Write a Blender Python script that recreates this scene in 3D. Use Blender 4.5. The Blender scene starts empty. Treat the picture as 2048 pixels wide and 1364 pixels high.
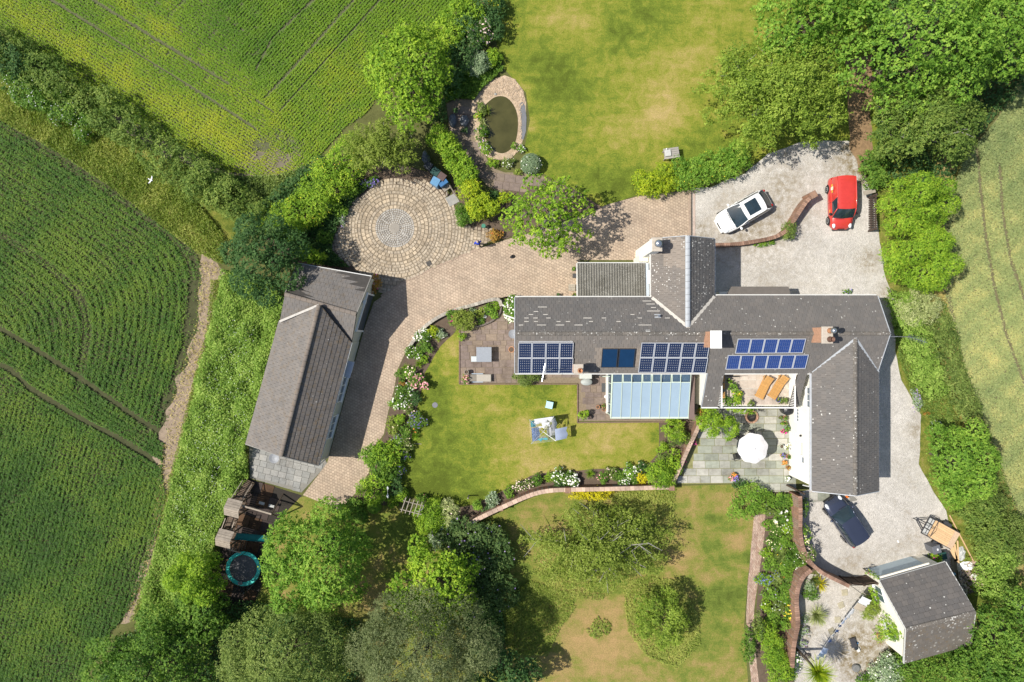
import bpy, bmesh, math, random
import numpy as np
from mathutils import Vector, Matrix, noise as mnoise

# ------------------------------------------------------------------ camera, sky, sun, exposure
H = 52.0                 # height of the drone above the ground
F = 1365.33              # focal length in pixels of the 2048 px wide photograph
SUN_EL, SUN_AZ = 54.0, 181.0   # azimuth of the sun, counted from +X anticlockwise (it stands in the west)
sc = bpy.context.scene
cd = bpy.data.cameras.new('camera'); cam = bpy.data.objects.new('camera', cd)
sc.collection.objects.link(cam); sc.camera = cam
cam.location = (0, 0, H); cam.rotation_euler = (0, 0, 0)
cd.sensor_width = 36; cd.lens = 36 * F / 2048; cd.clip_end = 3000
w = bpy.data.worlds.new('World'); sc.world = w; w.use_nodes = True
nt = w.node_tree; bg = nt.nodes['Background']
sky = nt.nodes.new('ShaderNodeTexSky'); sky.sky_type = 'NISHITA'; sky.sun_disc = False
sky.sun_elevation = math.radians(SUN_EL); sky.sun_rotation = math.radians(90 - SUN_AZ)
sky.dust_density = 1.5
nt.links.new(sky.outputs[0], bg.inputs[0]); bg.inputs[1].default_value = 0.10
sl = bpy.data.lights.new('sun', 'SUN'); sl.energy = 4.8; sl.angle = math.radians(0.53); sl.color = (1, .95, .86)
sun = bpy.data.objects.new('sun', sl); sc.collection.objects.link(sun)
_e, _a = math.radians(SUN_EL), math.radians(SUN_AZ)
_d = Vector((math.cos(_a) * math.cos(_e), math.sin(_a) * math.cos(_e), math.sin(_e)))
sun.rotation_euler = _d.to_track_quat('Z', 'Y').to_euler(); sun.location = _d * 80
vs = sc.view_settings; vs.view_transform = 'Standard'; vs.look = 'None'; vs.gamma = 1; vs.exposure = 0.36
sc.cycles.max_bounces = 6; sc.cycles.transparent_max_bounces = 6

# ------------------------------------------------------------------ helpers
C = sc.collection
R = math.radians
rng = np.random.default_rng(11); random.seed(11)
WM = {}

def P(px, py, z=0.0):
    """the point at height z that the photograph shows at pixel (px, py)"""
    k = (H - z) / F
    return Vector(((px - 1024) * k, (682 - py) * k, z))
def pix(v):
    k = F / (H - v[2]); return 1024 + v[0] * k, 682 - v[1] * k
class Pl:
    """a plane through three points; hit() is the point of it seen at a pixel"""
    def __init__(s, a, b, c):
        s.p = Vector(a); s.n = (Vector(b) - s.p).cross(Vector(c) - s.p).normalized()
        if s.n.z < 0: s.n = -s.n
    def hit(s, px, py, off=0.0):
        o = Vector((0, 0, H)); d = P(px, py, 0) - o
        return o + d * (((s.p + s.n * off - o).dot(s.n)) / d.dot(s.n))
    def z(s, x, y): return s.p.z - (s.n.x * (x - s.p.x) + s.n.y * (y - s.p.y)) / s.n.z

def lin(c):
    return tuple(((v / 255) / 12.92 if v <= 10 else ((v / 255 + .055) / 1.055) ** 2.4) for v in c)
# ---------------------------------------------------------------- materials
class N:
    def __init__(s, name):
        s.m = bpy.data.materials.new(name); s.m.use_nodes = True
        s.t = s.m.node_tree; s.b = s.t.nodes['Principled BSDF']; s.tc = None
    def new(s, t, **k):
        n = s.t.nodes.new('ShaderNode' + t)
        for a, v in k.items(): setattr(n, a, v)
        return n
    def L(s, a, b): s.t.links.new(a, b)
    def co(s, scale=None, rot=0):
        if s.tc is None: s.tc = s.new('TexCoord').outputs['Object']
        if scale is None: return s.tc
        mp = s.new('Mapping'); mp.inputs['Scale'].default_value = scale; mp.inputs['Rotation'].default_value = (0, 0, rot)
        s.L(s.tc, mp.inputs[0]); return mp.outputs[0]
    def noise(s, scale, detail=4, rough=.6, co=None, dist=0):
        n = s.new('TexNoise'); n.inputs['Scale'].default_value = scale; n.inputs['Detail'].default_value = detail
        n.inputs['Roughness'].default_value = rough; n.inputs['Distortion'].default_value = dist
        s.L(co if co is not None else s.co(), n.inputs[0]); return n.outputs[0]
    def vor(s, scale, feat='F1', out='Distance', rnd=1, co=None):
        n = s.new('TexVoronoi', feature=feat); n.inputs['Scale'].default_value = scale; n.inputs['Randomness'].default_value = rnd
        s.L(co if co is not None else s.co(), n.inputs[0]); return n.outputs[out]
    def ramp(s, fac, stops, interp='LINEAR'):
        r = s.new('ValToRGB'); e = r.color_ramp.elements; r.color_ramp.interpolation = interp
        while len(e) < len(stops): e.new(.5)
        for q, (p, c) in zip(e, stops):
            q.position = p; q.color = (*(c if hasattr(c, '__len__') else (c, c, c)), 1)[:4]
        s.L(fac, r.inputs[0]); return r.outputs[0]
    def mix(s, fac, a, b, mode='MIX'):
        n = s.new('Mix', data_type='RGBA', blend_type=mode)
        for i, v in ((0, fac), (6, a), (7, b)):
            if hasattr(v, 'links'): s.L(v, n.inputs[i])
            elif i == 0: n.inputs[0].default_value = v
            else: n.inputs[i].default_value = (*v[:3], 1)
        return n.outputs[2]
    def math(s, op, a, b=0.0, clamp=False):
        n = s.new('Math', operation=op, use_clamp=clamp)
        for i, v in ((0, a), (1, b)):
            if hasattr(v, 'links'): s.L(v, n.inputs[i])
            else: n.inputs[i].default_value = v
        return n.outputs[0]
    def attr(s, name, out='Fac'):
        n = s.new('Attribute'); n.attribute_name = name; return n.outputs[out]
    def orand(s): return s.new('ObjectInfo').outputs['Random']
    def bump(s, h, strength=.4, dist=.03):
        n = s.new('Bump'); n.inputs['Strength'].default_value = strength; n.inputs['Distance'].default_value = dist
        s.L(h, n.inputs['Height']); s.L(n.outputs[0], s.b.inputs['Normal'])
    def col(s, c):
        if hasattr(c, 'links'): s.L(c, s.b.inputs['Base Color'])
        else: s.b.inputs['Base Color'].default_value = (*c[:3], 1)
    def pr(s, rough=.85, spec=.3, metal=0.0):
        s.b.inputs['Roughness'].default_value = rough; s.b.inputs['Specular IOR Level'].default_value = spec
        s.b.inputs['Metallic'].default_value = metal
MATS = {}
def sh(c, k): return tuple(min(1, v * k) for v in c)
def plain(name, c, var=.18, scale=6, rough=.7, spec=.3, metal=0.0, bump=.15, obj=0.0):
    """a colour with wear: two scales of noise, a little relief, and a shade of its own for each object"""
    if name in MATS: return MATS[name]
    n = N(name); n.pr(rough, spec, metal)
    f = n.math('ADD', n.math('MULTIPLY', n.noise(scale, 5), .7), n.math('MULTIPLY', n.noise(scale * 7, 3), .3))
    c1 = n.ramp(f, [(.3, sh(c, 1 - var)), (.7, sh(c, 1 + var))])
    if obj: c1 = n.mix(1, c1, n.ramp(n.orand(), [(0, 1 - obj), (1, 1 + obj * .6)]), 'MULTIPLY')
    n.col(c1)
    if bump: n.bump(n.noise(scale * 5, 4), bump, .01)
    MATS[name] = n.m; return n.m
def leafmat(name, c0, c1, c2, trans=.33, rough=.6, k=1.65):
    """foliage: the tint attribute picks the leaf's colour between three tones; some light passes through"""
    if name in MATS: return MATS[name]
    c0, c1, c2 = [sh((q[0] * 1.02, q[1] * 1.04, q[2] * .88), k) for q in (c0, c1, c2)]; n = N(name); n.pr(rough, .2)
    t = n.math('ADD', n.attr('tint'), n.math('MULTIPLY', n.math('SUBTRACT', n.noise(.9, 3), .5), .55))
    col = n.ramp(t, [(0.05, c0), (.5, c1), (.95, c2)]); n.col(col)
    tr = n.new('BsdfTranslucent'); n.L(n.mix(1, col, (1.1, 1.25, .55), 'MULTIPLY'), tr.inputs[0])
    mx = n.new('MixShader'); mx.inputs[0].default_value = trans
    n.L(n.b.outputs[0], mx.inputs[1]); n.L(tr.outputs[0], mx.inputs[2])
    n.L(mx.outputs[0], n.t.nodes['Material Output'].inputs[0])
    MATS[name] = n.m; return n.m

# ---------------------------------------------------------------- objects
def wm(o): return WM.get(o.name, Matrix.Identity(4)) if o is not None else Matrix.Identity(4)
def props(o, label=None, cat=None, group=None, kind=None):
    for k, v in (('label', label), ('category', cat), ('group', group), ('kind', kind)):
        if v: o[k] = v
    return o
def thing(name, label, cat, loc=(0, 0, 0), rz=0.0, group=None):
    o = bpy.data.objects.new(name, None); C.objects.link(o); o.empty_display_size = .2
    o.location = loc; o.rotation_euler = (0, 0, rz)
    WM[o.name] = Matrix.Translation(Vector(loc)) @ Matrix.Rotation(rz, 4, 'Z')
    return props(o, label, cat, group)
class MB:
    def __init__(s): s.v = []; s.f = []; s.t = []
    def add(s, vs, fs, tone=0.0):
        b = len(s.v); s.v += [tuple(q) for q in vs]; s.f += [tuple(i + b for i in f) for f in fs]; s.t += [tone] * len(fs); return s
    def box(s, c, d, rz=0.0, rx=0.0, ry=0.0, taper=1.0):
        m = Matrix.Translation(Vector(c)) @ Matrix.Rotation(rz, 4, 'Z') @ Matrix.Rotation(ry, 4, 'Y') @ Matrix.Rotation(rx, 4, 'X')
        a, b, h = d[0] / 2, d[1] / 2, d[2] / 2
        vs = [m @ Vector((x * (taper if z > 0 else 1), y * (taper if z > 0 else 1), z)) for z in (-h, h) for x, y in ((-a, -b), (a, -b), (a, b), (-a, b))]
        return s.add(vs, [(3, 2, 1, 0), (4, 5, 6, 7), (0, 1, 5, 4), (1, 2, 6, 5), (2, 3, 7, 6), (3, 0, 4, 7)])
    def bbox(s, c, d, b=.02, rz=0.0):
        """a box with its top edges bevelled"""
        m = Matrix.Translation(Vector(c)) @ Matrix.Rotation(rz, 4, 'Z'); x, y, h = d[0] / 2, d[1] / 2, d[2] / 2
        vs = [m @ Vector(q) for q in [(-x, -y, -h), (x, -y, -h), (x, y, -h), (-x, y, -h), (-x, -y, h - b), (x, -y, h - b), (x, y, h - b), (-x, y, h - b), (b - x, b - y, h), (x - b, b - y, h), (x - b, y - b, h), (b - x, y - b, h)]]
        return s.add(vs, [(3, 2, 1, 0), (0, 1, 5, 4), (1, 2, 6, 5), (2, 3, 7, 6), (3, 0, 4, 7), (4, 5, 9, 8), (5, 6, 10, 9), (6, 7, 11, 10), (7, 4, 8, 11), (8, 9, 10, 11)])
    def bar(s, a, b, w, h=None, up=(0, 0, 1)):
        a, b = Vector(a), Vector(b); d = (b - a).normalized(); u = Vector(up)
        if abs(d.dot(u)) > .97: u = Vector((1, 0, 0))
        x = d.cross(u).normalized(); y = x.cross(d); w /= 2; h = (h or w * 2) / 2
        vs = [q + x * i * w + y * j * h for q in (a, b) for i, j in ((-1, -1), (1, -1), (1, 1), (-1, 1))]
        return s.add(vs, [(3, 2, 1, 0), (4, 5, 6, 7), (0, 1, 5, 4), (1, 2, 6, 5), (2, 3, 7, 6), (3, 0, 4, 7)])
    def tube(s, pts, r, n=6, cap=True):
        pts = [Vector(p) for p in pts]; rs = r if hasattr(r, '__len__') else [r] * len(pts)
        vs = []
        for i, p in enumerate(pts):
            d = (pts[min(i + 1, len(pts) - 1)] - pts[max(i - 1, 0)]).normalized()
            u = Vector((0, 0, 1)) if abs(d.z) < .9 else Vector((1, 0, 0))
            x = d.cross(u).normalized(); y = x.cross(d)
            vs += [p + (x * math.cos(k * 2 * math.pi / n) + y * math.sin(k * 2 * math.pi / n)) * rs[i] for k in range(n)]
        fs = [(i * n + k, i * n + (k + 1) % n, (i + 1) * n + (k + 1) % n, (i + 1) * n + k) for i in range(len(pts) - 1) for k in range(n)]
        if cap: fs += [tuple(range(n))[::-1], tuple(range((len(pts) - 1) * n, len(pts) * n))]
        return s.add(vs, fs)
    def lathe(s, prof, c=(0, 0, 0), n=16, sx=1, sy=1, caps=True):
        """prof: (radius, height) pairs; closed where the radius is 0"""
        c = Vector(c); vs = []; fs = []
        for r, z in prof: vs += [c + Vector((r * sx * math.cos(k * 2 * math.pi / n), r * sy * math.sin(k * 2 * math.pi / n), z)) for k in range(n)]
        for i in range(len(prof) - 1): fs += [(i * n + k, i * n + (k + 1) % n, (i + 1) * n + (k + 1) % n, (i + 1) * n + k) for k in range(n)]
        if caps and prof[0][0] > 0: fs.append(tuple(range(n))[::-1])
        if caps and prof[-1][0] > 0: fs.append(tuple(range((len(prof) - 1) * n, len(prof) * n)))
        return s.add(vs, fs)
    def prism(s, poly, z0, z1):
        n = len(poly); vs = [(p[0], p[1], z0) for p in poly] + [(p[0], p[1], z1) for p in poly]
        return s.add(vs, [tuple(range(n))[::-1], tuple(range(n, 2 * n))] + [(i, (i + 1) % n, n + (i + 1) % n, n + i) for i in range(n)])
    def slab(s, corners, th):
        """a flat polygon in space given thickness th downwards along its normal"""
        c = [Vector(q) for q in corners]; n = (c[1] - c[0]).cross(c[2] - c[0]).normalized()
        if n.z < 0: n = -n
        k = len(c); vs = c + [q - n * th for q in c]
        return s.add(vs, [tuple(range(k)), tuple(range(k, 2 * k))[::-1]] + [(i, k + i, k + (i + 1) % k, (i + 1) % k) for i in range(k)])
    def blob(s, c, r, n=10, m=6, jit=.0):
        c = Vector(c); r = r if hasattr(r, '__len__') else (r, r, r); vs = []; fs = []
        for i in range(m + 1):
            th = math.pi * i / m
            for k in range(n):
                ph = 2 * math.pi * k / n; j = 1 + jit * (random.random() - .5) * 2 if 0 < i < m else 1
                vs.append(c + Vector((r[0] * math.sin(th) * math.cos(ph) * j, r[1] * math.sin(th) * math.sin(ph) * j, r[2] * math.cos(th) * j)))
        for i in range(m): fs += [(i * n + k, (i + 1) * n + k, (i + 1) * n + (k + 1) % n, i * n + (k + 1) % n) for k in range(n)]
        return s.add(vs, fs)
    def build(s, name, mat, parent=None, world=False, at=None, smooth=False, kind=None, **pp):
        vs = s.v
        if world and parent is not None:
            im = wm(parent).inverted(); vs = [im @ Vector(q) for q in vs]
        elif at is not None: vs = [Vector(q) - Vector(at) for q in vs]
        me = bpy.data.meshes.new(name); me.from_pydata([tuple(q) for q in vs], [], s.f)
        bm = bmesh.new(); bm.from_mesh(me)
        bmesh.ops.remove_doubles(bm, verts=bm.verts, dist=1e-5); bmesh.ops.recalc_face_normals(bm, faces=bm.faces)
        if any(s.t) and len(bm.faces) == len(s.t):
            pass
        bm.to_mesh(me); bm.free()
        return link(name, me, mat, parent, at, smooth, kind, **pp)
def link(name, me, mat, parent=None, at=None, smooth=False, kind=None, label=None, cat=None, group=None):
    o = bpy.data.objects.new(name, me); C.objects.link(o)
    if mat is not None and not me.materials: me.materials.append(mat)
    if smooth: me.shade_smooth()
    if parent is not None: o.parent = parent; WM[o.name] = wm(parent)
    if at is not None: o.location = at; WM[o.name] = Matrix.Translation(Vector(at))
    return props(o, label, cat, group, kind)
def copy_part(o, parent, name=None):
    c = o.copy(); C.objects.link(c); c.parent = parent; WM[c.name] = wm(parent); return c

# ---------------------------------------------------------------- flat surfaces
def refine(poly, step, amp, seed=0):
    """subdivide an outline and let it wander a little"""
    out = []
    for i, a in enumerate(poly):
        b = poly[(i + 1) % len(poly)]; a, b = Vector(a), Vector(b); n = max(1, int((b - a).length / step))
        for k in range(n):
            q = a.lerp(b, k / n)
            if amp: q = q + Vector((mnoise.noise(Vector((q.x * .9, q.y * .9, seed))), mnoise.noise(Vector((q.x * .9, q.y * .9, seed + 9))), 0)) * amp
            out.append(q)
    return out
def smooth_poly(pts, it=2, closed=True):
    """Chaikin corner cutting"""
    for _ in range(it):
        o = []
        n = len(pts)
        for i in range(n if closed else n - 1):
            a, b = Vector(pts[i]), Vector(pts[(i + 1) % n]); o += [a.lerp(b, .25), a.lerp(b, .75)]
        if not closed: o = [Vector(pts[0])] + o + [Vector(pts[-1])]
        pts = o
    return pts
def sheet(name, poly, z, mat, attr=None, grid=0.0, kind='structure', step=.5, amp=0.0, thick=0.0, px=True):
    """a sheet of ground with the outline poly (photo pixels), optionally cut into a grid whose vertices carry attributes"""
    pts = [P(a, b) for a, b in poly] if px else [Vector((*q[:2], 0)) for q in poly]
    pts = refine(pts, step, amp, len(name)) if amp else pts
    bm = bmesh.new(); vs = [bm.verts.new((p.x, p.y, z)) for p in pts]; f = bm.faces.new(vs)
    bmesh.ops.triangulate(bm, faces=[f])
    if grid:
        xs = [p.x for p in pts]; ys = [p.y for p in pts]
        for ax, lo, hi in ((0, min(xs), max(xs)), (1, min(ys), max(ys))):
            k = math.floor(lo / grid) + 1
            while k * grid < hi:
                co = Vector((0, 0, 0)); no = Vector((0, 0, 0)); co[ax] = k * grid; no[ax] = 1
                bmesh.ops.bisect_plane(bm, geom=bm.verts[:] + bm.edges[:] + bm.faces[:], plane_co=co, plane_no=no, dist=1e-5); k += 1
    for q in bm.faces:
        q.normal_update()
        if q.normal.z < 0: q.normal_flip()
    if thick:
        r = bmesh.ops.extrude_face_region(bm, geom=bm.faces[:])
        for q in r['geom']:
            if isinstance(q, bmesh.types.BMVert): q.co.z += thick
    me = bpy.data.meshes.new(name); bm.to_mesh(me); bm.free()
    if attr:
        for an, fn in attr.items():
            a = me.attributes.new(an, 'FLOAT', 'POINT')
            a.data.foreach_set('value', [fn(*pix(v.co), v.co) for v in me.vertices])
    return link(name, me, mat, kind=kind)
def inside(poly, x, y):
    """vectorised point in polygon (pixel coordinates)"""
    x = np.asarray(x); y = np.asarray(y); r = np.zeros(x.shape, bool); n = len(poly); j = n - 1
    for i in range(n):
        xi, yi = poly[i][:2]; xj, yj = poly[j][:2]
        if yi != yj: r ^= ((yi > y) != (yj > y)) & (x < (xj - xi) * (y - yi) / (yj - yi) + xi)
        j = i
    return r
def blobs(lst):
    def f(px, py):
        t = 0.0
        for x, y, r, a in lst: t += a * math.exp(-((px - x) ** 2 + (py - y) ** 2) / (r * r))
        return t
    return f
# ------------------------------------------------------------------ foliage
def unit(a): return a / np.maximum(np.linalg.norm(a, axis=1, keepdims=True), 1e-9)
def fast_mesh(name, V, quads, tint=None, sides=4):
    me = bpy.data.meshes.new(name); nf = len(quads)
    me.vertices.add(len(V)); me.vertices.foreach_set('co', np.ascontiguousarray(V, dtype=np.float32).ravel())
    me.loops.add(nf * sides); me.loops.foreach_set('vertex_index', np.ascontiguousarray(quads, dtype=np.int32).ravel())
    me.polygons.add(nf); me.polygons.foreach_set('loop_start', np.arange(0, nf * sides, sides, dtype=np.int32))
    try: me.polygons.foreach_set('loop_total', np.full(nf, sides, dtype=np.int32))
    except Exception: pass
    me.update(calc_edges=True)
    if tint is not None:
        a = me.attributes.new('tint', 'FLOAT', 'FACE'); a.data.foreach_set('value', np.ascontiguousarray(tint, dtype=np.float32))
    return me
def leaf_mesh(name, Cn, Nn, L, W, tint, tdir=None, bend=.25):
    n = len(Cn); Nn = unit(Nn)
    t = rng.normal(size=(n, 3)) if tdir is None else tdir + rng.normal(size=(n, 3)) * .35
    t = unit(t - Nn * (t * Nn).sum(1, keepdims=True)); s = np.cross(Nn, t)
    L = np.broadcast_to(L, n).reshape(n, 1) * rng.uniform(.7, 1.3, (n, 1)); W = np.broadcast_to(W, n).reshape(n, 1) * rng.uniform(.75, 1.25, (n, 1))
    V = np.stack([Cn - t * L * .42 - s * W / 2, Cn - t * L * .42 + s * W / 2, Cn + t * L * .58 - Nn * W * bend], 1).reshape(-1, 3)
    return fast_mesh(name, V, np.arange(n * 3).reshape(n, 3), tint, 3)
def lobe_points(lobes, n, up=.6, deep=.3, jit=.55, low=-.35, spr=5, sl=.34):
    """leaf places: short sprigs growing out of the shells of a set of ellipsoids (cx,cy,cz,rx,ry,rz); sprigs sunk inside another lobe are dropped"""
    lb = np.asarray(lobes, float); area = lb[:, 3] * lb[:, 4] + .5 * lb[:, 5] * (lb[:, 3] + lb[:, 4]); area[0] *= .4 if 4 < len(lb) else 1; n = max(8, n // spr)
    k = rng.choice(len(lb), n, p=area / area.sum()); d = unit(rng.normal(size=(n, 3)))
    d[:, 2] = np.where(d[:, 2] < low, -d[:, 2], d[:, 2])
    rad = 1 - deep * rng.random((n, 1)) ** 1.6
    p = lb[k, :3] + d * lb[k, 3:6] * rad
    keep = p[:, 2] > .03
    if len(lb) < 160:
        dep = np.zeros(n)
        for i in range(len(lb)):
            q = ((p - lb[i, :3]) / lb[i, 3:6]); r2 = (q * q).sum(1); dep = np.maximum(dep, np.where(k == i, 0, 1 - r2))
        keep &= (dep < .45)
    nn = d / lb[k, 3:6] * lb[k, 3:6].mean(1, keepdims=True) + np.array([0, 0, up])
    lt = rng.normal(size=len(lb))[k] * .08 + rng.normal(size=n) * .13
    p, nn, lt, k = p[keep], nn[keep], lt[keep], k[keep]; n = len(p)
    if spr > 1:
        R0 = lb[k, 3:6].min(1, keepdims=True); v = unit(unit(nn) * .55 + rng.normal(size=(n, 3)) * .65) * np.minimum(sl, R0 * .9) * rng.uniform(.4, 1.35, (n, 1))
        f = (np.arange(spr) / spr)[None, :, None]
        p = (p[:, None] + v[:, None] * f + rng.normal(size=(n, spr, 3)) * np.minimum(sl, R0)[:, None] * .14).reshape(-1, 3)
        lt = (lt[:, None] + (f[..., 0] - .4) * .22).reshape(-1); nn = np.repeat(nn, spr, 0); n = len(p); p[:, 2] = np.maximum(p[:, 2], .02)
    nn = nn + rng.normal(size=(n, 3)) * jit
    return p, nn, np.clip(.5 + lt + rng.normal(size=n) * .10, 0, 1)
def crown_lobes(rx, ry, rz, n, lr=(.22, .38), flat=.0, seed=0, inner=.25, spray=0.0):
    """lobes of a crown centred on the origin"""
    g = np.random.default_rng(seed); out = [(0, 0, -.1 * rz, .8 * rx, .8 * ry, .7 * rz)]
    for i in range(n):
        th = i * 2.39996 + g.normal() * .25; u = (i + .5) / n
        z = 1 - 1.35 * u; r = math.sqrt(max(0, 1 - z * z)) if z > 0 else 1.0
        q = g.uniform(.62, .92) if g.random() > inner else g.uniform(.2, .55)
        a = g.uniform(*lr); x, y = math.cos(th) * r * q * rx, math.sin(th) * r * q * ry
        out.append((x, y, z * rz * (1 - flat) * q, a * rx, a * ry, a * rz * 1.05))
        if spray:                    # a long arm of foliage going out from the trunk: a chain of small lobes
            m = 5
            for j in range(m):
                f = (j + 1) / m; wob = g.normal() * .05
                out.append((math.cos(th + wob) * rx * f * r * 1.0, math.sin(th + wob) * ry * f * r * 1.0, z * rz * .8 - f * f * rz * spray * .35 + g.normal() * .1 * rz,
                            rx * .16 * (1.25 - f * .6), ry * .16 * (1.25 - f * .6), rz * .16))
    return out
LEAVES = {}
def foliage_colors():
    L = leafmat
    #               dark                  mid                   light
    L('leaf_lime', (.050, .110, .010), (.130, .215, .020), (.260, .330, .035))
    L('leaf_fresh', (.045, .105, .014), (.105, .190, .026), (.210, .290, .050))
    L('leaf_yellow', (.075, .125, .010), (.180, .240, .016), (.340, .350, .024))
    L('leaf_gold', (.170, .170, .008), (.400, .350, .015), (.560, .480, .030))
    L('leaf_mid', (.028, .070, .012), (.070, .135, .020), (.150, .220, .040))
    L('leaf_dark', (.016, .044, .016), (.040, .086, .028), (.085, .140, .048))
    L('leaf_hedge', (.040, .078, .016), (.092, .138, .030), (.180, .220, .055)); L('leaf_cherry', (.056, .095, .014), (.130, .185, .026), (.240, .290, .058)); L('leaf_bank', (.060, .110, .018), (.140, .215, .040), (.270, .330, .095))
    L('leaf_olive', (.042, .070, .018), (.100, .140, .036), (.190, .225, .070))
    L('leaf_grey', (.040, .056, .022), (.092, .112, .050), (.175, .190, .105))
    L('leaf_sage', (.080, .120, .080), (.170, .220, .150), (.300, .340, .250))
    L('leaf_apple', (.055, .085, .012), (.130, .170, .028), (.230, .260, .070))
    L('leaf_rhodo', (.020, .045, .014), (.048, .085, .026), (.110, .150, .055))
    L('leaf_rust', (.120, .060, .015), (.220, .120, .030), (.300, .200, .050))
    L('leaf_pale', (.120, .150, .060), (.250, .270, .130), (.400, .400, .260))
    L('grass_long', (.065, .105, .016), (.140, .178, .034), (.260, .265, .080))
    L('grass_dry', (.180, .150, .050), (.330, .270, .110), (.460, .400, .210))
    L('crop_dark', (.022, .054, .012), (.048, .102, .018), (.115, .165, .026), .35)
    L('crop_bright', (.055, .120, .012), (.112, .185, .016), (.255, .270, .022), .33)
    L('crop_wheat', (.120, .155, .072), (.205, .225, .105), (.370, .320, .150), .3)
foliage_colors()
BARK = plain('bark', (.12, .095, .07), .3, 4, .9)
GREYBARK = plain('bark_grey', (.25, .24, .21), .3, 4, .9)
TWIG = plain('twig', (.10, .085, .05), .3, 6, .9)
def flower_mesh(name, pts, size, nseg=6):
    """little domed flower heads"""
    n = len(pts); a = np.linspace(0, 2 * math.pi, nseg, endpoint=False)
    ring = np.stack([np.cos(a), np.sin(a), np.zeros(nseg)], 1); sz = (size * rng.uniform(.6, 1.3, n))[:, None, None]
    til = rng.normal(size=(n, 1, 2)) * .3
    rg = ring[None] * sz; rg = np.concatenate([rg[:, :, :2], (rg[:, :, :2] * til).sum(2, keepdims=True)], 2)
    V = np.concatenate([pts[:, None, :] + np.array([0, 0, 1.]) * sz * .35, pts[:, None, :] + rg], 1).reshape(-1, 3)
    base = (np.arange(n) * (nseg + 1))[:, None, None]
    k = np.arange(nseg); tri = np.stack([np.zeros(nseg, int), 1 + k, 1 + (k + 1) % nseg], 1)[None] + base
    return fast_mesh(name, V, tri.reshape(-1, 3), np.repeat(rng.random(n), nseg), 3)
FL = {}
def flowermat(c):
    key = {'white': (.80, .78, .70), 'pink': (.75, .33, .36), 'blush': (.78, .60, .52), 'purple': (.22, .16, .50), 'lilac': (.40, .30, .55), 'magenta': (.62, .05, .25), 'orange': (.75, .25, .06),
           'yellow': (.75, .58, .05), 'cream': (.78, .70, .42), 'red': (.60, .05, .05), 'blue': (.20, .22, .55), 'palewhite': (.62, .66, .58)}[c]
    nm = 'petal_' + c
    if nm in MATS: return MATS[nm]
    n = N(nm); n.pr(.6, .2); n.col(n.ramp(n.attr('tint'), [(0, sh(key, .7)), (1, sh(key, 1.2))])); MATS[nm] = n.m; return n.m
def dens(rx, ry, L, W, cover):
    return int(max(40, cover * math.pi * rx * ry * 1.5 / (L * W / 2)))

def tree(label, px, py, z, r, rz=None, leaf='leaf_fresh', n=26, L=.26, W=.17, cover=3.2, ry=None, seed=1, spray=0.0, lr=(.22, .38), name='tree', cat='tree', group=None,
         bark=None, limbs=9, blossom=None, jit=.55, limb_top=.75, deep=.22, inner=.25):
    """a tree whose crown centre is seen at pixel (px,py) at height z; r in metres"""
    rx = r; ry = ry or r; rz = rz or r * .85
    c = P(px, py, z); base = Vector((c.x, c.y, 0))
    t = thing(name, label, cat, base, 0, group)
    lb = crown_lobes(rx, ry, rz, n, lr, 0, seed, inner, spray)
    lb = [(a, b, max(q + z, .5), x, y, zz) for a, b, q, x, y, zz in lb]
    L, W = L * .74, W * .74; cnt = dens(rx, ry, L, W, cover)
    p, nn, ti = lobe_points(lb, int(cnt * 1.25), deep=deep, jit=jit, sl=max(.22, r * .085))
    link('crown', leaf_mesh('crown', p, nn, L, W, ti), MATS[leaf], t)
    m = MB(); g = random.Random(seed); rt = max(.07, min(.17, r * .045))
    m.tube([(0, 0, -.1), (g.uniform(-.1, .1), g.uniform(-.1, .1), z * .35), (g.uniform(-.2, .2), g.uniform(-.2, .2), z * .7), (0, 0, z + rz * .4)], [rt * 1.3, rt, rt * .8, rt * .3], 8)
    for k in range(limbs):
        q = lb[int(k * len(lb) / limbs)]; a = Vector((q[0], q[1], q[2])) * 1.0
        s0 = Vector((0, 0, z * (.35 + .35 * g.random()))); e = s0.lerp(a, 1.0); mid = s0.lerp(e, .5) + Vector((g.uniform(-.2, .2), g.uniform(-.2, .2), .25 * r * .3))
        m.tube([s0, mid, e + Vector((0, 0, q[5] * limb_top))], [rt * .55, rt * .35, rt * .12], 5)
        for _ in range(3):
            b0 = mid.lerp(e, g.random()); b1 = b0 + Vector((g.uniform(-1, 1), g.uniform(-1, 1), g.uniform(.1, .7))) * r * .28
            m.tube([b0, b0.lerp(b1, .5) + Vector((0, 0, .08)), b1], [rt * .22, rt * .16, rt * .06], 4)
    m.build('trunk', bark or BARK, t)
    if blossom: add_blossom(t, lb, *blossom)
    return t
def add_blossom(t, lb, colour, count, size):
    p, nn, ti = lobe_points(lb, count * 4, deep=.03, jit=.1, low=.25, spr=1)
    p = p[:count]; p = p + unit(nn[:count]) * size * .4
    link('blossom', flower_mesh('blossom', p, size * .8), flowermat(colour), t, kind='stuff')
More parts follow.
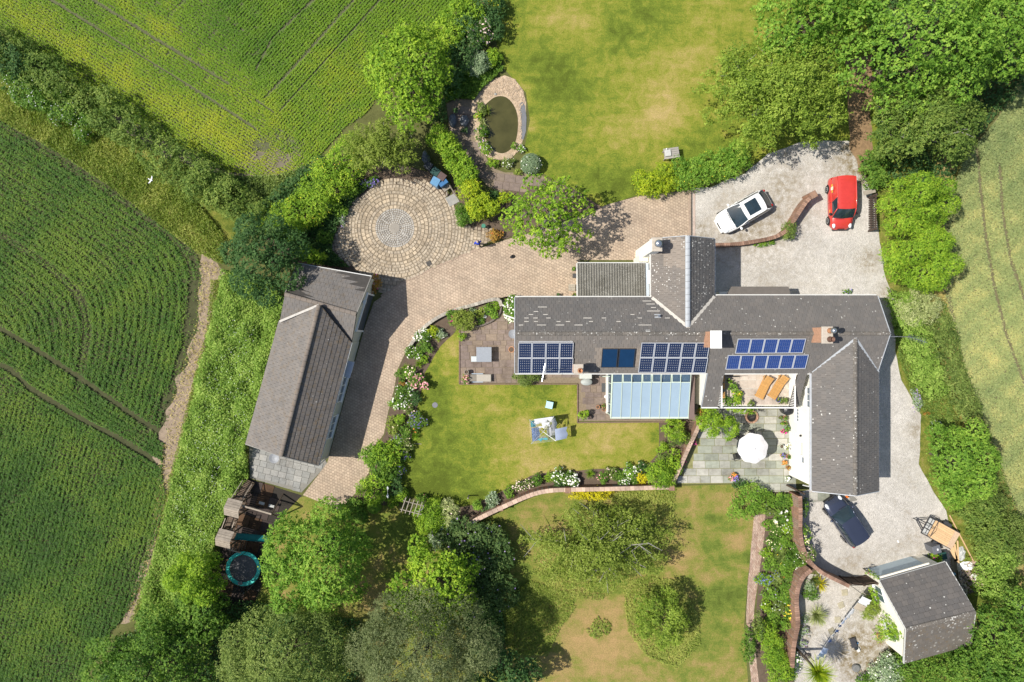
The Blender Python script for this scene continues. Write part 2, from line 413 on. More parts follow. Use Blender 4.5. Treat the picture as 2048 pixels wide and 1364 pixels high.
def bush(label, px, py, r, h, leaf='leaf_mid', ry=None, L=.15, W=.10, cover=3.0, n=9, seed=None, blossom=None, name='shrub', cat='shrub', group=None, rot=0.0, jit=.5, dome=False, z0=0.0, lr=(.34, .55)):
    """a shrub or clump: seen at (px,py); r in metres, h its height"""
    c = P(px, py, h * .55 + z0); base = Vector((c.x, c.y, z0)); ry = ry or r; seed = seed if seed is not None else int(px * 7 + py * 3)
    if dome: lb = [(0, 0, h * .42, r, ry, h * .58)]
    else:
        lb = crown_lobes(r, ry, h * .5, n, lr, 0, seed, .2)
        lb = [(a, b, max(q + h * .5, h * .2), x, y, zz) for a, b, q, x, y, zz in lb]
    L, W = L * .85, W * .85; cnt = dens(r, ry, L, W, cover)
    p, nn, ti = lobe_points(lb, int(cnt * 1.2), deep=.12 if dome else .3, jit=.3 if dome else jit, sl=.06 if dome else min(.3, r * .3))
    if rot:
        cs, sn = math.cos(rot), math.sin(rot); Rm = np.array([[cs, sn, 0], [-sn, cs, 0], [0, 0, 1]]); p = p @ Rm; nn = nn @ Rm
    me = leaf_mesh('foliage', p, nn, L, W, ti)
    t = thing(name, label, cat, base, 0, group)
    link('foliage', me, MATS[leaf], t)
    m = MB()
    for k in range(5):
        a = k * 1.257 + seed; m.tube([(0, 0, -.03), (math.cos(a) * r * .22, math.sin(a) * ry * .22, h * .35), (math.cos(a) * r * .5, math.sin(a) * ry * .5, h * .62)], [.03, .022, .01], 4)
    m.build('stem', TWIG, t)
    if blossom: add_blossom(t, lb, *blossom)
    return t
def blade_plant(label, px, py, r, h, leaf='grass_long', n=90, wdt=.045, droop=.6, z0=0.0, name='grass_clump', cat='plant', group=None, blossom=None):
    """strap leaves arching out from one base"""
    c = P(px, py, h * .4 + z0); a = rng.uniform(0, 2 * math.pi, n); q = rng.uniform(.25, 1, n); seg = 4
    T = np.linspace(0, 1, seg); d = np.stack([np.cos(a), np.sin(a)], 1); s = np.stack([-d[:, 1], d[:, 0]], 1)
    V = np.zeros((n, seg, 2, 3)); hh = h * rng.uniform(.6, 1.1, n) * (1.15 - q * .5)
    for i, t in enumerate(T):
        xy = d * (r * q * (t ** 1.25))[:, None] if hasattr(t, '__len__') else d * (r * q * t ** 1.25)[:, None]
        z = hh * (t * (1 + droop) - droop * 1.2 * t * t * (q + .15))
        wd = wdt * (1 - t * .85)
        for k, sg in enumerate((-1, 1)): V[:, i, k, :2] = xy + s * wd * sg / 2; V[:, i, k, 2] = np.maximum(z, .01)
    idx = np.arange(n * seg * 2).reshape(n, seg, 2)
    Q = np.stack([idx[:, :-1, 0], idx[:, :-1, 1], idx[:, 1:, 1], idx[:, 1:, 0]], -1).reshape(-1, 4)
    me = fast_mesh('foliage', V.reshape(-1, 3), Q, np.repeat(np.clip(rng.normal(.5, .22, n), 0, 1), seg - 1))
    at = (c.x, c.y, z0)
    if not blossom: return link(name, me, MATS[leaf], None, at, label=label, cat=cat, group=group)
    t = thing(name, label, cat, at, 0, group); link('foliage', me, MATS[leaf], t)
    pts = np.stack([rng.normal(0, r * .5, blossom[1]), rng.normal(0, r * .5, blossom[1]), h * rng.uniform(.8, 1.15, blossom[1])], 1)
    link('blossom', flower_mesh('blossom', pts, blossom[2]), flowermat(blossom[0]), t, kind='stuff')
    return t
def path_lobes(pts, w, h, step=.55, seed=0, top=.12, z0=0.0):
    """lobes along a polyline given in world coordinates: a hedge of width w and height h"""
    g = np.random.default_rng(seed); out = []
    for i in range(len(pts) - 1):
        a, b = Vector(pts[i]), Vector(pts[i + 1]); ln = (b - a).length; n = max(1, int(ln / step)); d = (b - a) / max(ln, 1e-6); s = Vector((-d.y, d.x, 0))
        for k in range(n):
            q = a.lerp(b, (k + .5) / n)
            for off in ((-.27, .27) if w > .9 else (0,)):
                rr = w * (.33 if w > .9 else .5) * g.uniform(.65, 1.3); hz = h * g.uniform(1 - top, 1 + top)
                for lv in (0, 1):
                    cz = hz - rr * .8 if lv else hz * .42
                    out.append((q.x + s.x * (off * w + (j1 := g.normal() * .13 * w)), q.y + s.y * (off * w + j1), z0 + max(cz, hz * .3), rr, rr, rr * .8 if lv else hz * .5))
    return out
def hedge(label, pxs, w, h, leaf='leaf_fresh', L=.16, W=.11, cover=3.0, seed=3, name='hedge', cat='hedge', zc=None, step=.55, blossom=None, top=.12, group=None, kind=None, jit=.5, leaf2=None):
    pts = [P(a, b, h * .8 if zc is None else zc) for a, b in pxs]; pts = [Vector((q.x, q.y, 0)) for q in pts]
    ln = sum((pts[i + 1] - pts[i]).length for i in range(len(pts) - 1)); base = pts[len(pts) // 2].copy()
    lb = path_lobes([q - base for q in pts], w, h, step, seed, top)
    L, W = L * .85, W * .85; cnt = int(cover * ln * (w + .9 * h) * 1.35 / (L * W / 2))
    p, nn, ti = [], [], []
    for i in range(0, len(lb), 120):
        sub = lb[max(0, i - 8):i + 128]; a = lobe_points(sub, max(60, int(cnt * len(lb[i:i + 120]) / len(lb))), jit=jit, sl=min(.4, w * .2))
        p.append(a[0]); nn.append(a[1]); ti.append(a[2])
    p, nn, ti = np.concatenate(p), np.concatenate(nn), np.concatenate(ti)
    t = thing(name, label, cat, base, 0, group)
    link('foliage', leaf_mesh('foliage', p, nn, L, W, ti), MATS[leaf], t)
    m = MB()
    for i in range(len(pts) - 1):
        a, b = pts[i] - base, pts[i + 1] - base; k = max(1, int((b - a).length / .9))
        for j in range(k):
            q = a.lerp(b, (j + .5) / k); m.tube([(q.x, q.y, -.05), (q.x + random.uniform(-.1, .1), q.y + random.uniform(-.1, .1), h * .7)], [.04, .02], 4)
    m.build('stem', TWIG, t, kind='stuff')
    if blossom: add_blossom(t, lb, *blossom)
    return t
def ground_cover(name, label, poly, h, leaf, count, L, W, cat='ground cover', up=1.0, jit=.6, hn=.5, kind='stuff', tintf=None, snap=None, zmin=.02, tsd=.16):
    """plants over an area (outline in photo pixels); snap pulls them into rows"""
    xs = [q[0] for q in poly]; ys = [q[1] for q in poly]; X, Y = [], []; got = 0
    while got < count:
        x = rng.uniform(min(xs), max(xs), count); y = rng.uniform(min(ys), max(ys), count); k = inside(poly, x, y); X.append(x[k]); Y.append(y[k]); got += k.sum()
    x = np.concatenate(X)[:count]; y = np.concatenate(Y)[:count]
    ti = np.clip(rng.normal(.5, tsd, count), 0, 1)
    keep = np.ones(count, bool)
    if snap: x, y, keep = snap(x, y)
    if tintf: ti = np.clip(ti + tintf(x, y), 0, 1)
    x, y, ti = x[keep], y[keep], ti[keep]; n = len(x)
    bumpy = np.array([mnoise.noise(Vector((a * .035, b * .035, 3.1))) for a, b in zip(x, y)]) if hn else np.zeros(n)
    z = np.maximum(h * (1 + hn * bumpy) * rng.uniform(.35, 1.0, n), zmin)
    k = H / F * (1 - 0 * z); wx = (x - 1024) * k; wy = (682 - y) * k
    p = np.stack([wx, wy, z], 1); nn = np.array([0, 0, up]) + rng.normal(size=(n, 3)) * jit
    o = link(name, leaf_mesh(name, p, nn, L, W, ti), MATS[leaf], kind=kind, label=label, cat=cat)
    return o
# ------------------------------------------------------------------ the ground and its surfaces
def fb(px, py, s, z=0.0, oct_=4): return mnoise.fractal(Vector((px * s, py * s, z)), 1.0, 2.0, oct_)
def m_soil(name, c, var=.35, sc_=1.5):
    n = N(name); n.pr(.95, .15)
    a = n.noise(sc_, 6, .65); b = n.noise(sc_ * 9, 4, .7)
    n.col(n.ramp(n.math('ADD', n.math('MULTIPLY', a, .55), n.math('MULTIPLY', b, .45)), [(.32, sh(c, 1 - var)), (.5, c), (.68, sh(c, 1 + var))]))
    n.bump(b, .6, .04); MATS[name] = n.m; return n.m
def m_lawn(name, g0, g1, dry0, dry1, stripe=0.0):
    """mown grass: 'dry' says how parched it is; fine noise breaks it into tufts"""
    n = N(name); n.pr(.9, .15)
    fine = n.noise(9, 5, .75); mid = n.noise(1.3, 5, .65, dist=.6); big = n.noise(.25, 3)
    st = n.noise(1.0, 4, .6, n.co((.25, 1.6, 1), R(-38)))
    f = n.math('ADD', n.attr('dry'), n.math('MULTIPLY', n.math('SUBTRACT', mid, .5), 1.0))
    f = n.math('ADD', f, n.math('MULTIPLY', n.math('SUBTRACT', fine, .5), .8)); f = n.math('ADD', f, n.math('MULTIPLY', n.math('SUBTRACT', st, .5), .45))
    gr = n.mix(big, g0, g1)
    col = n.ramp(f, [(.05, sh(g0, .62)), (.3, g0), (.48, g1), (.72, dry0), (1.0, dry1)])
    tuft = n.ramp(n.noise(15, 5, .8), [(.3, .62), (.7, 1.36)])
    n.col(n.mix(1, col, tuft, 'MULTIPLY')); n.bump(n.noise(22, 4, .8), .7, .05); MATS[name] = n.m; return n.m
def m_gravel(name, c):
    n = N(name); n.pr(.95, .2)
    a = n.noise(.35, 6, .6, dist=.8); b = n.noise(3, 5, .7); s = n.vor(14, out='Color'); sp = n.noise(30, 3, .8)
    base = n.ramp(n.math('ADD', n.math('MULTIPLY', a, .65), n.math('MULTIPLY', b, .35)), [(.3, sh((c[0] * .98, c[1] * .9, c[2] * .78), .66)), (.44, sh(c, .86)), (.56, c), (.7, sh(c, 1.16))])
    col = n.mix(1, base, n.ramp(s, [(.1, .84), (.9, 1.14)]), 'MULTIPLY'); col = n.mix(1, col, n.ramp(sp, [(.3, .85), (.7, 1.12)]), 'MULTIPLY')
    # moss and leaf litter where few wheels go
    lit = n.math('MULTIPLY', n.attr('litter'), n.ramp(n.noise(2.2, 5, .7), [(.35, 0), (.6, 1)]), True)
    col = n.mix(lit, col, (.20, .155, .085)); n.col(col)
    n.bump(n.math('ADD', n.noise(40, 2), n.vor(18)), .8, .03); MATS[name] = n.m; return n.m
def m_blocks():
    """concrete block paving, too small to pick apart from here"""
    n = N('block_paving'); n.pr(.9, .2)
    br = n.new('TexBrick', offset=.5, squash=1.0); n.L(n.co((1, 1, 1), R(24)), br.inputs[0])
    br.inputs['Scale'].default_value = 1; br.inputs['Brick Width'].default_value = .215; br.inputs['Row Height'].default_value = .205
    br.inputs['Mortar Size'].default_value = .012; br.inputs['Mortar Smooth'].default_value = .35
    br.inputs['Color1'].default_value = (.44, .350, .265, 1); br.inputs['Color2'].default_value = (.345, .275, .21, 1); br.inputs['Mortar'].default_value = (.20, .15, .115, 1)
    big = n.ramp(n.noise(.5, 5, .65), [(.3, .82), (.7, 1.16)]); sm = n.ramp(n.noise(7, 4, .7), [(.3, .85), (.7, 1.15)])
    tone = n.mix(n.noise(.8, 3), (1.04, .98, .94), (.97, 1.0, 1.0))
    n.col(n.mix(1, n.mix(1, n.mix(1, br.outputs[0], big, 'MULTIPLY'), sm, 'MULTIPLY'), tone, 'MULTIPLY'))
    n.bump(n.math('SUBTRACT', 1.0, br.outputs['Fac']), .55, .012); MATS['block_paving'] = n.m; return n.m

ground_mat = m_soil('rough_ground', (.10, .105, .035), .4, 1.2)
g = sheet('ground', [(-90000, -60000), (92000, -60000), (92000, 61000), (-90000, 61000)], 0, ground_mat)

# --- fields
FIELD_W = [(-160, 150), (0, 232), (60, 262), (130, 300), (210, 352), (300, 420), (382, 488), (402, 530), (412, 590), (402, 650), (380, 720), (352, 800), (330, 880), (325, 940), (332, 990), (318, 1060), (298, 1120), (285, 1165), (255, 1225), (215, 1275), (180, 1330), (140, 1420), (-160, 1500)]
FIELD_N = [(-160, -40), (-160, -160), (1040, -160), (985, -40), (905, 25), (850, 85), (770, 165), (735, 225), (690, 255), (640, 312), (590, 345), (520, 352), (450, 343), (380, 318), (250, 245), (140, 165), (40, 95), (0, 60)]
FIELD_E = [(2300, 60), (2052, 130), (1995, 235), (1925, 320), (1885, 420), (1880, 560), (1895, 640), (1915, 740), (1945, 820), (1985, 930), (2025, 1030), (2060, 1095), (2300, 1300)]
soil_w = m_soil('soil_brown', (.062, .066, .030), .35, 1.8)
soil_n = m_soil('soil_grey', (.10, .105, .055), .35, 1.6)
soil_e = m_soil('soil_straw', (.15, .135, .075), .3, 2)
track_m = m_soil('track_soil', (.265, .205, .15), .45, 2.6)
sheet('field', FIELD_W, .004, soil_w, amp=.15); sheet('field', FIELD_N, .004, soil_n, amp=.2); sheet('field', FIELD_E, .004, soil_e, amp=.2)
sheet('dirt_track', [(395, 500), (430, 512), (448, 545), (440, 590), (425, 640), (412, 700), (398, 760), (380, 830), (362, 900), (350, 960), (345, 1000), (335, 1040), (318, 1100), (302, 1150), (285, 1200), (262, 1245), (240, 1250), (262, 1195), (282, 1130), (305, 1050), (318, 985), (312, 920), (322, 860), (345, 790), (372, 715), (398, 640), (405, 580)], .010, track_m, amp=.5, step=.3)
sheet('bare_earth', [(550, 290), (585, 300), (625, 318), (600, 345), (545, 352), (470, 352), (445, 342), (490, 322), (520, 310)], .009, m_soil('earth_grey', (.155, .135, .095), .4, 2.2), amp=.7, step=.25)
sheet('bare_earth', [(225, 225), (262, 248), (310, 275), (360, 305), (420, 330), (455, 345), (440, 356), (395, 345), (340, 318), (280, 282), (235, 250)], .009, MATS['earth_grey'], amp=.5, step=.4)

# --- lawns
lawn_m = m_lawn('lawn', (.128, .172, .020), (.200, .216, .028), (.290, .250, .065), (.385, .290, .120))
ndry = blobs([(1325, 225, 55, .50), (1290, 160, 60, .12), (1240, 240, 50, .22), (1130, 25, 55, .30), (1180, 95, 50, .10), (1450, 40, 90, .18), (1370, 130, 70, .18), (1060, 250, 14, .35), (1055, 180, 14, .3), (1190, 250, 60, .1), (1235, 65, 25, -.3), (1080, 160, 40, -.15), (1130, 190, 60, -.08), (1350, 310, 30, -.1), (1240, 390, 60, -.12), (1170, 330, 60, -.05), (1195, 400, 18, .4), (1330, 315, 16, .4)])
sheet('lawn', [(1005, -60), (1780, -60), (1760, 300), (1540, 312), (1400, 372), (1275, 390), (1210, 412), (1195, 418), (1120, 368), (1060, 330), (1048, 300), (1060, 240), (1052, 185), (1010, 140), (985, 60)], .012, lawn_m,
      {'dry': lambda x, y, v: .33 + ndry(x, y) + .16 * fb(x, y, .012) + .035 * math.sin((x * .8 + y) * .11)}, .6)
mdry = blobs([(1150, 870, 70, .22), (1230, 860, 40, .25), (1170, 905, 60, .12), (1050, 850, 30, .3), (1040, 905, 40, .2), (950, 790, 40, .14), (1000, 930, 50, .12), (905, 700, 22, .4), (893, 745, 10, .5), (1010, 770, 60, .15), (870, 770, 30, -.15), (865, 830, 40, -.2), (870, 950, 50, -.18), (1120, 880, 30, -.2), (1070, 790, 40, -.12), (930, 940, 50, -.1), (1060, 945, 40, .25), (1120, 940, 40, .3), (850, 1000, 50, -.3), (960, 1000, 30, -.15), (1270, 880, 50, .2)])
LAWN_M = [(905, 668), (918, 655), (919, 768), (1154, 768), (1154, 846), (1319, 843), (1318, 905), (1290, 935), (1100, 945), (1062, 955), (1000, 988), (965, 1003), (940, 1010), (880, 1015), (800, 985), (790, 950), (820, 880), (835, 800), (850, 745), (880, 692)]
sheet('lawn', LAWN_M, .014, lawn_m, {'dry': lambda x, y, v: .36 + mdry(x, y) + .13 * fb(x, y, .015) + .03 * math.sin(x * .09)}, .5)
lawn_s = m_lawn('lawn_parched', (.118, .160, .026), (.180, .190, .038), (.265, .205, .072), (.340, .230, .100))
sdry = blobs([(1210, 1240, 70, .40), (1130, 1300, 80, .42), (1250, 1310, 60, .35), (1400, 1050, 70, .18), (1470, 1010, 40, .25), (1370, 1100, 50, .25), (1480, 1070, 30, .2), (1100, 1050, 50, .12), (1160, 990, 40, .2), (1380, 1310, 40, -.1), (1420, 1080, 28, -.45), (1425, 1035, 22, -.4), (1440, 1200, 35, -.35), (1420, 1280, 30, -.3), (1470, 1200, 30, -.2), (1440, 1330, 40, .25), (1060, 1200, 60, -.25), (740, 1180, 60, .42), (700, 1090, 60, -.4), (560, 1200, 50, -.05), (520, 1290, 80, -.4), (830, 1070, 50, -.35), (1010, 1020, 30, -.1), (540, 1020, 20, .4), (560, 1190, 20, .2), (1490, 990, 30, .3)])
sheet('lawn', [(640, 985), (760, 1010), (860, 1020), (930, 1055), (1005, 1015), (1060, 988), (1110, 978), (1345, 972), (1500, 968), (1512, 1040), (1496, 1150), (1488, 1250), (1500, 1420), (420, 1420), (470, 1250), (520, 1190), (540, 1100), (548, 1050), (600, 995)], .012, lawn_s,
      {'dry': lambda x, y, v: .47 + .65 * sdry(x, y) + .28 * fb(x, y, .03)}, .6)
verge_m = m_lawn('verge_grass', (.090, .120, .018), (.160, .175, .030), (.270, .215, .075), (.360, .270, .120))
sheet('grass_verge', [(-160, 60), (0, 100), (140, 175), (260, 255), (360, 320), (450, 360), (520, 360), (520, 440), (440, 520), (395, 500), (300, 430), (210, 362), (130, 308), (60, 270), (0, 240), (-160, 160)], .007, verge_m, {'dry': lambda x, y, v: .35 + .35 * math.exp(-((y - (250 + .62 * (x - 40))) / 18) ** 2) + .2 * fb(x, y, .02)}, .6)
sheet('grass_verge', [(1720, 280), (1960, 250), (1930, 330), (1890, 420), (1884, 560), (1898, 640), (1918, 740), (1948, 820), (1988, 930), (2028, 1030), (2100, 1120), (2100, 1420), (1780, 1420), (1800, 1330), (1960, 1250), (1920, 1160), (1912, 1110), (1890, 1020), (1862, 985), (1836, 930), (1842, 830), (1802, 765), (1788, 700), (1788, 600), (1768, 560), (1755, 470), (1745, 395)], .009, verge_m, {'dry': lambda x, y, v: .42 + .45 * math.exp(-((x - (1890 + max(0, (y - 620)) * .30)) / 22) ** 2) + .2 * fb(x, y, .02)}, .6)

# --- gravel
sheet('leaf_litter', [(1690, 120), (1745, 110), (1742, 250), (1748, 345), (1722, 345), (1700, 300)], .021, m_soil('litter', (.235, .155, .085), .4, 3), amp=.25, step=.3)
gravel_m = m_gravel('gravel', (.525, .495, .455))
lit = blobs([(1720, 300, 45, 1.0), (1730, 350, 25, .9), (1690, 330, 40, .35), (1590, 350, 60, .3), (1560, 380, 40, .4), (1480, 470, 60, .55), (1540, 450, 50, .4), (1740, 520, 25, .8), (1400, 460, 18, .9), (1620, 430, 30, .3), (1770, 590, 20, .8), (1830, 860, 18, .8), (1790, 640, 14, .8), (1850, 1130, 40, .5), (1700, 1148, 40, .3), (1890, 1060, 25, .7), (1770, 1130, 60, .25), (1650, 560, 60, .15), (1560, 530, 60, .2)])
sheet('gravel_drive', [(1384, 378), (1420, 374), (1490, 346), (1535, 308), (1600, 285), (1722, 280), (1730, 350), (1748, 400), (1758, 470), (1772, 560), (1790, 600), (1790, 700), (1804, 762), (1842, 830), (1838, 930), (1866, 985), (1892, 1022), (1914, 1105), (1935, 1180), (1925, 1260), (1800, 1260), (1760, 1140), (1700, 1175), (1640, 1150), (1612, 1120), (1600, 1050), (1600, 985), (1690, 960), (1690, 620), (1480, 600), (1430, 600), (1384, 480)], .016, gravel_m,
      {'litter': lambda x, y, v: min(1, .06 + lit(x, y))}, .6, amp=.12)
lit2 = blobs([(1720, 1290, 35, 1.2), (1735, 1320, 40, .8), (1700, 1330, 30, .6), (1610, 1260, 20, .6), (1760, 1300, 30, .8)])
sheet('gravel_garden', [(1598, 1145), (1640, 1150), (1700, 1172), (1735, 1160), (1790, 1330), (1760, 1420), (1590, 1420), (1588, 1330), (1596, 1250), (1592, 1200)], .015, gravel_m, {'litter': lambda x, y, v: min(1, .25 + lit2(x, y))}, .5)

# --- driveway of small blocks with its edging course
DRIVE = [(1383, 380), (1275, 393), (1212, 410), (1180, 424), (1100, 455), (1010, 480), (985, 488), (958, 497), (880, 530), (806, 565), (748, 604), (728, 660), (700, 760), (655, 925), (640, 945), (606, 990), (680, 1020), (712, 985), (738, 945), (745, 900), (768, 868), (776, 826), (788, 780), (795, 740), (815, 696), (845, 655), (885, 628), (955, 608), (1000, 596), (1030, 590), (1030, 600), (1160, 605), (1160, 520), (1300, 520), (1383, 500)]
sheet('block_driveway', DRIVE, .020, m_blocks())
edge_m = plain('edging_block', (.33, .25, .19), .2, 5, .9, obj=.12)
def course(path, w, parentname, z=.024, ln=.3, closed=False, mat=edge_m, h=.03):
    """a line of edging blocks, each a piece of its own"""
    s = bpy.data.objects.new(parentname, None); C.objects.link(s); s['kind'] = 'structure'; WM[s.name] = Matrix.Identity(4)
    me = None; pts = [P(a, b) for a, b in path]
    for a, b in zip(pts, pts[1:]):
        n = max(1, round((b - a).length / ln)); ang = math.atan2(b.y - a.y, b.x - a.x)
        for k in range(n):
            q = a.lerp(b, (k + .5) / n)
            if me is None:
                o = MB().bbox((0, 0, 0), (1, w, h), .006).build('kerb_block', mat, s); me = o
            else: o = copy_part(me, s)
            o.location = (q.x, q.y, z); o.rotation_euler = (0, 0, ang); o.scale = ((b - a).length / n - .012, 1, 1)
    return s
course([(1379, 382), (1379, 474)], .16, 'kerb'); course([(962, 495), (880, 530), (806, 565), (762, 592)], .14, 'kerb')
course([(1388, 380), (1388, 474)], .18, 'kerb', mat=plain('edging_pink', (.42, .33, .28), .15, 5, .9, obj=.1))
m = MB().box(P(1383.5, 428, .024), (.10, 3.5, .02)); m.build('drain_channel', plain('drain_iron', (.06, .055, .05), .3, 9, .6), None, at=P(1383.5, 428), label='long dark drain channel between block driveway and gravel', cat='drain')

# --- slabs laid one by one
def pave(name, poly, z, mats, rows, wid, ang=0.0, gap=.02, joint=None, seed=1, origin=None, thick=.03, kind='structure', grid=None):
    """rows of slabs over the outline (photo pixels); every slab is an object"""
    s = sheet(name, poly, z, joint, kind=kind)
    g = random.Random(seed); W_ = [P(a, b) for a, b in poly]; o = P(*origin) if origin else W_[0]
    cs, sn = math.cos(ang), math.sin(ang)
    loc = [((q - o).x * cs + (q - o).y * sn, -(q - o).x * sn + (q - o).y * cs) for q in W_]
    x0, x1 = min(q[0] for q in loc), max(q[0] for q in loc); y0, y1 = min(q[1] for q in loc), max(q[1] for q in loc)
    protos = [MB().bbox((0, 0, 0), (1, 1, thick), .012).build('slab', m_, s) for m_ in mats]; used = [False] * len(mats); cnt = 0
    y = y1
    while y > y0 + .1:
        rh = g.choice(rows); x = x0 - g.random() * wid[0]
        while x < x1:
            ww = g.uniform(*wid) if len(wid) == 2 else g.choice(wid); cx, cy = x + ww / 2, y - rh / 2
            xa, xb, ya, yb = max(x, x0 + .0), min(x + ww, x1), max(y - rh, y0), y
            cx, cy = (xa + xb) / 2, (ya + yb) / 2
            tst = [(cx, cy)] + [(cx + sx * (xb - xa) * .42, cy + sy * (yb - ya) * .42) for sx in (-1, 1) for sy in (-1, 1)]
            if xb - xa > .12 and yb - ya > .08 and all(inside(loc, [q[0]], [q[1]])[0] for q in tst):
                k = g.randrange(len(mats))
                if used[k]: ob = copy_part(protos[k], s)
                else: ob = protos[k]; used[k] = True
                wv = o + Vector((cx * cs - cy * sn, cx * sn + cy * cs, 0))
                ob.location = (wv.x, wv.y, z + thick * .5 + g.uniform(-.006, .004)); ob.rotation_euler = (g.uniform(-.004, .004), g.uniform(-.004, .004), ang + g.uniform(-.004, .004)); ob.scale = (xb - xa - gap, yb - ya - gap, 1); cnt += 1
            x += ww
        y -= rh
    for k, u in enumerate(used):
        if not u: bpy.data.objects.remove(protos[k])
    return s
def m_slab(name, c, var=.2, sp=.15):
    n = N(name); n.pr(.9, .2); a = n.noise(2.2, 6, .65); b = n.noise(14, 4, .75)
    col = n.ramp(n.math('ADD', n.math('MULTIPLY', a, .6), n.math('MULTIPLY', b, .4)), [(.32, sh(c, 1 - var)), (.68, sh(c, 1 + var))])
    col = n.mix(1, col, n.ramp(n.orand(), [(0, 1 - sp), (1, 1 + sp)]), 'MULTIPLY'); n.col(n.mix(1, col, n.ramp(n.noise(.55, 6, .7, n.new('NewGeometry').outputs['Position']), [(.32, (.66, .64, .62)), (.5, (1, 1, 1)), (.7, (1.12, 1.1, 1.06))]), 'MULTIPLY')); n.bump(b, .3, .01); MATS[name] = n.m; return n.m
brown = [m_slab('slab_brown', (.200, .158, .130), .28, .08), m_slab('slab_mauve', (.186, .146, .126), .28, .08), m_slab('slab_buff', (.215, .168, .130), .28, .08)]
greys = [m_slab('slab_grey', (.300, .300, .262), .2, .16), m_slab('slab_green', (.27, .285, .235), .2, .14), m_slab('slab_pale', (.39, .38, .335), .16, .12)]
conc = [m_slab('slab_concrete', (.235, .235, .225), .2, .1), m_slab('slab_concrete_pale', (.275, .27, .255), .2, .1)]
joint_b = plain('joint_brown', (.21, .165, .115), .25, 8, .95); joint_g = plain('joint_moss', (.22, .215, .09), .35, 5, .95); joint_c = plain('joint_grey', (.20, .19, .17), .2, 8, .95)
pave('terrace', [(920, 655), (945, 650), (985, 640), (1003, 618), (1003, 600), (1034, 606), (1034, 766), (920, 766)], .018, brown, (.35, .5, .6), (.4, .85), joint=joint_b, seed=4, origin=(920, 640))
pave('terrace', [(1034, 742), (1400, 742), (1395, 842), (1156, 842), (1156, 766), (1034, 766)], .018, brown, (.4, .5, .62), (.45, .9), joint=joint_b, seed=7, origin=(1034, 742))
pave('patio', [(1402, 818), (1592, 818), (1592, 984), (1500, 984), (1500, 966), (1346, 968), (1376, 895)], .018, greys, (.58, .56), (.8, .95, 1.1), joint=joint_g, seed=5, origin=(1346, 818), gap=.028)
pave('concrete_yard', [(498, 884), (500, 956), (603, 985), (655, 928), (640, 900)], .012, conc, (.46,), (.45, .62), ang=R(-14), joint=joint_c, seed=6, origin=(498, 884), gap=.016)
pave('threshold_path', [(1610, 985), (1700, 985), (1715, 1000), (1700, 1004), (1610, 1004)], .020, greys, (.62,), (.58, .62), joint=joint_c, seed=8, origin=(1610, 985))
pave('pond_terrace', [(893, 208), (912, 198), (948, 200), (948, 250), (958, 280), (975, 320), (990, 338), (1010, 345), (1040, 345), (1085, 352), (1110, 366), (1060, 385), (1000, 385), (975, 372), (950, 345), (925, 310), (900, 270)], .016, brown, (.45, .6), (.5, .9), ang=R(-8), joint=joint_b, seed=9, origin=(893, 198))
pave('play_area', [(497, 957), (604, 991), (560, 1036), (548, 1062), (532, 1110), (522, 1172), (505, 1215), (440, 1205), (440, 1060), (470, 1000)], .012, [m_slab('rubber_mat', (.055, .042, .038), .35, .3), m_slab('rubber_mat_brown', (.085, .05, .03), .4, .3)], (.9,), (.9, .92), ang=R(-16), joint=plain('mat_joint', (.03, .025, .02), .2, 8, .9), seed=3, origin=(497, 957), gap=.02)

# --- the brick path, its bricks too small to part
n = N('brick_path'); n.pr(.9, .2)
br = n.new('TexBrick', offset=.5); n.L(n.co((1, 1, 1), R(86)), br.inputs[0]); br.inputs['Scale'].default_value = 1; br.inputs['Brick Width'].default_value = .23; br.inputs['Row Height'].default_value = .085
br.inputs['Mortar Size'].default_value = .010; br.inputs['Color1'].default_value = (.34, .22, .165, 1); br.inputs['Color2'].default_value = (.50, .38, .30, 1); br.inputs['Mortar'].default_value = (.19, .14, .11, 1)
n.col(n.mix(1, br.outputs[0], n.ramp(n.noise(3, 5, .7), [(.3, .7), (.7, 1.25)]), 'MULTIPLY')); n.bump(n.math('SUBTRACT', 1.0, br.outputs['Fac']), .5, .012); MATS['brick_path'] = n.m
sheet('brick_path', [(1508, 1030), (1532, 1028), (1528, 1090), (1518, 1150), (1508, 1220), (1508, 1280), (1524, 1420), (1506, 1420), (1496, 1290), (1492, 1240), (1496, 1160)], .022, MATS['brick_path'], amp=.04)
# --- beds
bed_m = m_soil('bed_soil', (.115, .085, .062), .3, 3)
for poly in ([(845, 655), (885, 630), (955, 610), (1000, 598), (1004, 620), (985, 642), (945, 652), (918, 655), (905, 668), (880, 692), (850, 745), (838, 800), (822, 880), (792, 950), (800, 985), (770, 1010), (700, 1005), (715, 985), (740, 945), (748, 900), (770, 868), (778, 826), (790, 780), (797, 740), (817, 696)],
             [(940, 1012), (1000, 985), (1060, 952), (1100, 943), (1290, 933), (1318, 905), (1318, 843), (1395, 840), (1352, 968), (1110, 978), (1060, 988), (1000, 1015), (935, 1052), (880, 1060), (870, 1020)],
             [(1532, 985), (1600, 985), (1598, 1050), (1608, 1110), (1630, 1140), (1600, 1165), (1594, 1250), (1588, 1330), (1590, 1420), (1524, 1420), (1508, 1280), (1518, 1150), (1530, 1060)],
             [(560, 400), (700, 300), (860, 345), (905, 395), (760, 362), (720, 395), (690, 430), (668, 475), (680, 510), (740, 560), (600, 540), (520, 470)],
             [(905, 395), (900, 340), (975, 420), (1010, 380), (1120, 360), (1205, 415), (1100, 450), (1005, 480), (990, 470), (930, 455)]):
    sheet('flower_bed', poly, .024, bed_m, amp=.08)
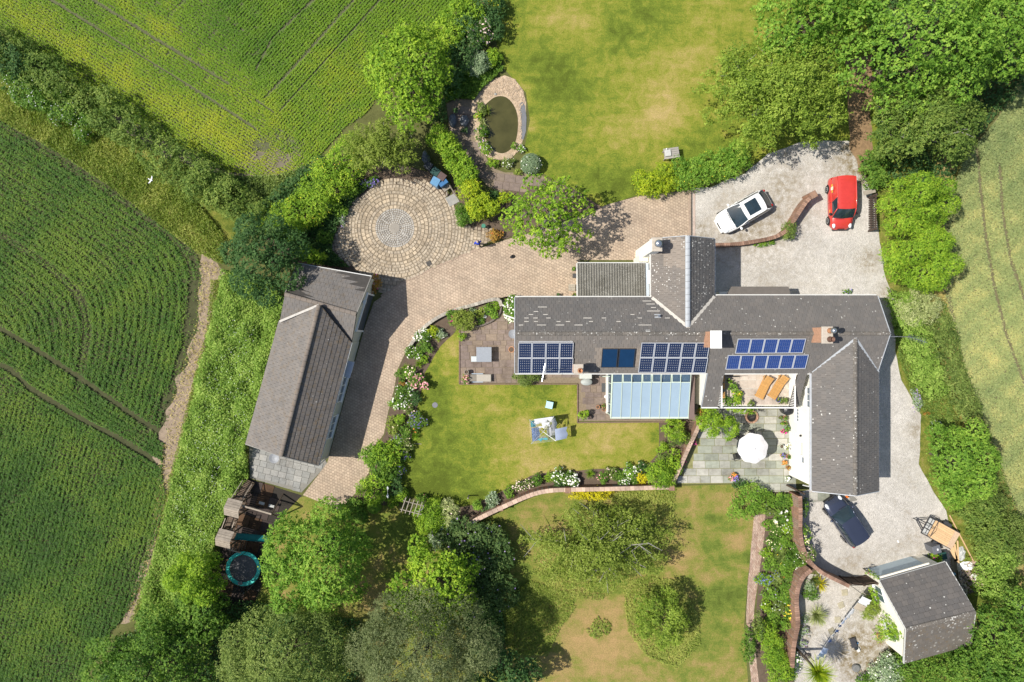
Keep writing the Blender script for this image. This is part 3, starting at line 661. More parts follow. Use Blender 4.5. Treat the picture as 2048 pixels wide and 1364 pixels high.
# --- pond
sheet('pond_gravel', [(962, 180), (985, 160), (1008, 152), (1030, 158), (1046, 182), (1052, 205), (1052, 260), (1040, 300), (1020, 318), (985, 318), (955, 300), (940, 250), (945, 205)], .026, m_gravel('pebbles', (.52, .40, .28)), {'litter': lambda x, y, v: .12}, .4, amp=.1)
n = N('pond_water'); n.pr(.06, .5); n.col(n.ramp(n.noise(1.2, 4), [(.3, (.050, .048, .014)), (.7, (.075, .070, .022))])); n.bump(n.noise(3, 2), .02, .01)
water = sheet('pond_water', [(q.x, q.y) for q in smooth_poly([P(*a) for a in [(975, 205), (990, 193), (1010, 192), (1026, 206), (1036, 230), (1036, 262), (1030, 290), (1015, 305), (998, 308), (980, 295), (966, 268), (958, 240), (962, 218)]], 2)], .032, n.m, px=False)
# ------------------------------------------------------------------ crops in their rows
def fbv(x, y, s, z=0.0):
    """cheap smooth noise for arrays"""
    return (np.sin(x * s + 1.7 * np.sin(y * s * .8 + z)) + np.sin(y * s * 1.3 + 2.1 * np.sin(x * s * .7 + z * 2)) + .6 * np.sin((x + y) * s * 2.3 + z * 3)) / 2.6
def near(x, y, pts, wd):
    d = np.full(x.shape, 1e9)
    for (ax, ay), (bx, by) in zip(pts, pts[1:]):
        l2 = (bx - ax) ** 2 + (by - ay) ** 2; t = np.clip(((x - ax) * (bx - ax) + (y - ay) * (by - ay)) / l2, 0, 1)
        d = np.minimum(d, np.hypot(x - ax - t * (bx - ax), y - ay - t * (by - ay)))
    return d < wd
TR_W = [[(-20, 645), (60, 690), (150, 748), (270, 832), (330, 870)], [(-20, 725), (20, 735), (60, 775), (150, 830), (230, 872), (320, 925)]]
def snap_w(x, y):
    jx, jy = x + 5 * fbv(x, y, .02, 1), y + 5 * fbv(x, y, .02, 2)
    def G(x, y):
        a = .53 * x - .85 * y + 197; b = .968 * x + .25 * y - 546; k = 48.0
        mx = np.maximum(a, b); return mx + k * np.log(np.exp((a - mx) / k) + np.exp((b - mx) / k))
    up = y < 690 + .60 * x; mid = ~up & (y < 770 + .55 * x)
    e = 1.0; g = G(x, y); gx = (G(x + e, y) - g) / e; gy = (G(x, y + e) - g) / e
    g2 = .968 * x + .25 * y; g3 = -.53 * x + .85 * y
    gg = np.where(up, g, np.where(mid, g3, g2)); gx = np.where(up, gx, np.where(mid, -.53, .968)); gy = np.where(up, gy, np.where(mid, .85, .25))
    s = np.where(up, 12.5, 9.5); off = gg - np.round(gg / s) * s; m2 = gx * gx + gy * gy; amt = np.where(rng.random(len(x)) < .5, np.where(up, .68, .55), .0)
    row = np.round(gg / s); x2 = x - off * amt * gx / m2; y2 = y - off * amt * gy / m2
    keep = np.ones(len(x), bool)
    for q in TR_W: keep &= ~near(x2, y2, q, 5.5)
    weak = (np.sin(row * 12.9898) * 43758.5 % 1 < .13) & up
    keep &= ~(weak & (rng.random(len(x)) < .75))
    keep &= ~((g > -26 + 14 * fbv(x, y, .05)) & up & (y > 560) & (rng.random(len(x)) < .8))
    keep &= rng.random(len(x)) < np.clip(.86 + .45 * fbv(x, y, .021, 4), .35, 1)
    return x2, y2, keep
ground_cover('crop', 'dark green broad-row crop in the field left of the dirt track', FIELD_W, .22, 'crop_dark', 260000, .155, .08, 'crop', 1.7, .42, .25, tintf=lambda x, y: .22 * fbv(x, y, .012, 1) + .10 * fbv(x, y, .05, 2) + .12 * (y < 690 + .6 * x), snap=snap_w, tsd=.13)
TR_NL = [[(95, -5), (250, 92), (400, 185), (512, 258)], [(178, -5), (330, 90), (457, 168)]]
TR_NR = [[(560, 222), (660, 112), (765, -5)], [(530, 196), (615, 105), (712, -5)], [(512, 140), (545, 77), (600, 25), (640, -10)], [(512, 200), (548, 225)]]
def snap_n(x, y):
    right = x + 34 * rng.normal(size=len(x)) * .5 + 22 * fbv(x, y, .04, 3) > 430 + y * .52
    a = np.where(right, .747 * x + .665 * y, .52 * x - .855 * y); gx = np.where(right, .747, .52); gy = np.where(right, .665, -.855)
    s = np.where(right, 6.0, 6.0); off = a - np.round(a / s) * s; am = np.where(rng.random(len(x)) < .6, .75, .0); x2, y2 = x - off * am * gx, y - off * am * gy
    keep = np.ones(len(x), bool)
    for q in TR_NL: keep &= ~near(x2, y2, q, 2.6)
    for q in TR_NR: keep &= ~near(x2, y2, q, 2.2)
    b1 = np.exp(-(((x - 545) / 62) ** 2 + ((y - 308) / 50) ** 2) ** 1.5); b2 = .9 * near(x, y, [(235, 235), (450, 348)], 7)
    keep &= rng.random(len(x)) > np.clip(np.maximum(b1 * 1.1 * (.75 + .5 * fbv(x, y, .09, 2)), b2), 0, .93)
    sp = (fbv(x, y, .11, 5) > .72) & (x > 300) & (x < 520) & (y < 170); keep &= ~(sp & (rng.random(len(x)) < .75))
    return x2, y2, keep
ground_cover('crop', 'bright green cereal crop in the top field with thin dark wheel lines', FIELD_N, .14, 'crop_bright', 260000, .12, .065, 'crop', 1.8, .4, .15, tintf=lambda x, y: (lambda f: f * (.16 * fbv(x * .75 + y * .66, y * 0, .05, 3) - .04) + (1 - f) * (.06 + .16 * fbv(x * .52 - y * .855, y * 0, .06, 1)))(1 / (1 + np.exp(-(x - 430 - y * .52) / 22))) + .12 * np.clip((y - 60) / 150, -1, 1) + .10 * fbv(x, y, .02, 7) - .30 * np.exp(-((x - 480) ** 2 + (y - 60) ** 2) / 120 ** 2), snap=snap_n, tsd=.07)
TR_E = [[(1950, 290), (1958, 370), (1968, 470), (1985, 570), (2010, 670), (2055, 790), (2110, 900)], [(1996, 330), (2003, 430), (2018, 520), (2050, 610), (2110, 700)]]
def snap_e(x, y):
    keep = np.ones(len(x), bool)
    for q in TR_E: keep &= ~(near(x, y, q, 3.6) & (rng.random(len(x)) < .95))
    ed = near(x, y, [(1885, 420), (1880, 560), (1895, 640), (1915, 740), (1945, 820), (1985, 930), (2025, 1030), (2060, 1095)], 13); keep &= ~(ed & (rng.random(len(x)) < .7))
    return x, y, keep
ground_cover('crop', 'pale sage green wheat in the field along the right edge', FIELD_E[1:-1] + [(2110, 1110), (2110, 120)], .25, 'crop_wheat', 130000, .15, .06, 'crop', 1.6, .42, .15, tintf=lambda x, y: .16 * fbv(x, y, .03, 1) + .14 * fbv(x, y, .09, 2) - .12 * (y < 420), snap=snap_e, tsd=.10)

# ------------------------------------------------------------------ the round of setts
CIRC = [(742, 372), (765, 360), (800, 356), (868, 362), (893, 395), (912, 420), (925, 452), (986, 455), (986, 478), (957, 496), (880, 529), (806, 563), (766, 588), (744, 568), (744, 556), (705, 535), (672, 512), (660, 492), (672, 468), (688, 432), (712, 398)]
cob = sheet('cobbled_circle', CIRC, .018, plain('sett_joint', (.215, .175, .125), .3, 6, .95))
sett_m = m_slab('sett_stone', (.385, .315, .23), .25, .22); sett_g = m_slab('sett_granite', (.40, .385, .36), .2, .15)
cc = P(790, 456); PXM = H / F
lb_ = [(P(a, b).x, P(a, b).y) for a, b in CIRC]
def ring_setts():
    proto = MB().bbox((0, 0, 0), (1, 1, .05), .05).build('sett', sett_m, cob); first = True
    n_obj = 0; rest = MB(); g = random.Random(5); cand = []
    r = 42 * PXM
    while r < 205 * PXM:
        wd = g.choice((.23, .25, .29)); k = int(2 * math.pi * r / g.choice((.25, .28, .31))); a0 = g.random() * 6
        for i in range(k):
            a = a0 + (i + g.uniform(-.12, .12)) * 2 * math.pi / k; x, y = cc.x + math.cos(a) * r, cc.y + math.sin(a) * r
            if inside(lb_, [x], [y])[0]: cand.append((x, y, a, wd - g.uniform(.02, .05), 2 * math.pi * r / k - g.uniform(.02, .055)))
        r += wd
    order = sorted(range(len(cand)), key=lambda i: -cand[i][3] * cand[i][4])
    big = set(order[:300])
    for i, (x, y, a, d0, d1) in enumerate(cand):
        z = .03 + g.uniform(-.008, .008)
        if i in big:
            o = proto if first else copy_part(proto, cob); first = False
            o.location = (x, y, z); o.rotation_euler = (g.uniform(-.05, .05), g.uniform(-.05, .05), a + g.uniform(-.06, .06)); o.scale = (d0, d1, 1)
        else: rest.bbox((x, y, z), (d0, d1, .05), .025, a + g.uniform(-.06, .06))
    rest.build('small_sett', m_slab('sett_stone_mixed', (.375, .315, .24), .42, 0), cob, kind='stuff')
    fine = MB(); r = 11 * PXM
    while r < 41 * PXM:
        k = int(2 * math.pi * r / .155)
        for i in range(k):
            a = (i + g.uniform(-.1, .1)) * 2 * math.pi / k + r * 3; fine.bbox((cc.x + math.cos(a) * r, cc.y + math.sin(a) * r, .034 + g.uniform(-.004, .004)), (.135, .135, .05), .02, a)
        r += .165
    fine.build('granite_sett', m_slab('sett_granite_mixed', (.36, .34, .31), .3, 0), cob, kind='stuff')
    for i in range(8):
        a = i * math.pi / 4 + .2; MB().box((cc.x + math.cos(a) * 24 * PXM, cc.y + math.sin(a) * 24 * PXM, .05), (.62, .05, .04), a).build('spoke_strip', plain('spoke_stone', (.42, .40, .36), .15, 6, .9), cob)
    MB().lathe([(.40, .0), (.40, .055), (.36, .07), (0, .072)], (cc.x, cc.y, .02), 24).build('centre_stone', plain('centre_stone', (.27, .245, .21), .15, 5, .9), cob)
ring_setts()
# ------------------------------------------------------------------ buildings
def m_tile(name, c, lichen=.45, lsize=5.0, moss=0.0, var=.16):
    """concrete tiles: a shade for every tile, dust along the laps, white and grey lichen spots"""
    n = N(name); n.pr(.88, .25)
    tone = n.math('ADD', n.attr('tone'), n.new('ObjectInfo').outputs['Alpha'] if False else 0.0)
    oc = n.new('ObjectInfo'); sep = n.new('SeparateColor'); n.L(oc.outputs['Color'], sep.inputs[0]); tone = n.math('ADD', n.attr('tone'), sep.outputs[0])
    f = n.math('ADD', n.math('MULTIPLY', n.noise(1.2, 6, .65, n.new('NewGeometry').outputs['Position']), .6), n.math('MULTIPLY', n.noise(18, 4, .75), .4))
    col = n.ramp(f, [(.3, sh(c, 1 - var)), (.7, sh(c, 1 + var))]); col = n.mix(tone, col, (.33, .27, .215))
    pos = n.new('NewGeometry').outputs['Position']
    big = n.ramp(n.noise(.55, 4, .6, pos), [(.42, 0), (.62, 1)])
    v = n.vor(lsize, out='Distance', co=pos); vc = n.vor(lsize, out='Color', co=pos)
    sp = n.new('SeparateColor'); n.L(vc, sp.inputs[0])
    rad = n.math('MULTIPLY', n.math('SUBTRACT', sp.outputs[0], 1 - lichen * .55, True), .75)
    spot = n.math('LESS_THAN', v, rad); spot = n.math('MULTIPLY', spot, n.math('ADD', n.math('MULTIPLY', big, .8), .2))
    fine = n.vor(lsize * 3.5, out='Distance', co=pos); fs = n.math('MULTIPLY', n.math('LESS_THAN', fine, .13 * lichen + .02), n.math('MULTIPLY', big, .7))
    col = n.mix(n.math('MAXIMUM', spot, fs), col, (.55, .54, .50))
    if moss: col = n.mix(n.math('MULTIPLY', n.ramp(n.noise(3, 5, .7, pos), [(.52, 0), (.62, 1)]), moss), col, (.16, .11, .055))
    n.col(col); n.bump(n.noise(30, 4), .3, .01); MATS[name] = n.m; return n.m
RENDER_W = plain('render_white', (.80, .78, .71), .05, 1.2, .9, .2, bump=.1)
RENDER_G = plain('render_grey', (.46, .47, .41), .08, 1.2, .9, .2, bump=.1)
RENDER_C = plain('render_cream', (.78, .74, .64), .05, 1.2, .9, .2, bump=.1)
FASCIA = plain('fascia_white', (.56, .56, .54), .08, 3, .5)
GUT = plain('gutter_grey', (.42, .44, .47), .12, 3, .5)
LEAD = plain('lead', (.36, .38, .40), .15, 4, .6)
BRICK = plain('stack_brick', (.42, .235, .15), .3, 8, .9)
POT = plain('terracotta', (.50, .24, .12), .18, 8, .8, obj=.2)
GLASS = plain('window_glass', (.07, .10, .13), .2, 2, .06, .6, bump=0)
PVC = plain('frame_white', (.78, .78, .76), .05, 3, .4)
DECK = plain('roof_felt', (.06, .055, .05), .2, 5, .9)

def tiles(parent, corners, gauge, width, mat, budget, tonef=None, seed=0, thick=.03, lift=.035):
    """lay tiles over a convex roof plane; whole ones become objects while the budget lasts, cut ones and the rest are joined"""
    g = random.Random(seed); cs = [Vector(c) for c in corners]
    nrm = Vector((0, 0, 0))
    for i in range(len(cs)):
        a, b = cs[i], cs[(i + 1) % len(cs)]; nrm += a.cross(b)
    nrm.normalize()
    if nrm.z < 0: nrm = -nrm; cs = cs[::-1]
    e = Vector((0, 0, 1)).cross(nrm).normalized(); u = nrm.cross(e).normalized(); u = u if u.z > 0 else -u
    o = min(cs, key=lambda q: q.z); loc = [((q - o).dot(e), (q - o).dot(u)) for q in cs]
    ar = sum(loc[i][0] * loc[(i + 1) % len(loc)][1] - loc[(i + 1) % len(loc)][0] * loc[i][1] for i in range(len(loc)))
    if ar < 0: loc = loc[::-1]
    def clip(poly):
        for i in range(len(loc)):
            (ax, ay), (bx, by) = loc[i], loc[(i + 1) % len(loc)]; out = []
            for k in range(len(poly)):
                p, q = poly[k], poly[(k + 1) % len(poly)]
                dp = (bx - ax) * (p[1] - ay) - (by - ay) * (p[0] - ax); dq = (bx - ax) * (q[1] - ay) - (by - ay) * (q[0] - ax)
                if dp >= -1e-9: out.append(p)
                if (dp > 1e-9 and dq < -1e-9) or (dp < -1e-9 and dq > 1e-9): t = dp / (dp - dq); out.append((p[0] + (q[0] - p[0]) * t, p[1] + (q[1] - p[1]) * t))
            poly = out
            if len(poly) < 3: return []
        return poly
    a0, a1 = min(q[0] for q in loc), max(q[0] for q in loc); b0, b1 = min(q[1] for q in loc), max(q[1] for q in loc)
    rest = MB(); tn = []; made = 0; proto = None; row = 0; b = b0
    full = width * gauge * .97
    spots = []
    while b < b1:
        a = a0 - (width * .5 if row % 2 else 0)
        while a < a1:
            q = clip([(a + .006, b), (a + width - .006, b), (a + width - .006, b + gauge), (a + .006, b + gauge)])
            if q:
                ar = abs(sum(q[i][0] * q[(i + 1) % len(q)][1] - q[(i + 1) % len(q)][0] * q[i][1] for i in range(len(q)))) / 2
                spots.append((q, ar > (width - .012) * gauge * .995, a + width / 2, b + gauge / 2))
            a += width
        b += gauge; row += 1
    whole = [i for i, s_ in enumerate(spots) if s_[1]]; g.shuffle(whole); pick = set(sorted(whole)[:budget] if budget < len(whole) else whole)
    M3 = Matrix((e, u, nrm)).transposed().to_4x4()
    for i, (q, wh, ca, cb) in enumerate(spots):
        cen = o + e * ca + u * cb; t_ = (tonef(*pix(cen)) if tonef else 0) + g.uniform(-.05, .09); t_ = max(0, t_)
        dz = g.uniform(0, .006)
        if i in pick:
            if proto is None:
                w2, g2 = width / 2 - .006, gauge / 2
                vs = [(-w2, -g2 - .02, .004), (w2, -g2 - .02, .004), (w2, g2, -.028), (-w2, g2, -.028), (-w2, -g2 - .02, thick), (w2, -g2 - .02, thick), (w2, g2, .002), (-w2, g2, .002)]
                proto = MB().add(vs, [(3, 2, 1, 0), (4, 5, 6, 7), (0, 1, 5, 4), (1, 2, 6, 5), (2, 3, 7, 6), (3, 0, 4, 7)]).build('roof_tile', mat, parent); ob = proto
            else: ob = copy_part(proto, parent)
            ob.matrix_local = wm(parent).inverted() @ Matrix.Translation(cen + nrm * (lift + dz)) @ M3; ob.color = (t_, 0, 0, 1); made += 1
        else:
            bl = min(p_[1] for p_ in [(0, cb - gauge / 2)])
            top = [o + e * p_[0] + u * (p_[1] - (.02 if p_[1] < bl + .01 and b0 < bl else 0)) + nrm * (lift + dz + thick - (thick - .002) * (p_[1] - bl) / gauge) for p_ in q]
            bot = [v - nrm * thick for v in top]; k = len(top)
            rest.add(top + bot, [tuple(range(k))] + [(j, k + j, k + (j + 1) % k, (j + 1) % k) for j in range(k)]); tn += [t_] * (k + 1)
    if rest.f:
        im = wm(parent).inverted(); me = bpy.data.meshes.new('tile_run'); me.from_pydata([tuple(im @ Vector(v)) for v in rest.v], [], rest.f)
        at = me.attributes.new('tone', 'FLOAT', 'FACE'); at.data.foreach_set('value', tn)
        ob = link('tile_run', me, mat, parent, kind='stuff'); ob.color = (0, 0, 0, 1)
    return made
def ridge_line(parent, a, b, mat, w=.26, ln=.45, name='ridge_tile'):
    """half-round ridge tiles, each its own piece"""
    a, b = Vector(a), Vector(b); n = max(1, round((b - a).length / ln)); d = (b - a) / n; pr = None; L_ = d.length
    for i in range(n):
        if pr is None:
            m = MB(); vs = []; fs = []; K = 6
            for x in (-L_ / 2 + .008, L_ / 2 - .008):
                for k in range(K + 1): th = math.pi * k / K; vs.append((x, math.cos(th) * w / 2, math.sin(th) * w * .34))
            fs = [(k, k + 1, K + 2 + k, K + 1 + k) for k in range(K)] + [tuple(range(K + 1)), tuple(range(K + 1, 2 * K + 2))[::-1]]
            pr = m.add(vs, fs).build(name, mat, parent); ob = pr
        else: ob = copy_part(pr, parent)
        c = a + d * (i + .5); x = d.normalized(); y = Vector((0, 0, 1)).cross(x).normalized(); z = x.cross(y)
        ob.matrix_local = wm(parent).inverted() @ Matrix.Translation(c) @ Matrix((x, y, z)).transposed().to_4x4(); ob.color = (random.uniform(0, .15), 0, 0, 1)
def strip(parent, name, a, b, w, th, mat, up=(0, 0, 1)):
    return MB().bar(a, b, w, th, up).build(name, mat, parent, world=True)
def window(parent, c, ax, wdt, hgt, panes=2, depth=.06, frame=PVC, sill=True, out=None):
    """a window on a vertical wall: c its centre, ax the horizontal direction of the wall, out the outward direction"""
    c = Vector(c); ax = Vector(ax).normalized(); out = Vector(out).normalized(); up = Vector((0, 0, 1))
    m = MB(); t = .06
    for s in (-1, 1):
        m.bar(c + ax * s * wdt / 2 - up * hgt / 2 + out * depth / 2, c + ax * s * wdt / 2 + up * hgt / 2 + out * depth / 2, t, depth, up=out)
        m.bar(c - ax * (wdt / 2 - t / 2) + up * s * (hgt / 2 - t / 2) + out * depth / 2, c + ax * (wdt / 2 - t / 2) + up * s * (hgt / 2 - t / 2) + out * depth / 2, t, depth, up=out)
    for k in range(1, panes):
        q = c + ax * (-wdt / 2 + wdt * k / panes); m.bar(q - up * (hgt / 2 - t) + out * depth * .45, q + up * (hgt / 2 - t) + out * depth * .45, t * .8, depth * .8, up=out)
    f = m.build('window', frame, parent, world=True)
    for k in range(panes):
        q = c + ax * (-wdt / 2 + wdt * (k + .5) / panes) + out * .02
        MB().bar(q - ax * (wdt / panes / 2 - t * .6), q + ax * (wdt / panes / 2 - t * .6), .012, hgt - t, up=up).build('pane', GLASS, f, world=True)
    if sill: MB().bar(c - ax * (wdt / 2 + .08) - up * (hgt / 2 + .03) + out * .07, c + ax * (wdt / 2 + .08) - up * (hgt / 2 + .03) + out * .07, .16, .06).build('sill', frame, f, world=True)
    return f

# ============================================================ the farmhouse
house = thing('farmhouse', 'long white farmhouse with dark tiled roofs and solar panels', 'house', (12.5, 0, 0))
MR, MY, SL = 6.16, .5, .6             # main ridge height, its y, slope
zN = lambda y: MR - SL * (y - MY)
zS = lambda y: MR - SL * (MY - y)
X0, X1, YN, YS = .21, 25.35, 3.0, -2.2
NX, NZ, NL, NR, NY = 11.86, 5.9, 9.69, 14.03, 7.08
EX, EZ, EL, ER, EY = 23.14, 5.97, 20.85, 25.43, -10.4
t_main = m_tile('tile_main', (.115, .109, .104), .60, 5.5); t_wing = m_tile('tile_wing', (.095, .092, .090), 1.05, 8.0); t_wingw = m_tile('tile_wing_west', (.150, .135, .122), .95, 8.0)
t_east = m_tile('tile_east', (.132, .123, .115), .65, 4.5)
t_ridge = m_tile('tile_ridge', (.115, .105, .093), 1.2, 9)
vN = lambda x, y: (x, y, zN(y)); vS = lambda x, y: (x, y, zS(y))
vn = lambda x, y: (x, y, NZ - SL * abs(x - NX)); ve = lambda x, y: (x, y, EZ - SL * abs(x - EX))
yA = MY + (MR - NZ) / SL; yB = MY - (MR - EZ) / SL       # where the wings' ridges run into the main roof
planes = {
    'nl': [vN(X0, YN), vN(NL, YN), vN(NX, yA), vN(NX, MY), vN(X0, MY)],
    'nr': [vN(NR, YN + .12), vN(X1, YN + .12), vN(X1, MY), vN(NX, MY), vN(NX, yA)],
    'sl': [vS(X0, YS), vS(13.6, YS), vS(13.6, MY), vS(X0, MY)],
    'sr': [vS(13.6, YS), vS(EL + .02, YS), vS(EX, yB), vS(EX, MY), vS(13.6, MY)],
    'se': [vS(EX, yB), vS(X1, YS), vS(X1, MY), vS(EX, MY)],
    'ww': [vn(NX, yA), vn(NX, NY), vn(NL, NY), vn(NL, YN)], 'we': [vn(NX, yA), vn(NR, YN), vn(NR, NY), vn(NX, NY)],
    'ew': [ve(EX, yB), ve(EL, YS), ve(EL, EY), ve(EX, EY)], 'ee': [ve(EX, yB), ve(EX, EY), ve(ER, EY), ve(ER, YS)],
    'cl': [vS(13.6, YS), vS(13.6, -4.7), vS(14.75, -4.7), vS(14.75, YS)], 'cr': [vS(19.9, YS), vS(19.9, -4.7), vS(20.5, -4.7), vS(20.5, YS)]}
for k, c in planes.items(): MB().slab([Vector(q) - Vector((0, 0, .01)) for q in c], .14).build('roof_deck', DECK, house, world=True)
def tone_w(px, py):
    if 1327 < px < 1372 and 478 < py < 530 + (px - 1327) * .15: return .42 if not (1352 < px < 1358 and py < 500) else .12
    return .06
def tone_s(px, py): return .42 if (1190 < px < 1282 and 690 < py < 730) else (.12 if px < 1290 else .04)
bud = dict(nl=80, nr=70, sl=40, sr=40, se=0, ww=30, we=0, ew=40, ee=0, cl=0, cr=0)
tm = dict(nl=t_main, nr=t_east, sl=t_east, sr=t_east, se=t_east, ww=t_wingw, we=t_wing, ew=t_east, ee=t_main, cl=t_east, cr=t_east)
for i, (k, c) in enumerate(planes.items()):
    tiles(house, c, .30, .30, tm[k], bud[k], tone_w if k == 'ww' else tone_s if k == 'sl' else None, i)
ridge_line(house, (X0, MY, MR + .03), (X1, MY, MR + .03), t_ridge); ridge_line(house, (NX, yA, NZ + .03), (NX, NY, NZ + .03), LEAD, .34); ridge_line(house, (EX, yB, EZ + .03), (EX, EY, EZ + .03), t_ridge, .3)
# valleys, verges, gutters
up = Vector((0, 0, .09))
for a, b in ((vN(NL, YN), vN(NX, yA)), (vN(NR, YN + .1), vN(NX, yA))): strip(house, 'valley_flashing', Vector(a) + up, Vector(b) + up, .22, .03, plain('valley_mortar', (.48, .45, .40), .2, 5, .8))
for a, b in ((vS(EL, YS), vS(EX, yB)), (vS(ER, YS), vS(EX, yB))): strip(house, 'valley_flashing', Vector(a) + up, Vector(b) + up, .16, .03, LEAD)
dn = Vector((0, 0, -.08))
for nm, a, b in (('gutter', vN(X0, YN + .07), vN(NL, YN + .07)), ('gutter', vN(NR, YN + .19), vN(X1, YN + .19)), ('gutter', vS(X0, YS - .07), vS(EL, YS - .07)), ('gutter', ve(EL - .07, YS), ve(EL - .07, EY)), ('gutter', ve(ER + .06, YS), ve(ER + .06, EY)),
                 ('gutter', vn(NR + .06, YN + .2), vn(NR + .06, NY)), ('gutter', vn(NL - .06, YN + .2), vn(NL - .06, NY)), ('gutter', vS(13.6, -4.78), vS(20.5, -4.78))):
    strip(house, nm, Vector(a) + dn, Vector(b) + dn, .12, .09, GUT if abs(a[0] - EL) < .2 else FASCIA)
for a, b in ((vn(NL, NY + .03), vn(NX, NY + .03)), (vn(NX, NY + .03), vn(NR, NY + .03)), (ve(EL, EY - .03), ve(EX, EY - .03)), (ve(EX, EY - .03), ve(ER, EY - .03)), (vN(X1 + .03, YN + .1), vN(X1 + .03, MY)), (vS(X1 + .03, YS), vS(X1 + .03, MY)), (vN(X0 - .03, YN), vN(X0 - .03, MY)), (vS(X0 - .03, YS), vS(X0 - .03, MY)), (vS(13.57, YS), vS(13.57, -4.7))):
    strip(house, 'verge_board', Vector(a), Vector(b), .045, .16, LEAD if abs(a[0] - NX) < 3 else GUT)
# walls: gabled boxes under each roof
def gabled(axis, lo, hi, a0, a1, eave, ridge, mid, name='wall', mat=RENDER_W, par=None):
    prof = [(a0, 0), (a1, 0), (a1, eave), (mid, ridge), (a0, eave)]
    vs = [(lo, p, z) if axis == 'x' else (p, lo, z) for p, z in prof] + [(hi, p, z) if axis == 'x' else (p, hi, z) for p, z in prof]
    return MB().add(vs, [(0, 1, 2, 3, 4), (9, 8, 7, 6, 5)] + [(i, (i + 1) % 5, 5 + (i + 1) % 5, 5 + i) for i in range(5)]).build(name, mat, par or house, world=True)
gabled('x', .40, 25.15, -1.95, 2.75, 4.45, MR - .2, MY)
gabled('y', 2.0, 6.9, 9.92, 13.8, 4.42, NZ - .2, NX)
gabled('y', -10.2, -.5, 21.10, 25.2, 4.42, EZ - .2, EX)
# the part with the roof terrace
TZ = 2.75
MB().box(((13.75 + 20.45) / 2, -3.3, TZ / 2 - .05), (6.7, 2.75, TZ - .1)).build('wall', RENDER_W, house, world=True)
for xa, xb in ((13.72, 14.68), (19.98, 20.45)):
    vs = [(x, y, z) for x in (xa, xb) for y, z in ((-4.62, TZ - .1), (-2.2, TZ - .1), (-2.2, zS(-2.2) - .2), (-4.62, zS(-4.62) - .2))]
    MB().add(vs, [(0, 1, 2, 3), (7, 6, 5, 4), (0, 4, 5, 1), (1, 5, 6, 2), (2, 6, 7, 3), (3, 7, 4, 0)]).build('parapet_wall', RENDER_W, house, world=True)
tf = bpy.data.objects.new('roof_terrace', None); C.objects.link(tf); tf.parent = house; tf.location = (0, 0, 0); WM[tf.name] = wm(house)
TT = [m_slab('terrace_tile', (.45, .385, .32), .14, .08), m_slab('terrace_tile_pale', (.50, .43, .365), .14, .06)]
protos = [None, None]; gg = random.Random(3)
for i in range(9):
    for j in range(4):
        k = gg.randrange(2)
        if protos[k] is None: protos[k] = MB().bbox((0, 0, 0), (.575, .575, .04), .01).build('terrace_tile', TT[k], tf); ob = protos[k]
        else: ob = copy_part(protos[k], tf)
        ob.matrix_local = wm(house).inverted() @ Matrix.Translation((14.72 + .58 * (i + .5), -2.2 - .60 * (j + .5) - .02, TZ - .03))
RAIL = plain('rail_white', (.80, .79, .76), .04, 3, .5)
def railing(a, b, zt, zb, n):
    a, b = Vector(a), Vector(b); m = MB().bar((a.x, a.y, zt), (b.x, b.y, zt), .07, .06)
    rl = m.build('railing', RAIL, house, world=True); pr = None
    for i in range(n + 1):
        q = a.lerp(b, i / n); z0 = zb(q.y) if callable(zb) else zb
        if zt - z0 > .05: MB().bar((q.x, q.y, z0), (q.x, q.y, zt), .045, .045).build('spindle', RAIL, rl, world=True)
railing((14.75, -2.3), (14.75, -4.72), 4.0, zS, 20); railing((19.9, -2.3), (19.9, -4.72), 4.0, zS, 20); railing((14.75, -4.72), (19.9, -4.72), 3.75, TZ - .05, 24)
MB().bar((13.6, -4.72, 3.02), (14.75, -4.72, 3.02), .1, .1).build('eaves_board', RAIL, house, world=True)
# windows of the wing's courtyard wall
for y, z, h_, w_, pn in ((-4.0, 3.5, .55, 1.4, 3), (-5.45, 1.7, .5, .95, 4), (-8.6, 2.6, .5, .45, 1)):
    window(house, (21.09, y, z), (0, 1, 0), w_, h_, pn, out=(-1, 0, 0))
window(house, (9.91, 4.6, 3.4), (0, 1, 0), .8, .9, 2, out=(-1, 0, 0)); window(house, (.39, .6, 3.2), (0, 1, 0), .9, .9, 2, out=(-1, 0, 0)); window(house, (.39, -1.2, 1.4), (0, 1, 0), 1.2, 1.1, 2, out=(-1, 0, 0))
for x in (16, 19, 22): window(house, (x, 2.76, 3.2), (1, 0, 0), 1.1, 1.0, 2, out=(0, 1, 0))
for x in (3.0, 6.0): window(house, (x, 2.76, 3.3), (1, 0, 0), 1.1, .9, 2, out=(0, 1, 0))
lamp = MB().blob((21.0, -6.9, 2.3), (.08, .08, .12)).build('wall_lamp', plain('black_iron', (.02, .02, .022), .2, 5, .5), house, world=True)
MB().bar((21.06, -8.9, 2.4), (21.06, -7.4, 2.4), .01, .01).build('wall_cable', MATS['black_iron'], house, world=True)
tube_pts = [(20.95, -9.9, 4.3), (20.9, -10.25, 3.9), (20.8, -10.3, 3.2)]
MB().tube(tube_pts, .045, 6).build('downpipe', FASCIA, house, world=True)
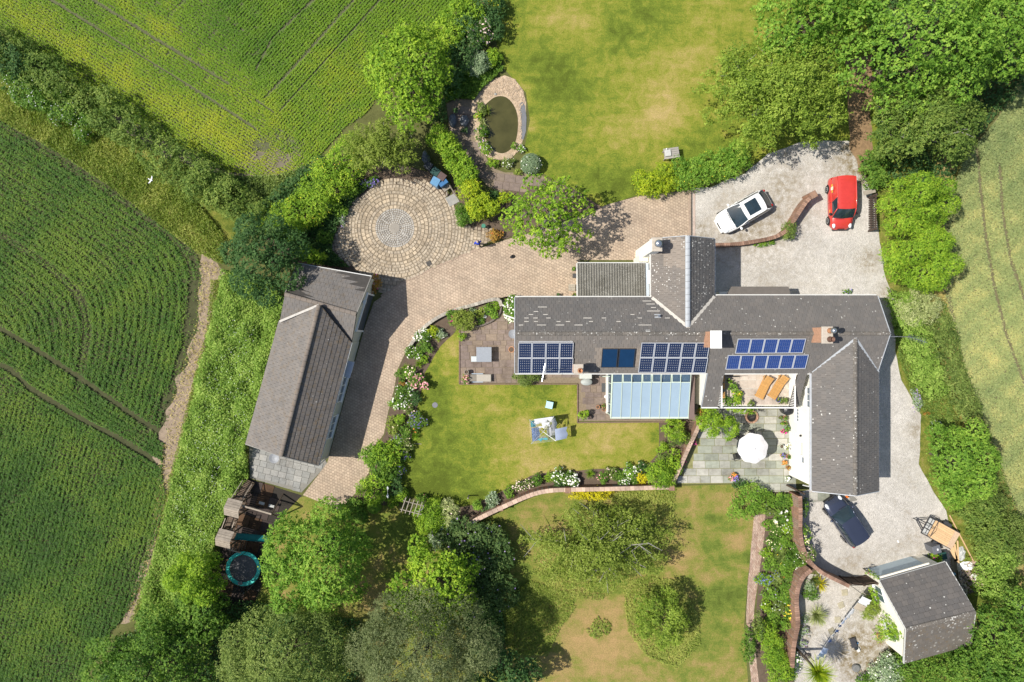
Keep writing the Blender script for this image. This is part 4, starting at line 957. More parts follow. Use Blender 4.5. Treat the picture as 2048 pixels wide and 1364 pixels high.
# corrugated lean-to
lx0, lx1, ly0, ly1 = 4.72, 9.72, 3.08, 5.62
m = MB(); K = 27 * 8; zt = lambda y: 2.95 - (y - ly0) * .10; vs = []; fs = []
for i in range(K + 1):
    x = lx0 + (lx1 - lx0) * i / K; dz = .032 * math.sin(2 * math.pi * i / 8)
    vs += [(x, ly0, zt(ly0) + dz), (x, (ly0 + ly1) / 2, zt((ly0 + ly1) / 2) + dz), (x, ly1, zt(ly1) + dz)]
for i in range(K): fs += [(3 * i, 3 * i + 3, 3 * i + 4, 3 * i + 1), (3 * i + 1, 3 * i + 4, 3 * i + 5, 3 * i + 2)]
n_ = N('corrugated_cement'); n_.pr(.9, .2); pos = n_.new('NewGeometry').outputs['Position']
cc_ = n_.ramp(n_.noise(1.1, 5, .7, pos), [(.3, (.10, .095, .08)), (.7, (.19, .182, .16))]); sp_ = n_.math('LESS_THAN', n_.vor(16, co=pos), .24)
n_.col(n_.mix(n_.math('MULTIPLY', sp_, n_.ramp(n_.noise(.8, 3, .6, pos), [(.35, .25), (.6, .9)])), cc_, (.52, .52, .48))); n_.bump(n_.noise(30, 3), .3, .01)
m.add(vs, fs).build('corrugated_roof', n_.m, house, world=True)
MB().box(((lx0 + lx1) / 2 + .05, (ly0 + ly1) / 2 - .05, 1.27), (lx1 - lx0 - .3, ly1 - ly0 - .25, 2.5)).build('lean_to_wall', RENDER_W, house, world=True)
strip(house, 'fascia_board', (lx0 - .04, ly0, 2.82), (lx0 - .04, ly1, 2.62), .06, .16, FASCIA); strip(house, 'fascia_board', (lx0, ly1 + .04, 2.62), (lx1, ly1 + .04, 2.62), .06, .14, FASCIA)
strip(house, 'lead_flashing', (lx1 + .02, ly0, 3.02), (lx1 + .02, ly1, 2.78), .2, .03, plain('lead_blue', (.40, .45, .50), .12, 4, .5))
# porch roof on the gravel side
MB().slab([P(1452, 592, 2.5), P(1582, 592, 2.5), P(1577, 573, 2.35), P(1463, 573, 2.35)], .1).build('porch_roof', plain('porch_felt', (.135, .12, .108), .15, 3, .9), house, world=True)
a = P(1466, 578, 0); MB().box((16.9, 3.35, 1.15), (3.6, .5, 2.3)).build('porch_wall', RENDER_W, house, world=True)
# chimneys
def chimney(px, py, zb, zt, w_, d_, pots, cap=None, brick=BRICK):
    c = P(px, py, zt); m = MB().box((c.x, c.y, (zb + zt) / 2), (w_, d_, zt - zb)); st = m.build('chimney', brick, house, world=True)
    MB().bbox((c.x, c.y, zt + .04), (w_ + .12, d_ + .12, .1), .03).build('chimney_cap', cap or plain('cap_mortar', (.42, .37, .31), .2, 6, .9), st, world=True)
    MB().bar((c.x, c.y - d_ / 2 - .12, zb + .25), (c.x, c.y + d_ / 2 + .12, zb + .25), w_ + .35, .05).build('lead_apron', LEAD, st, world=True)
    for dx, dy, r, h_, mt, cowl in pots:
        MB().lathe([(r * 1.1, 0), (r, .08), (r * .85, h_ - .08), (r * .98, h_), (r * .75, h_), (r * .7, h_ - .2), (0, h_ - .2)], (c.x + dx, c.y + dy, zt + .09), 14).build('chimney_pot', mt, st, world=True, smooth=True)
        if cowl: MB().lathe([(r * .7, h_), (r * 1.15, h_ + .06), (r * 1.15, h_ + .2), (r * .6, h_ + .3), (0, h_ + .33)], (c.x + dx, c.y + dy, zt + .09), 14).build('cowl', cowl, st, world=True, smooth=True)
STEEL = plain('galvanised', (.40, .42, .45), .1, 5, .25, .5, .8)
chimney(1157, 738, 4.0, 6.3, .55, .55, [(.1, -.1, .16, .30, POT, None)])
chimney(1432, 679, 5.2, 7.6, .62, 1.05, [], cap=plain('cap_white', (.76, .75, .72), .05, 3, .7))
chimney(1654, 670, 5.2, 7.5, .62, 1.0, [(.15, .28, .17, .42, POT, STEEL), (.15, -.28, .18, .4, plain('pot_brown', (.13, .07, .05), .2, 5, .6), None)])
# the outside stack of the north wing
c = Vector((9.78, 6.45, 0))
MB().box((9.68, 6.45, 3.2), (.55, .85, 6.4)).build('chimney', RENDER_W, house, world=True); q = MB().bbox((9.7, 6.45, 6.42), (.68, .95, .1), .03).build('chimney_cap', MATS['cap_mortar'], house, world=True)
MB().lathe([(.22, 0), (.2, .25), (.26, .3), (.24, .42), (0, .5)], (9.72, 6.47, 6.46), 14).build('cowl', STEEL, house, world=True, smooth=True)
MB().box((9.55, 6.0, 1.3), (.6, .5, 2.6)).build('flue_box', RENDER_C, house, world=True)
# things on the main slope
pN = Pl(planes['nl'][0], planes['nl'][1], planes['nl'][3]); pS = Pl(planes['sl'][0], planes['sl'][1], planes['sl'][2])
PALE = plain('pale_lap', (.50, .47, .42), .15, 6, .9)
for px, py, l in ((1085, 614, 18), (1072, 623, 9), (1062, 629, 9), (1091, 629, 9), (1053, 636, 9), (1071, 636, 9), (1097, 636, 9), (1175, 636, 17), (1208, 636, 9), (1053, 643, 9), (1072, 643, 8), (1117, 643, 8), (1136, 643, 9), (1182, 643, 8), (1237, 643, 9), (1042, 650, 9), (1083, 650, 18), (1120, 650, 17), (1157, 650, 17), (1290, 650, 26), (1294, 602, 18), (1301, 608, 17), (1307, 615, 10), (1307, 622, 26), (1265, 629, 8), (1280, 636, 8), (1345, 628, 14), (1335, 636, 10)):
    a, b = pN.hit(px - l / 2, py, .075), pN.hit(px + l / 2, py, .075); strip(house, 'pale_lap', a, b, .055, .01, PALE, pN.n)
a = pN.hit(1309, 632, .05); MB().bar(a, a + Vector((.42, 0, 0)), .3, .02, pN.n).build('vent_flashing', LEAD, house, world=True); MB().tube([a + Vector((.25, 0, 0)), a + Vector((.25, 0, .35))], .07, 8).build('vent_pipe', STEEL, house, world=True)
a = pN.hit(1296, 663, .05); MB().bar(a - Vector((.15, 0, 0)), a + Vector((.15, 0, 0)), .26, .03, pN.n).build('roof_vent', plain('vent_grey', (.5, .5, .48), .1, 5, .8), house, world=True)
# solar panels
def m_solar(name, cell, nx, ny, dots, line):
    n = N(name); n.pr(.12, .5)
    sp = n.new('SeparateXYZ'); n.L(n.co(), sp.inputs[0])
    fx = n.math('FRACT', n.math('MULTIPLY', n.math('ADD', sp.outputs[0], .5), nx)); fy = n.math('FRACT', n.math('MULTIPLY', n.math('ADD', sp.outputs[1], .5), ny))
    dx = n.math('MINIMUM', fx, n.math('SUBTRACT', 1.0, fx)); dy = n.math('MINIMUM', fy, n.math('SUBTRACT', 1.0, fy))
    ln = n.math('LESS_THAN', n.math('MINIMUM', dx, dy), .045); dt = n.math('LESS_THAN', n.math('ADD', dx, dy), dots)
    base = n.ramp(n.noise(3, 3), [(.3, sh(cell, .85)), (.7, sh(cell, 1.15))])
    n.col(n.mix(dt, n.mix(ln, base, line), (.55, .55, .55))); MATS[name] = n.m; return n.m
SM = m_solar('solar_mono', (.012, .022, .060), 6, 6, .15, (.055, .070, .12)); SP = m_solar('solar_poly', (.018, .045, .17), 6, 9, .10, (.05, .09, .26)); ST = plain('solar_thermal', (.006, .030, .080), .15, 2, .18, .5, bump=0)
ALU = plain('aluminium', (.62, .63, .65), .06, 4, .35, .5, .4)
pan_mesh = {}
def panel(pts, mat, name='solar_panel', frame=ALU, fw=.045):
    """pts: the four corner pixels (top left, top right, bottom right, bottom left) on the south slope"""
    q = [pS.hit(x, y, .17) for x, y in pts]; cen = (q[0] + q[1] + q[2] + q[3]) / 4; ex = (q[1] - q[0] + q[2] - q[3]) / 2; w_ = ex.length; ex.normalize(); ez = pS.n; ey = ez.cross(ex); h_ = ((q[0] - q[3] + q[1] - q[2]) / 2).length
    w_ -= .02; h_ -= .02
    m = MB()
    for s in (-1, 1): m.box((s * (w_ - fw) / 2, 0, 0), (fw, h_, .05)); m.box((0, s * (h_ - fw) / 2, .001), (w_ - 2 * fw, fw, .05))
    f = m.build(name, frame, house); M_ = wm(house).inverted() @ Matrix.Translation(cen) @ Matrix((ex, ey, ez)).transposed().to_4x4(); f.matrix_local = M_; WM[f.name] = wm(house) @ M_
    g_ = MB().box((0, 0, 0), (1, 1, .03)).build('cell_sheet', mat, f); g_.scale = (w_ - 2 * fw, h_ - 2 * fw, 1); g_.location = (0, 0, -.004)
def array(tl, tr, br, bl, nx, ny, mat):
    L_ = lambda a, b, t: (a[0] + (b[0] - a[0]) * t, a[1] + (b[1] - a[1]) * t)
    for j in range(ny):
        for i in range(nx):
            def at_(u, v): return L_(L_(tl, tr, u), L_(bl, br, u), v)
            panel([at_(i / nx, j / ny), at_((i + 1) / nx, j / ny), at_((i + 1) / nx, (j + 1) / ny), at_(i / nx, (j + 1) / ny)], mat)
array((1037, 685), (1147, 685), (1146, 747), (1035, 747), 4, 2, SM); array((1283, 685), (1420, 685), (1412, 746), (1276, 745), 5, 2, SM)
array((1475, 677), (1612, 677), (1606, 706), (1470, 707), 5, 1, SP); array((1456, 710), (1617, 709), (1612, 737), (1450, 739), 6, 1, SP)
DARKFR = plain('collector_frame', (.03, .035, .045), .1, 5, .4)
panel([(1204, 697), (1236, 697), (1234, 735), (1202, 735)], ST, 'solar_collector', DARKFR); panel([(1238, 697), (1271, 697), (1268, 735), (1236, 735)], ST, 'solar_collector', DARKFR)
strip(house, 'mounting_rail', pS.hit(1038, 683, .08), pS.hit(1146, 683, .08), .05, .04, ALU, pS.n)
# satellite dish and aerials
MB().lathe([(.0, .0), (.18, .03), (.30, .1), (.31, .1), (.18, .05), (0, .02)], P(1026, 668, 5.2), 16).build('satellite_dish', plain('dish_grey', (.26, .27, .29), .1, 5, .5), house, world=True)
MB().tube([P(1034, 668, 5.1), P(1026, 668, 5.2)], .025, 6).build('dish_arm', MATS['dish_grey'], house, world=True)
a0 = Vector((25.2, .3, 5.9)); a1 = Vector((25.9, .3, 6.1)); a2 = Vector((25.95, .25, 7.6))
m = MB().tube([a0, a1, a2], .025, 6).tube([a2 + Vector((-.1, .05, -.1)), a2 + Vector((1.1, -.35, -.1))], .02, 5)
for k in range(9):
    q = a2 + Vector((-.1 + k * .13, .05 - k * .043, -.1)); m.bar(q + Vector((-.06, -.17, 0)), q + Vector((.06, .17, 0)), .018)
m.build('tv_aerial', STEEL, house, world=True)
m = MB(); a = Vector((2.1, -2.0, 6.6)); m.tube([(2.1, -1.9, 4.2), a], .022, 6).tube([(1.6, -2.15, 6.5), (2.7, -1.85, 6.5)], .018, 5).tube([(2.0, -2.7, 6.45), (2.2, -1.5, 6.45)], .018, 5)
m.build('tv_aerial', STEEL, house, world=True)
m = MB().bar((.38, 1.55, 2.6), (-.62, 1.9, 2.75), .1, .08); m.build('door_canopy_arm', FASCIA, house, world=True)

# ============================================================ the conservatory
cons = thing('conservatory', 'pale green framed conservatory with light blue roof panels against the farmhouse', 'conservatory', P(1300, 800))
z1, z2 = 3.25, 2.45
FRM = plain('frame_sage', (.50, .58, .49), .05, 3, .5); BLUE = plain('roof_panel_blue', (.27, .36, .44), .06, 1.0, .5, .4, bump=0)
gl = N('clear_glass'); gl.pr(.02, .5); gl.col((.10, .16, .24)); tr = gl.new('BsdfTransparent'); tr.inputs[0].default_value = (.75, .85, .92, 1); mx = gl.new('MixShader'); mx.inputs[0].default_value = .55
gl.L(gl.b.outputs[0], mx.inputs[1]); gl.L(tr.outputs[0], mx.inputs[2]); gl.L(mx.outputs[0], gl.t.nodes['Material Output'].inputs[0])
cx0, cx1 = P(1222, 0, z2).x, P(1376, 0, z2).x; cyT = -2.32; cyB = P(0, 834, z2).y; zc = lambda y: z1 + (z2 - z1) * (y - cyT) / (cyB - cyT); ysp = cyT + (cyB - cyT) * .20
nb = 8; bw = (cx1 - cx0) / nb
def cv(x, y, d=0): return Vector((x, y, zc(y) + d))
for i in range(nb + 1):
    x = cx0 + bw * i; MB().bar(cv(x, cyT, .03), cv(x, cyB - .1, .03), .04, .08).build('glazing_bar', FRM, cons, world=True)
MB().bar(cv(cx0, ysp, .02), cv(cx1, ysp, .02), .05, .08).build('transom', FRM, cons, world=True)
for i in range(nb):
    xa, xb = cx0 + bw * i + .03, cx0 + bw * (i + 1) - .03
    MB().slab([cv(xa, ysp - .03, .02), cv(xb, ysp - .03, .02), cv(xb, cyB, .02), cv(xa, cyB, .02)], .03).build('roof_panel', BLUE, cons, world=True)
    op = i in (1, 3, 4, 6); dz = .16 if op else .0
    MB().slab([cv(xa + .02, cyT, .03), cv(xb - .02, cyT, .03), cv(xb - .02, ysp + .03, .03 + dz), cv(xa + .02, ysp + .03, .03 + dz)], .02).build('roof_pane', gl.m, cons, world=True)
    if op:
        for p_, q_ in (((xa + .02, cyT), (xa + .02, ysp + .03)), ((xb - .02, cyT), (xb - .02, ysp + .03)), ((xa, ysp + .03), (xb, ysp + .03))):
            MB().bar(cv(*p_, .05 if p_[1] == cyT else .05 + dz), cv(*q_, .05 + dz), .05, .04).build('vent_frame', FRM, cons, world=True)
MB().bar((cx0 - .05, cyB - .05, z2 - .03), (cx1 + .05, cyB - .05, z2 - .03), .12, .12).build('eaves_beam', FRM, cons, world=True); MB().bar((cx0 - .02, cyT, z1 - .1), (cx0 - .02, cyB, z2 - .1), .08, .12).build('eaves_beam', FRM, cons, world=True)
xw = cx0 + .04
MB().box((xw, (cyT + cyB) / 2, .3), (.2, cyT - cyB - .1, .6)).build('dwarf_wall', RENDER_C, cons, world=True); MB().box(((cx0 + cx1) / 2, cyB + .15, .3), (cx1 - cx0 - .1, .2, .6)).build('dwarf_wall', RENDER_C, cons, world=True)
for k in range(5):
    y = cyT + (cyB - cyT + .1) * k / 4; MB().bar((xw, y, .6), (xw, y, zc(y) - .12), .08, .08).build('mullion', FRM, cons, world=True)
    if k < 4: y2 = cyT + (cyB - cyT + .1) * (k + 1) / 4; MB().box((xw, (y + y2) / 2, (.6 + zc(y2)) / 2 - .1), (.02, y - y2 - .08, zc(y2) - .75)).build('side_pane', gl.m, cons, world=True)
for k in range(9):
    x = cx0 + (cx1 - cx0) * k / 8; MB().bar((x, cyB + .12, .6), (x, cyB + .12, z2 - .1), .08, .08).build('mullion', FRM, cons, world=True)
MB().bar((xw - .6, cyT - .28, 2.05), (xw - .05, cyT - .28, 2.05), .05, .05).build('door_top', FRM, cons, world=True); MB().box((xw - .35, cyT - .28, 1.0), (.62, .05, 2.0)).build('door', gl.m, cons, world=True)
# the flat brown strip along its right side
a, b = P(1377, 750, 2.9), P(1390, 750, 2.9); MB().slab([(cx1 + .05, cyT, 2.75), (cx1 + .42, cyT, 2.75), (cx1 + .42, cyB - .05, 2.6), (cx1 + .05, cyB - .05, 2.6)], .12).build('flat_roof_strip', plain('felt_brown', (.17, .12, .105), .12, 3, .8), cons, world=True)
MB().box((cx1 + .24, (cyT + cyB) / 2, 1.25), (.3, cyT - cyB - .1, 2.5)).build('side_wall', RENDER_C, cons, world=True)
MB().box(((cx0 + cx1) / 2, (cyT + cyB) / 2, .06), (cx1 - cx0 - .3, cyT - cyB - .2, .06)).build('floor', plain('floor_tile', (.42, .33, .26), .1, 3, .6), cons, world=True)

# ============================================================ the garage
gar = thing('garage', 'long tiled garage building with pale grey walls beside the block driveway', 'garage', P(640, 770))
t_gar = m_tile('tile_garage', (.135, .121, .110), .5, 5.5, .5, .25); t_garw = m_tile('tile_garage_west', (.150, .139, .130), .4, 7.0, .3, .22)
ea, eb, rt, rb, wa, wb = P(703, 685, 3.0), P(637, 931, 3.0), P(638, 610, 4.6), P(562, 912, 4.6), P(560, 643, 2.2), P(492, 888, 2.2)
n0, n1, cr0, cr1 = P(595, 527, 2.75), P(743, 553, 2.75), P(570, 588, 4.05), P(713, 628, 4.05)
s0, s1 = P(560, 643, 2.75), P(703, 686, 2.75)
pls = [[ea, eb, rb, rt], [wa, rt, rb, wb], [n0, cr0, cr1, n1], [cr0, s0, s1, cr1]]
for c in pls: MB().slab([q - Vector((0, 0, .01)) for q in c], .14).build('roof_deck', DECK, gar, world=True)
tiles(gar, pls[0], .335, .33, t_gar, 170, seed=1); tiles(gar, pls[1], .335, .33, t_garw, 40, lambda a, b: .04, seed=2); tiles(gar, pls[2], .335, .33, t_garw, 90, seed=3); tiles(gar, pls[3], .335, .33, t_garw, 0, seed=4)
tr_ = m_tile('tile_garage_ridge', (.17, .145, .125), .4, 8, .3)
up = Vector((0, 0, .04)); ridge_line(gar, rt + up, rb + up, tr_, .3, .4); ridge_line(gar, cr0 + up, cr1 + up, tr_, .3, .4)
strip(gar, 'valley_flashing', s0 + up * 2, rt + up, .16, .04, plain('valley_pale', (.40, .38, .35), .2, 5, .8)); strip(gar, 'valley_flashing', rt + up, s1 + up * 2, .14, .04, plain('valley_moss', (.17, .12, .07), .4, 6, .9))
def out_of(a, b, side): d = (b - a).normalized(); return Vector((d.y, -d.x, 0)) * side
for a, b, mt in ((ea, eb, FASCIA), (wa, wb, FASCIA), (n0, n1, FASCIA)): strip(gar, 'gutter', a + Vector((0, 0, -.07)), b + Vector((0, 0, -.07)), .12, .1, mt)
for a, b in ((wb, rb), (rb, eb), (n1, cr1), (n0, cr0)): strip(gar, 'verge_board', a, b, .06, .14, plain('verge_grey', (.24, .23, .21), .15, 4, .8))
def flat(v, z): return Vector((v.x, v.y, z))
def wallbox(par, pts, top, mat, name='wall'):
    m = MB(); n = len(pts); vs = [flat(q, 0) for q in pts] + [flat(q, t_) for q, t_ in zip(pts, top)]
    m.add(vs, [tuple(range(n)), tuple(range(n, 2 * n))] + [(i, (i + 1) % n, n + (i + 1) % n, n + i) for i in range(n)]); return m.build(name, mat, par, world=True)
d_ = (eb - ea).normalized(); d_.z = 0; o_ = Vector((d_.y, -d_.x, 0)); o_ = o_ if o_.x > 0 else -o_      # towards the drive
ea_, eb_, wa_, wb_ = ea - o_ * .12, eb - o_ * .12 - d_ * .12, wa + o_ * .15, wb + o_ * .15 - d_ * .12
wallbox(gar, [ea_, eb_, flat(rb, 0) - d_ * .12, wb_, wa_, flat(rt, 0)], [2.85, 2.85, 4.4, 2.05, 2.05, 4.4], RENDER_G)
ins = (cr1 - cr0).normalized() * .12; ins.z = 0; nin = (s0 - n0); nin.z = 0; nin = nin.normalized() * .12
wallbox(gar, [n1 - ins + nin, flat(cr1, 0) - ins, s1 - ins, s0 + ins, flat(cr0, 0) + ins, n0 + ins + nin], [2.62, 3.85, 2.7, 2.7, 3.85, 2.62], RENDER_G)
for t_, wd, zc_, hh in ((.40, 1.9, 1.55, 1.0), (.72, 1.7, 1.55, 1.0)):
    q = ea_.lerp(eb_, t_); window(gar, (q.x, q.y, zc_), d_, wd, hh, 3, out=o_, frame=PVC)
q = ea_.lerp(eb_, .22) + o_ * .03; MB().bar(flat(q - d_ * .45, 1.05), flat(q + d_ * .45, 1.05), .07, 2.1).build('door', PVC, gar, world=True)
q = ea_.lerp(eb_, .22) + o_ * .25; MB().bar(flat(q - d_ * .6, 2.3), flat(q + d_ * .6, 2.3), .55, .06).build('door_canopy', plain('canopy_blue', (.42, .46, .52), .1, 4, .6), gar, world=True)
# the wide door in the gable
gq0, gq1 = n1 - ins + nin, s1 - ins; gd = (gq1 - gq0); gd.z = 0; gl_ = gd.length; gd.normalize(); go = Vector((-gd.y, gd.x, 0)); go = go if go.x > 0 else -go
c = gq0 + gd * gl_ * .52 + go * .03; MB().bar(flat(c - gd * 1.35, 1.05), flat(c + gd * 1.35, 1.05), .06, 2.1).build('garage_door', plain('door_slate', (.07, .085, .10), .15, 4, .5), gar, world=True)
for s_ in (-1, 1): q = c + gd * s_ * 1.42 + go * .03; MB().bar(flat(q, 0), flat(q, 2.2), .12, .14, up=go).build('door_post', PVC, gar, world=True)
MB().bar(flat(c - gd * 1.5, 2.2) + go * .04, flat(c + gd * 1.5, 2.2) + go * .04, .14, .14).build('lintel', PVC, gar, world=True)
q = n1 + go * .05 + gd * 1.9; MB().box(flat(q, 2.72), (.28, .22, .14), math.atan2(gd.y, gd.x)).build('floodlight', PVC, gar, world=True)
MB().tube([flat(eb + o_ * .02, 2.85), flat(eb + o_ * .02 - d_ * .1, 2.4), flat(eb_ + o_ * .06 - d_ * .06, .1)], .04, 6).build('downpipe', FASCIA, gar, world=True)
MB().lathe([(0, 0), (.2, .03), (.36, .12), (.37, .12), (.2, .05), (0, .02)], P(549, 916, 2.4), 16).build('satellite_dish', MATS['dish_grey'], gar, world=True)

# ============================================================ the cottage in the corner
cot = thing('cottage', 'small cream cottage with a dark tiled gable roof in the lower right corner', 'cottage', P(1830, 1200))
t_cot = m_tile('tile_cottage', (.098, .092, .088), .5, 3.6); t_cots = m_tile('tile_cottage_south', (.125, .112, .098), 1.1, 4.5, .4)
k0, k1, kr0, kr1, kb0, kb1 = P(1759, 1162, 2.6), P(1891, 1124, 2.6), P(1811, 1259, 4.35), P(1950, 1224, 4.35), P(1807, 1326, 2.6), P(1942, 1287, 2.6)
pls = [[k0, k1, kr1, kr0], [kr0, kr1, kb1, kb0]]
for c in pls: MB().slab([q - Vector((0, 0, .01)) for q in c], .14).build('roof_deck', DECK, cot, world=True)
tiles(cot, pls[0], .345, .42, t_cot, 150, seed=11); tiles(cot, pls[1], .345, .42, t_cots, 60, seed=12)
ridge_line(cot, kr0 + up, kr1 + up, t_ridge, .3, .45)
strip(cot, 'gutter', k0 + Vector((0, 0, -.05)), k1 + Vector((0, 0, -.05)), .1, .09, FASCIA); strip(cot, 'gutter', kb0 + Vector((0, 0, -.05)), kb1 + Vector((0, 0, -.05)), .1, .09, GUT)
for a, b in ((k0, kr0), (kr0, kb0), (k1, kr1), (kr1, kb1)): strip(cot, 'verge_board', a, b, .05, .14, FASCIA)
xd = (k1 - k0); xd.z = 0; xd.normalize(); yd = (kb0 - k0); yd.z = 0; yd.normalize()
w0, w1, w2, w3 = k0 + xd * .25 + yd * .2, k1 - xd * .25 + yd * .2, kb1 - xd * .25 - yd * .2, kb0 + xd * .25 - yd * .2
wallbox(cot, [w0, w1, flat(kr1, 0) - xd * .25, w2, w3, flat(kr0, 0) + xd * .25], [2.5, 2.5, 4.1, 2.5, 2.5, 4.1], RENDER_C)
for t_, wd in ((.22, 1.2), (.72, 1.3)):
    q = w0.lerp(w3, t_); window(cot, flat(q, 1.45), yd, wd, 1.1, 2, out=-xd)
c = w0.lerp(w1, .42) - yd * .05; gd_ = MB().bar(flat(c - xd * 1.75, 1.05), flat(c + xd * 1.75, 1.05), .08, 2.1).build('garage_door', plain('door_pale_blue', (.44, .53, .58), .05, 3, .5), cot, world=True)
MB().bar(flat(c - xd * 1.85, 2.2) - yd * .12, flat(c + xd * 1.85, 2.2) - yd * .12, .3, .12).build('lintel', RENDER_C, cot, world=True)
MB().bar(pS.hit(0, 0) if False else Pl(*pls[0][:3]).hit(1824, 1243, .06), Pl(*pls[0][:3]).hit(1835, 1258, .06), .03, .03).build('roof_cable', FASCIA, cot, world=True)
# ------------------------------------------------------------------ walls, gates, fences
WOOD_D = plain('wood_dark', (.075, .052, .038), .3, 7, .85); WOOD_G = plain('wood_grey', (.30, .265, .215), .25, 7, .85, obj=.15); WOOD_N = plain('wood_new', (.60, .40, .22), .15, 7, .7, obj=.1); TEAK = plain('teak', (.50, .27, .085), .18, 9, .6, obj=.1)
BLACK = plain('black_plastic', (.018, .018, .02), .2, 6, .45); WHITE = plain('white_plastic', (.78, .78, .77), .04, 4, .45); DKMET = plain('dark_metal', (.05, .05, .055), .2, 6, .45)
n = N('garden_brick'); n.pr(.9, .2); br = n.new('TexBrick', offset=.5); n.L(n.co(), br.inputs[0]); br.inputs['Scale'].default_value = 1; br.inputs['Brick Width'].default_value = .22; br.inputs['Row Height'].default_value = .075; br.inputs['Mortar Size'].default_value = .01
br.inputs['Color1'].default_value = (.30, .155, .095, 1); br.inputs['Color2'].default_value = (.22, .12, .08, 1); br.inputs['Mortar'].default_value = (.26, .21, .17, 1); n.col(n.mix(1, br.outputs[0], n.ramp(n.noise(2.5, 5, .7), [(.3, .65), (.7, 1.3)]), 'MULTIPLY')); MATS['garden_brick'] = n.m
COPE = m_slab('coping_brick', (.255, .158, .115), .4, .32); COPE_P = m_slab('coping_pink', (.47, .345, .27), .22, .22); COPE_S = m_slab('coping_stone', (.36, .33, .28), .25, .25)
def path_wall(name, label, pxs, h0, h1, w_, body, cope, cl=.24, cw=None, ch=.07, cat='wall', smooth=1):
    """a wall following a line of pixels seen at its top; its height runs from h0 to h1; every coping piece is a part"""
    k = len(pxs); pts = [P(a, b, h0 + (h1 - h0) * i / (k - 1)) for i, (a, b) in enumerate(pxs)]
    pts = smooth_poly(pts, smooth, False) if smooth else pts
    base = flat(pts[len(pts) // 2], 0); t = thing(name, label, cat, base); m = MB(); L_, R_ = [], []
    for i, q in enumerate(pts):
        d = (pts[min(i + 1, len(pts) - 1)] - pts[max(i - 1, 0)]); d.z = 0; d.normalize(); s = Vector((-d.y, d.x, 0)) * w_ / 2; L_.append(q + s); R_.append(q - s)
    vs = []; fs = []
    for a, b in zip(L_, R_): vs += [flat(a, -.05), flat(b, -.05), b, a]
    for i in range(len(pts) - 1):
        a = i * 4; fs += [(a, a + 4, a + 7, a + 3), (a + 1, a + 2, a + 6, a + 5), (a + 3, a + 7, a + 6, a + 2)]
    fs += [(0, 3, 2, 1), (len(vs) - 4, len(vs) - 3, len(vs) - 2, len(vs) - 1)]
    m.add(vs, fs).build('wall_body', body, t, world=True)
    pr = None; acc = 0.0; cw = cw or w_ + .04
    for a, b in zip(pts, pts[1:]):
        n = max(1, round((b - a).length / cl)); ang = math.atan2(b.y - a.y, b.x - a.x)
        for j in range(n):
            q = a.lerp(b, (j + .5) / n)
            if pr is None: pr = MB().bbox((0, 0, 0), (1, cw, ch), .015).build('coping', cope, t); o = pr
            else: o = copy_part(pr, t)
            o.location = q - base + Vector((0, 0, ch * .5 + .002 + random.uniform(-.006, .006))); o.rotation_euler = (random.uniform(-.03, .03), 0, ang + random.uniform(-.03, .03)); o.scale = ((b - a).length / n - .01, 1, 1)
    return t
path_wall('brick_wall', 'low brick wall with pale pink coping between the two lawns', [(929, 1052), (965, 1033), (1005, 1014), (1045, 996), (1075, 985), (1105, 980), (1150, 979), (1200, 978), (1280, 976), (1344, 974)], 1.1, 1.0, .30, MATS['garden_brick'], COPE_P, .36, .32)
for px, py in ((1001, 1017), (1136, 981), (1344, 976)):
    c = P(px, py, 1.12); MB().bbox((c.x, c.y, .56), (.42, .42, 1.16), .03).build('brick_pier', MATS['garden_brick'], None, at=(c.x, c.y, 0), label={1001: 'brick pier near the left end of the low lawn wall', 1136: 'brick pier in the middle of the low lawn wall', 1344: 'brick pier at the right end of the low lawn wall'}[px], cat='pier')
path_wall('brick_wall', 'narrow brick wall running diagonally along the left side of the grey patio', [(1346, 966), (1362, 930), (1378, 893), (1395, 858), (1402, 840)], .9, .9, .25, MATS['garden_brick'], COPE_P, .24)
path_wall('brick_wall', 'curving old brick wall between the flower border and the gravel yard', [(1600, 992), (1601, 1030), (1600, 1062), (1605, 1095), (1618, 1122), (1638, 1142), (1664, 1156), (1698, 1172)], 1.75, 1.75, .26, MATS['garden_brick'], COPE, .16, .27)
path_wall('brick_wall', 'brick wall branching down beside the gravel garden in the lower right', [(1622, 1140), (1606, 1152), (1596, 1172), (1592, 1200), (1595, 1232), (1596, 1250), (1590, 1275), (1586, 1300), (1584, 1335)], 1.5, 1.4, .28, MATS['garden_brick'], COPE, .16, .32)
path_wall('brick_wall', 'curved brick wall sweeping up to a pier beside the white car', [(1430, 490), (1470, 489), (1510, 483), (1545, 476), (1568, 466), (1582, 450), (1596, 428), (1610, 406), (1622, 394)], .45, 1.35, .25, MATS['garden_brick'], COPE, .14, .29)
c = P(1628, 389, 1.4); MB().bbox((c.x, c.y, .7), (.5, .5, 1.42), .03, .5).build('brick_pier', MATS['garden_brick'], None, at=(c.x, c.y, 0), label='square brick pier ending the curved wall near the red van', cat='pier')
path_wall('stone_edging', 'low stone edging of the border beside the block driveway', [(1003, 612), (998, 597), (975, 601), (950, 609), (915, 618), (888, 628), (862, 643), (842, 660), (825, 684), (812, 705)], .38, .25, .24, plain('rubble_stone', (.30, .27, .22), .35, 6, .9), COPE_S, .26, .26, .09)
path_wall('stone_edging', 'curved dark kerb between the rockery and the brown terrace', [(1003, 612), (1000, 628), (985, 642), (962, 652), (945, 654)], .2, .2, .12, MATS['rubble_stone'], plain('kerb_dark', (.15, .125, .11), .2, 5, .9), .3, .12, .05)
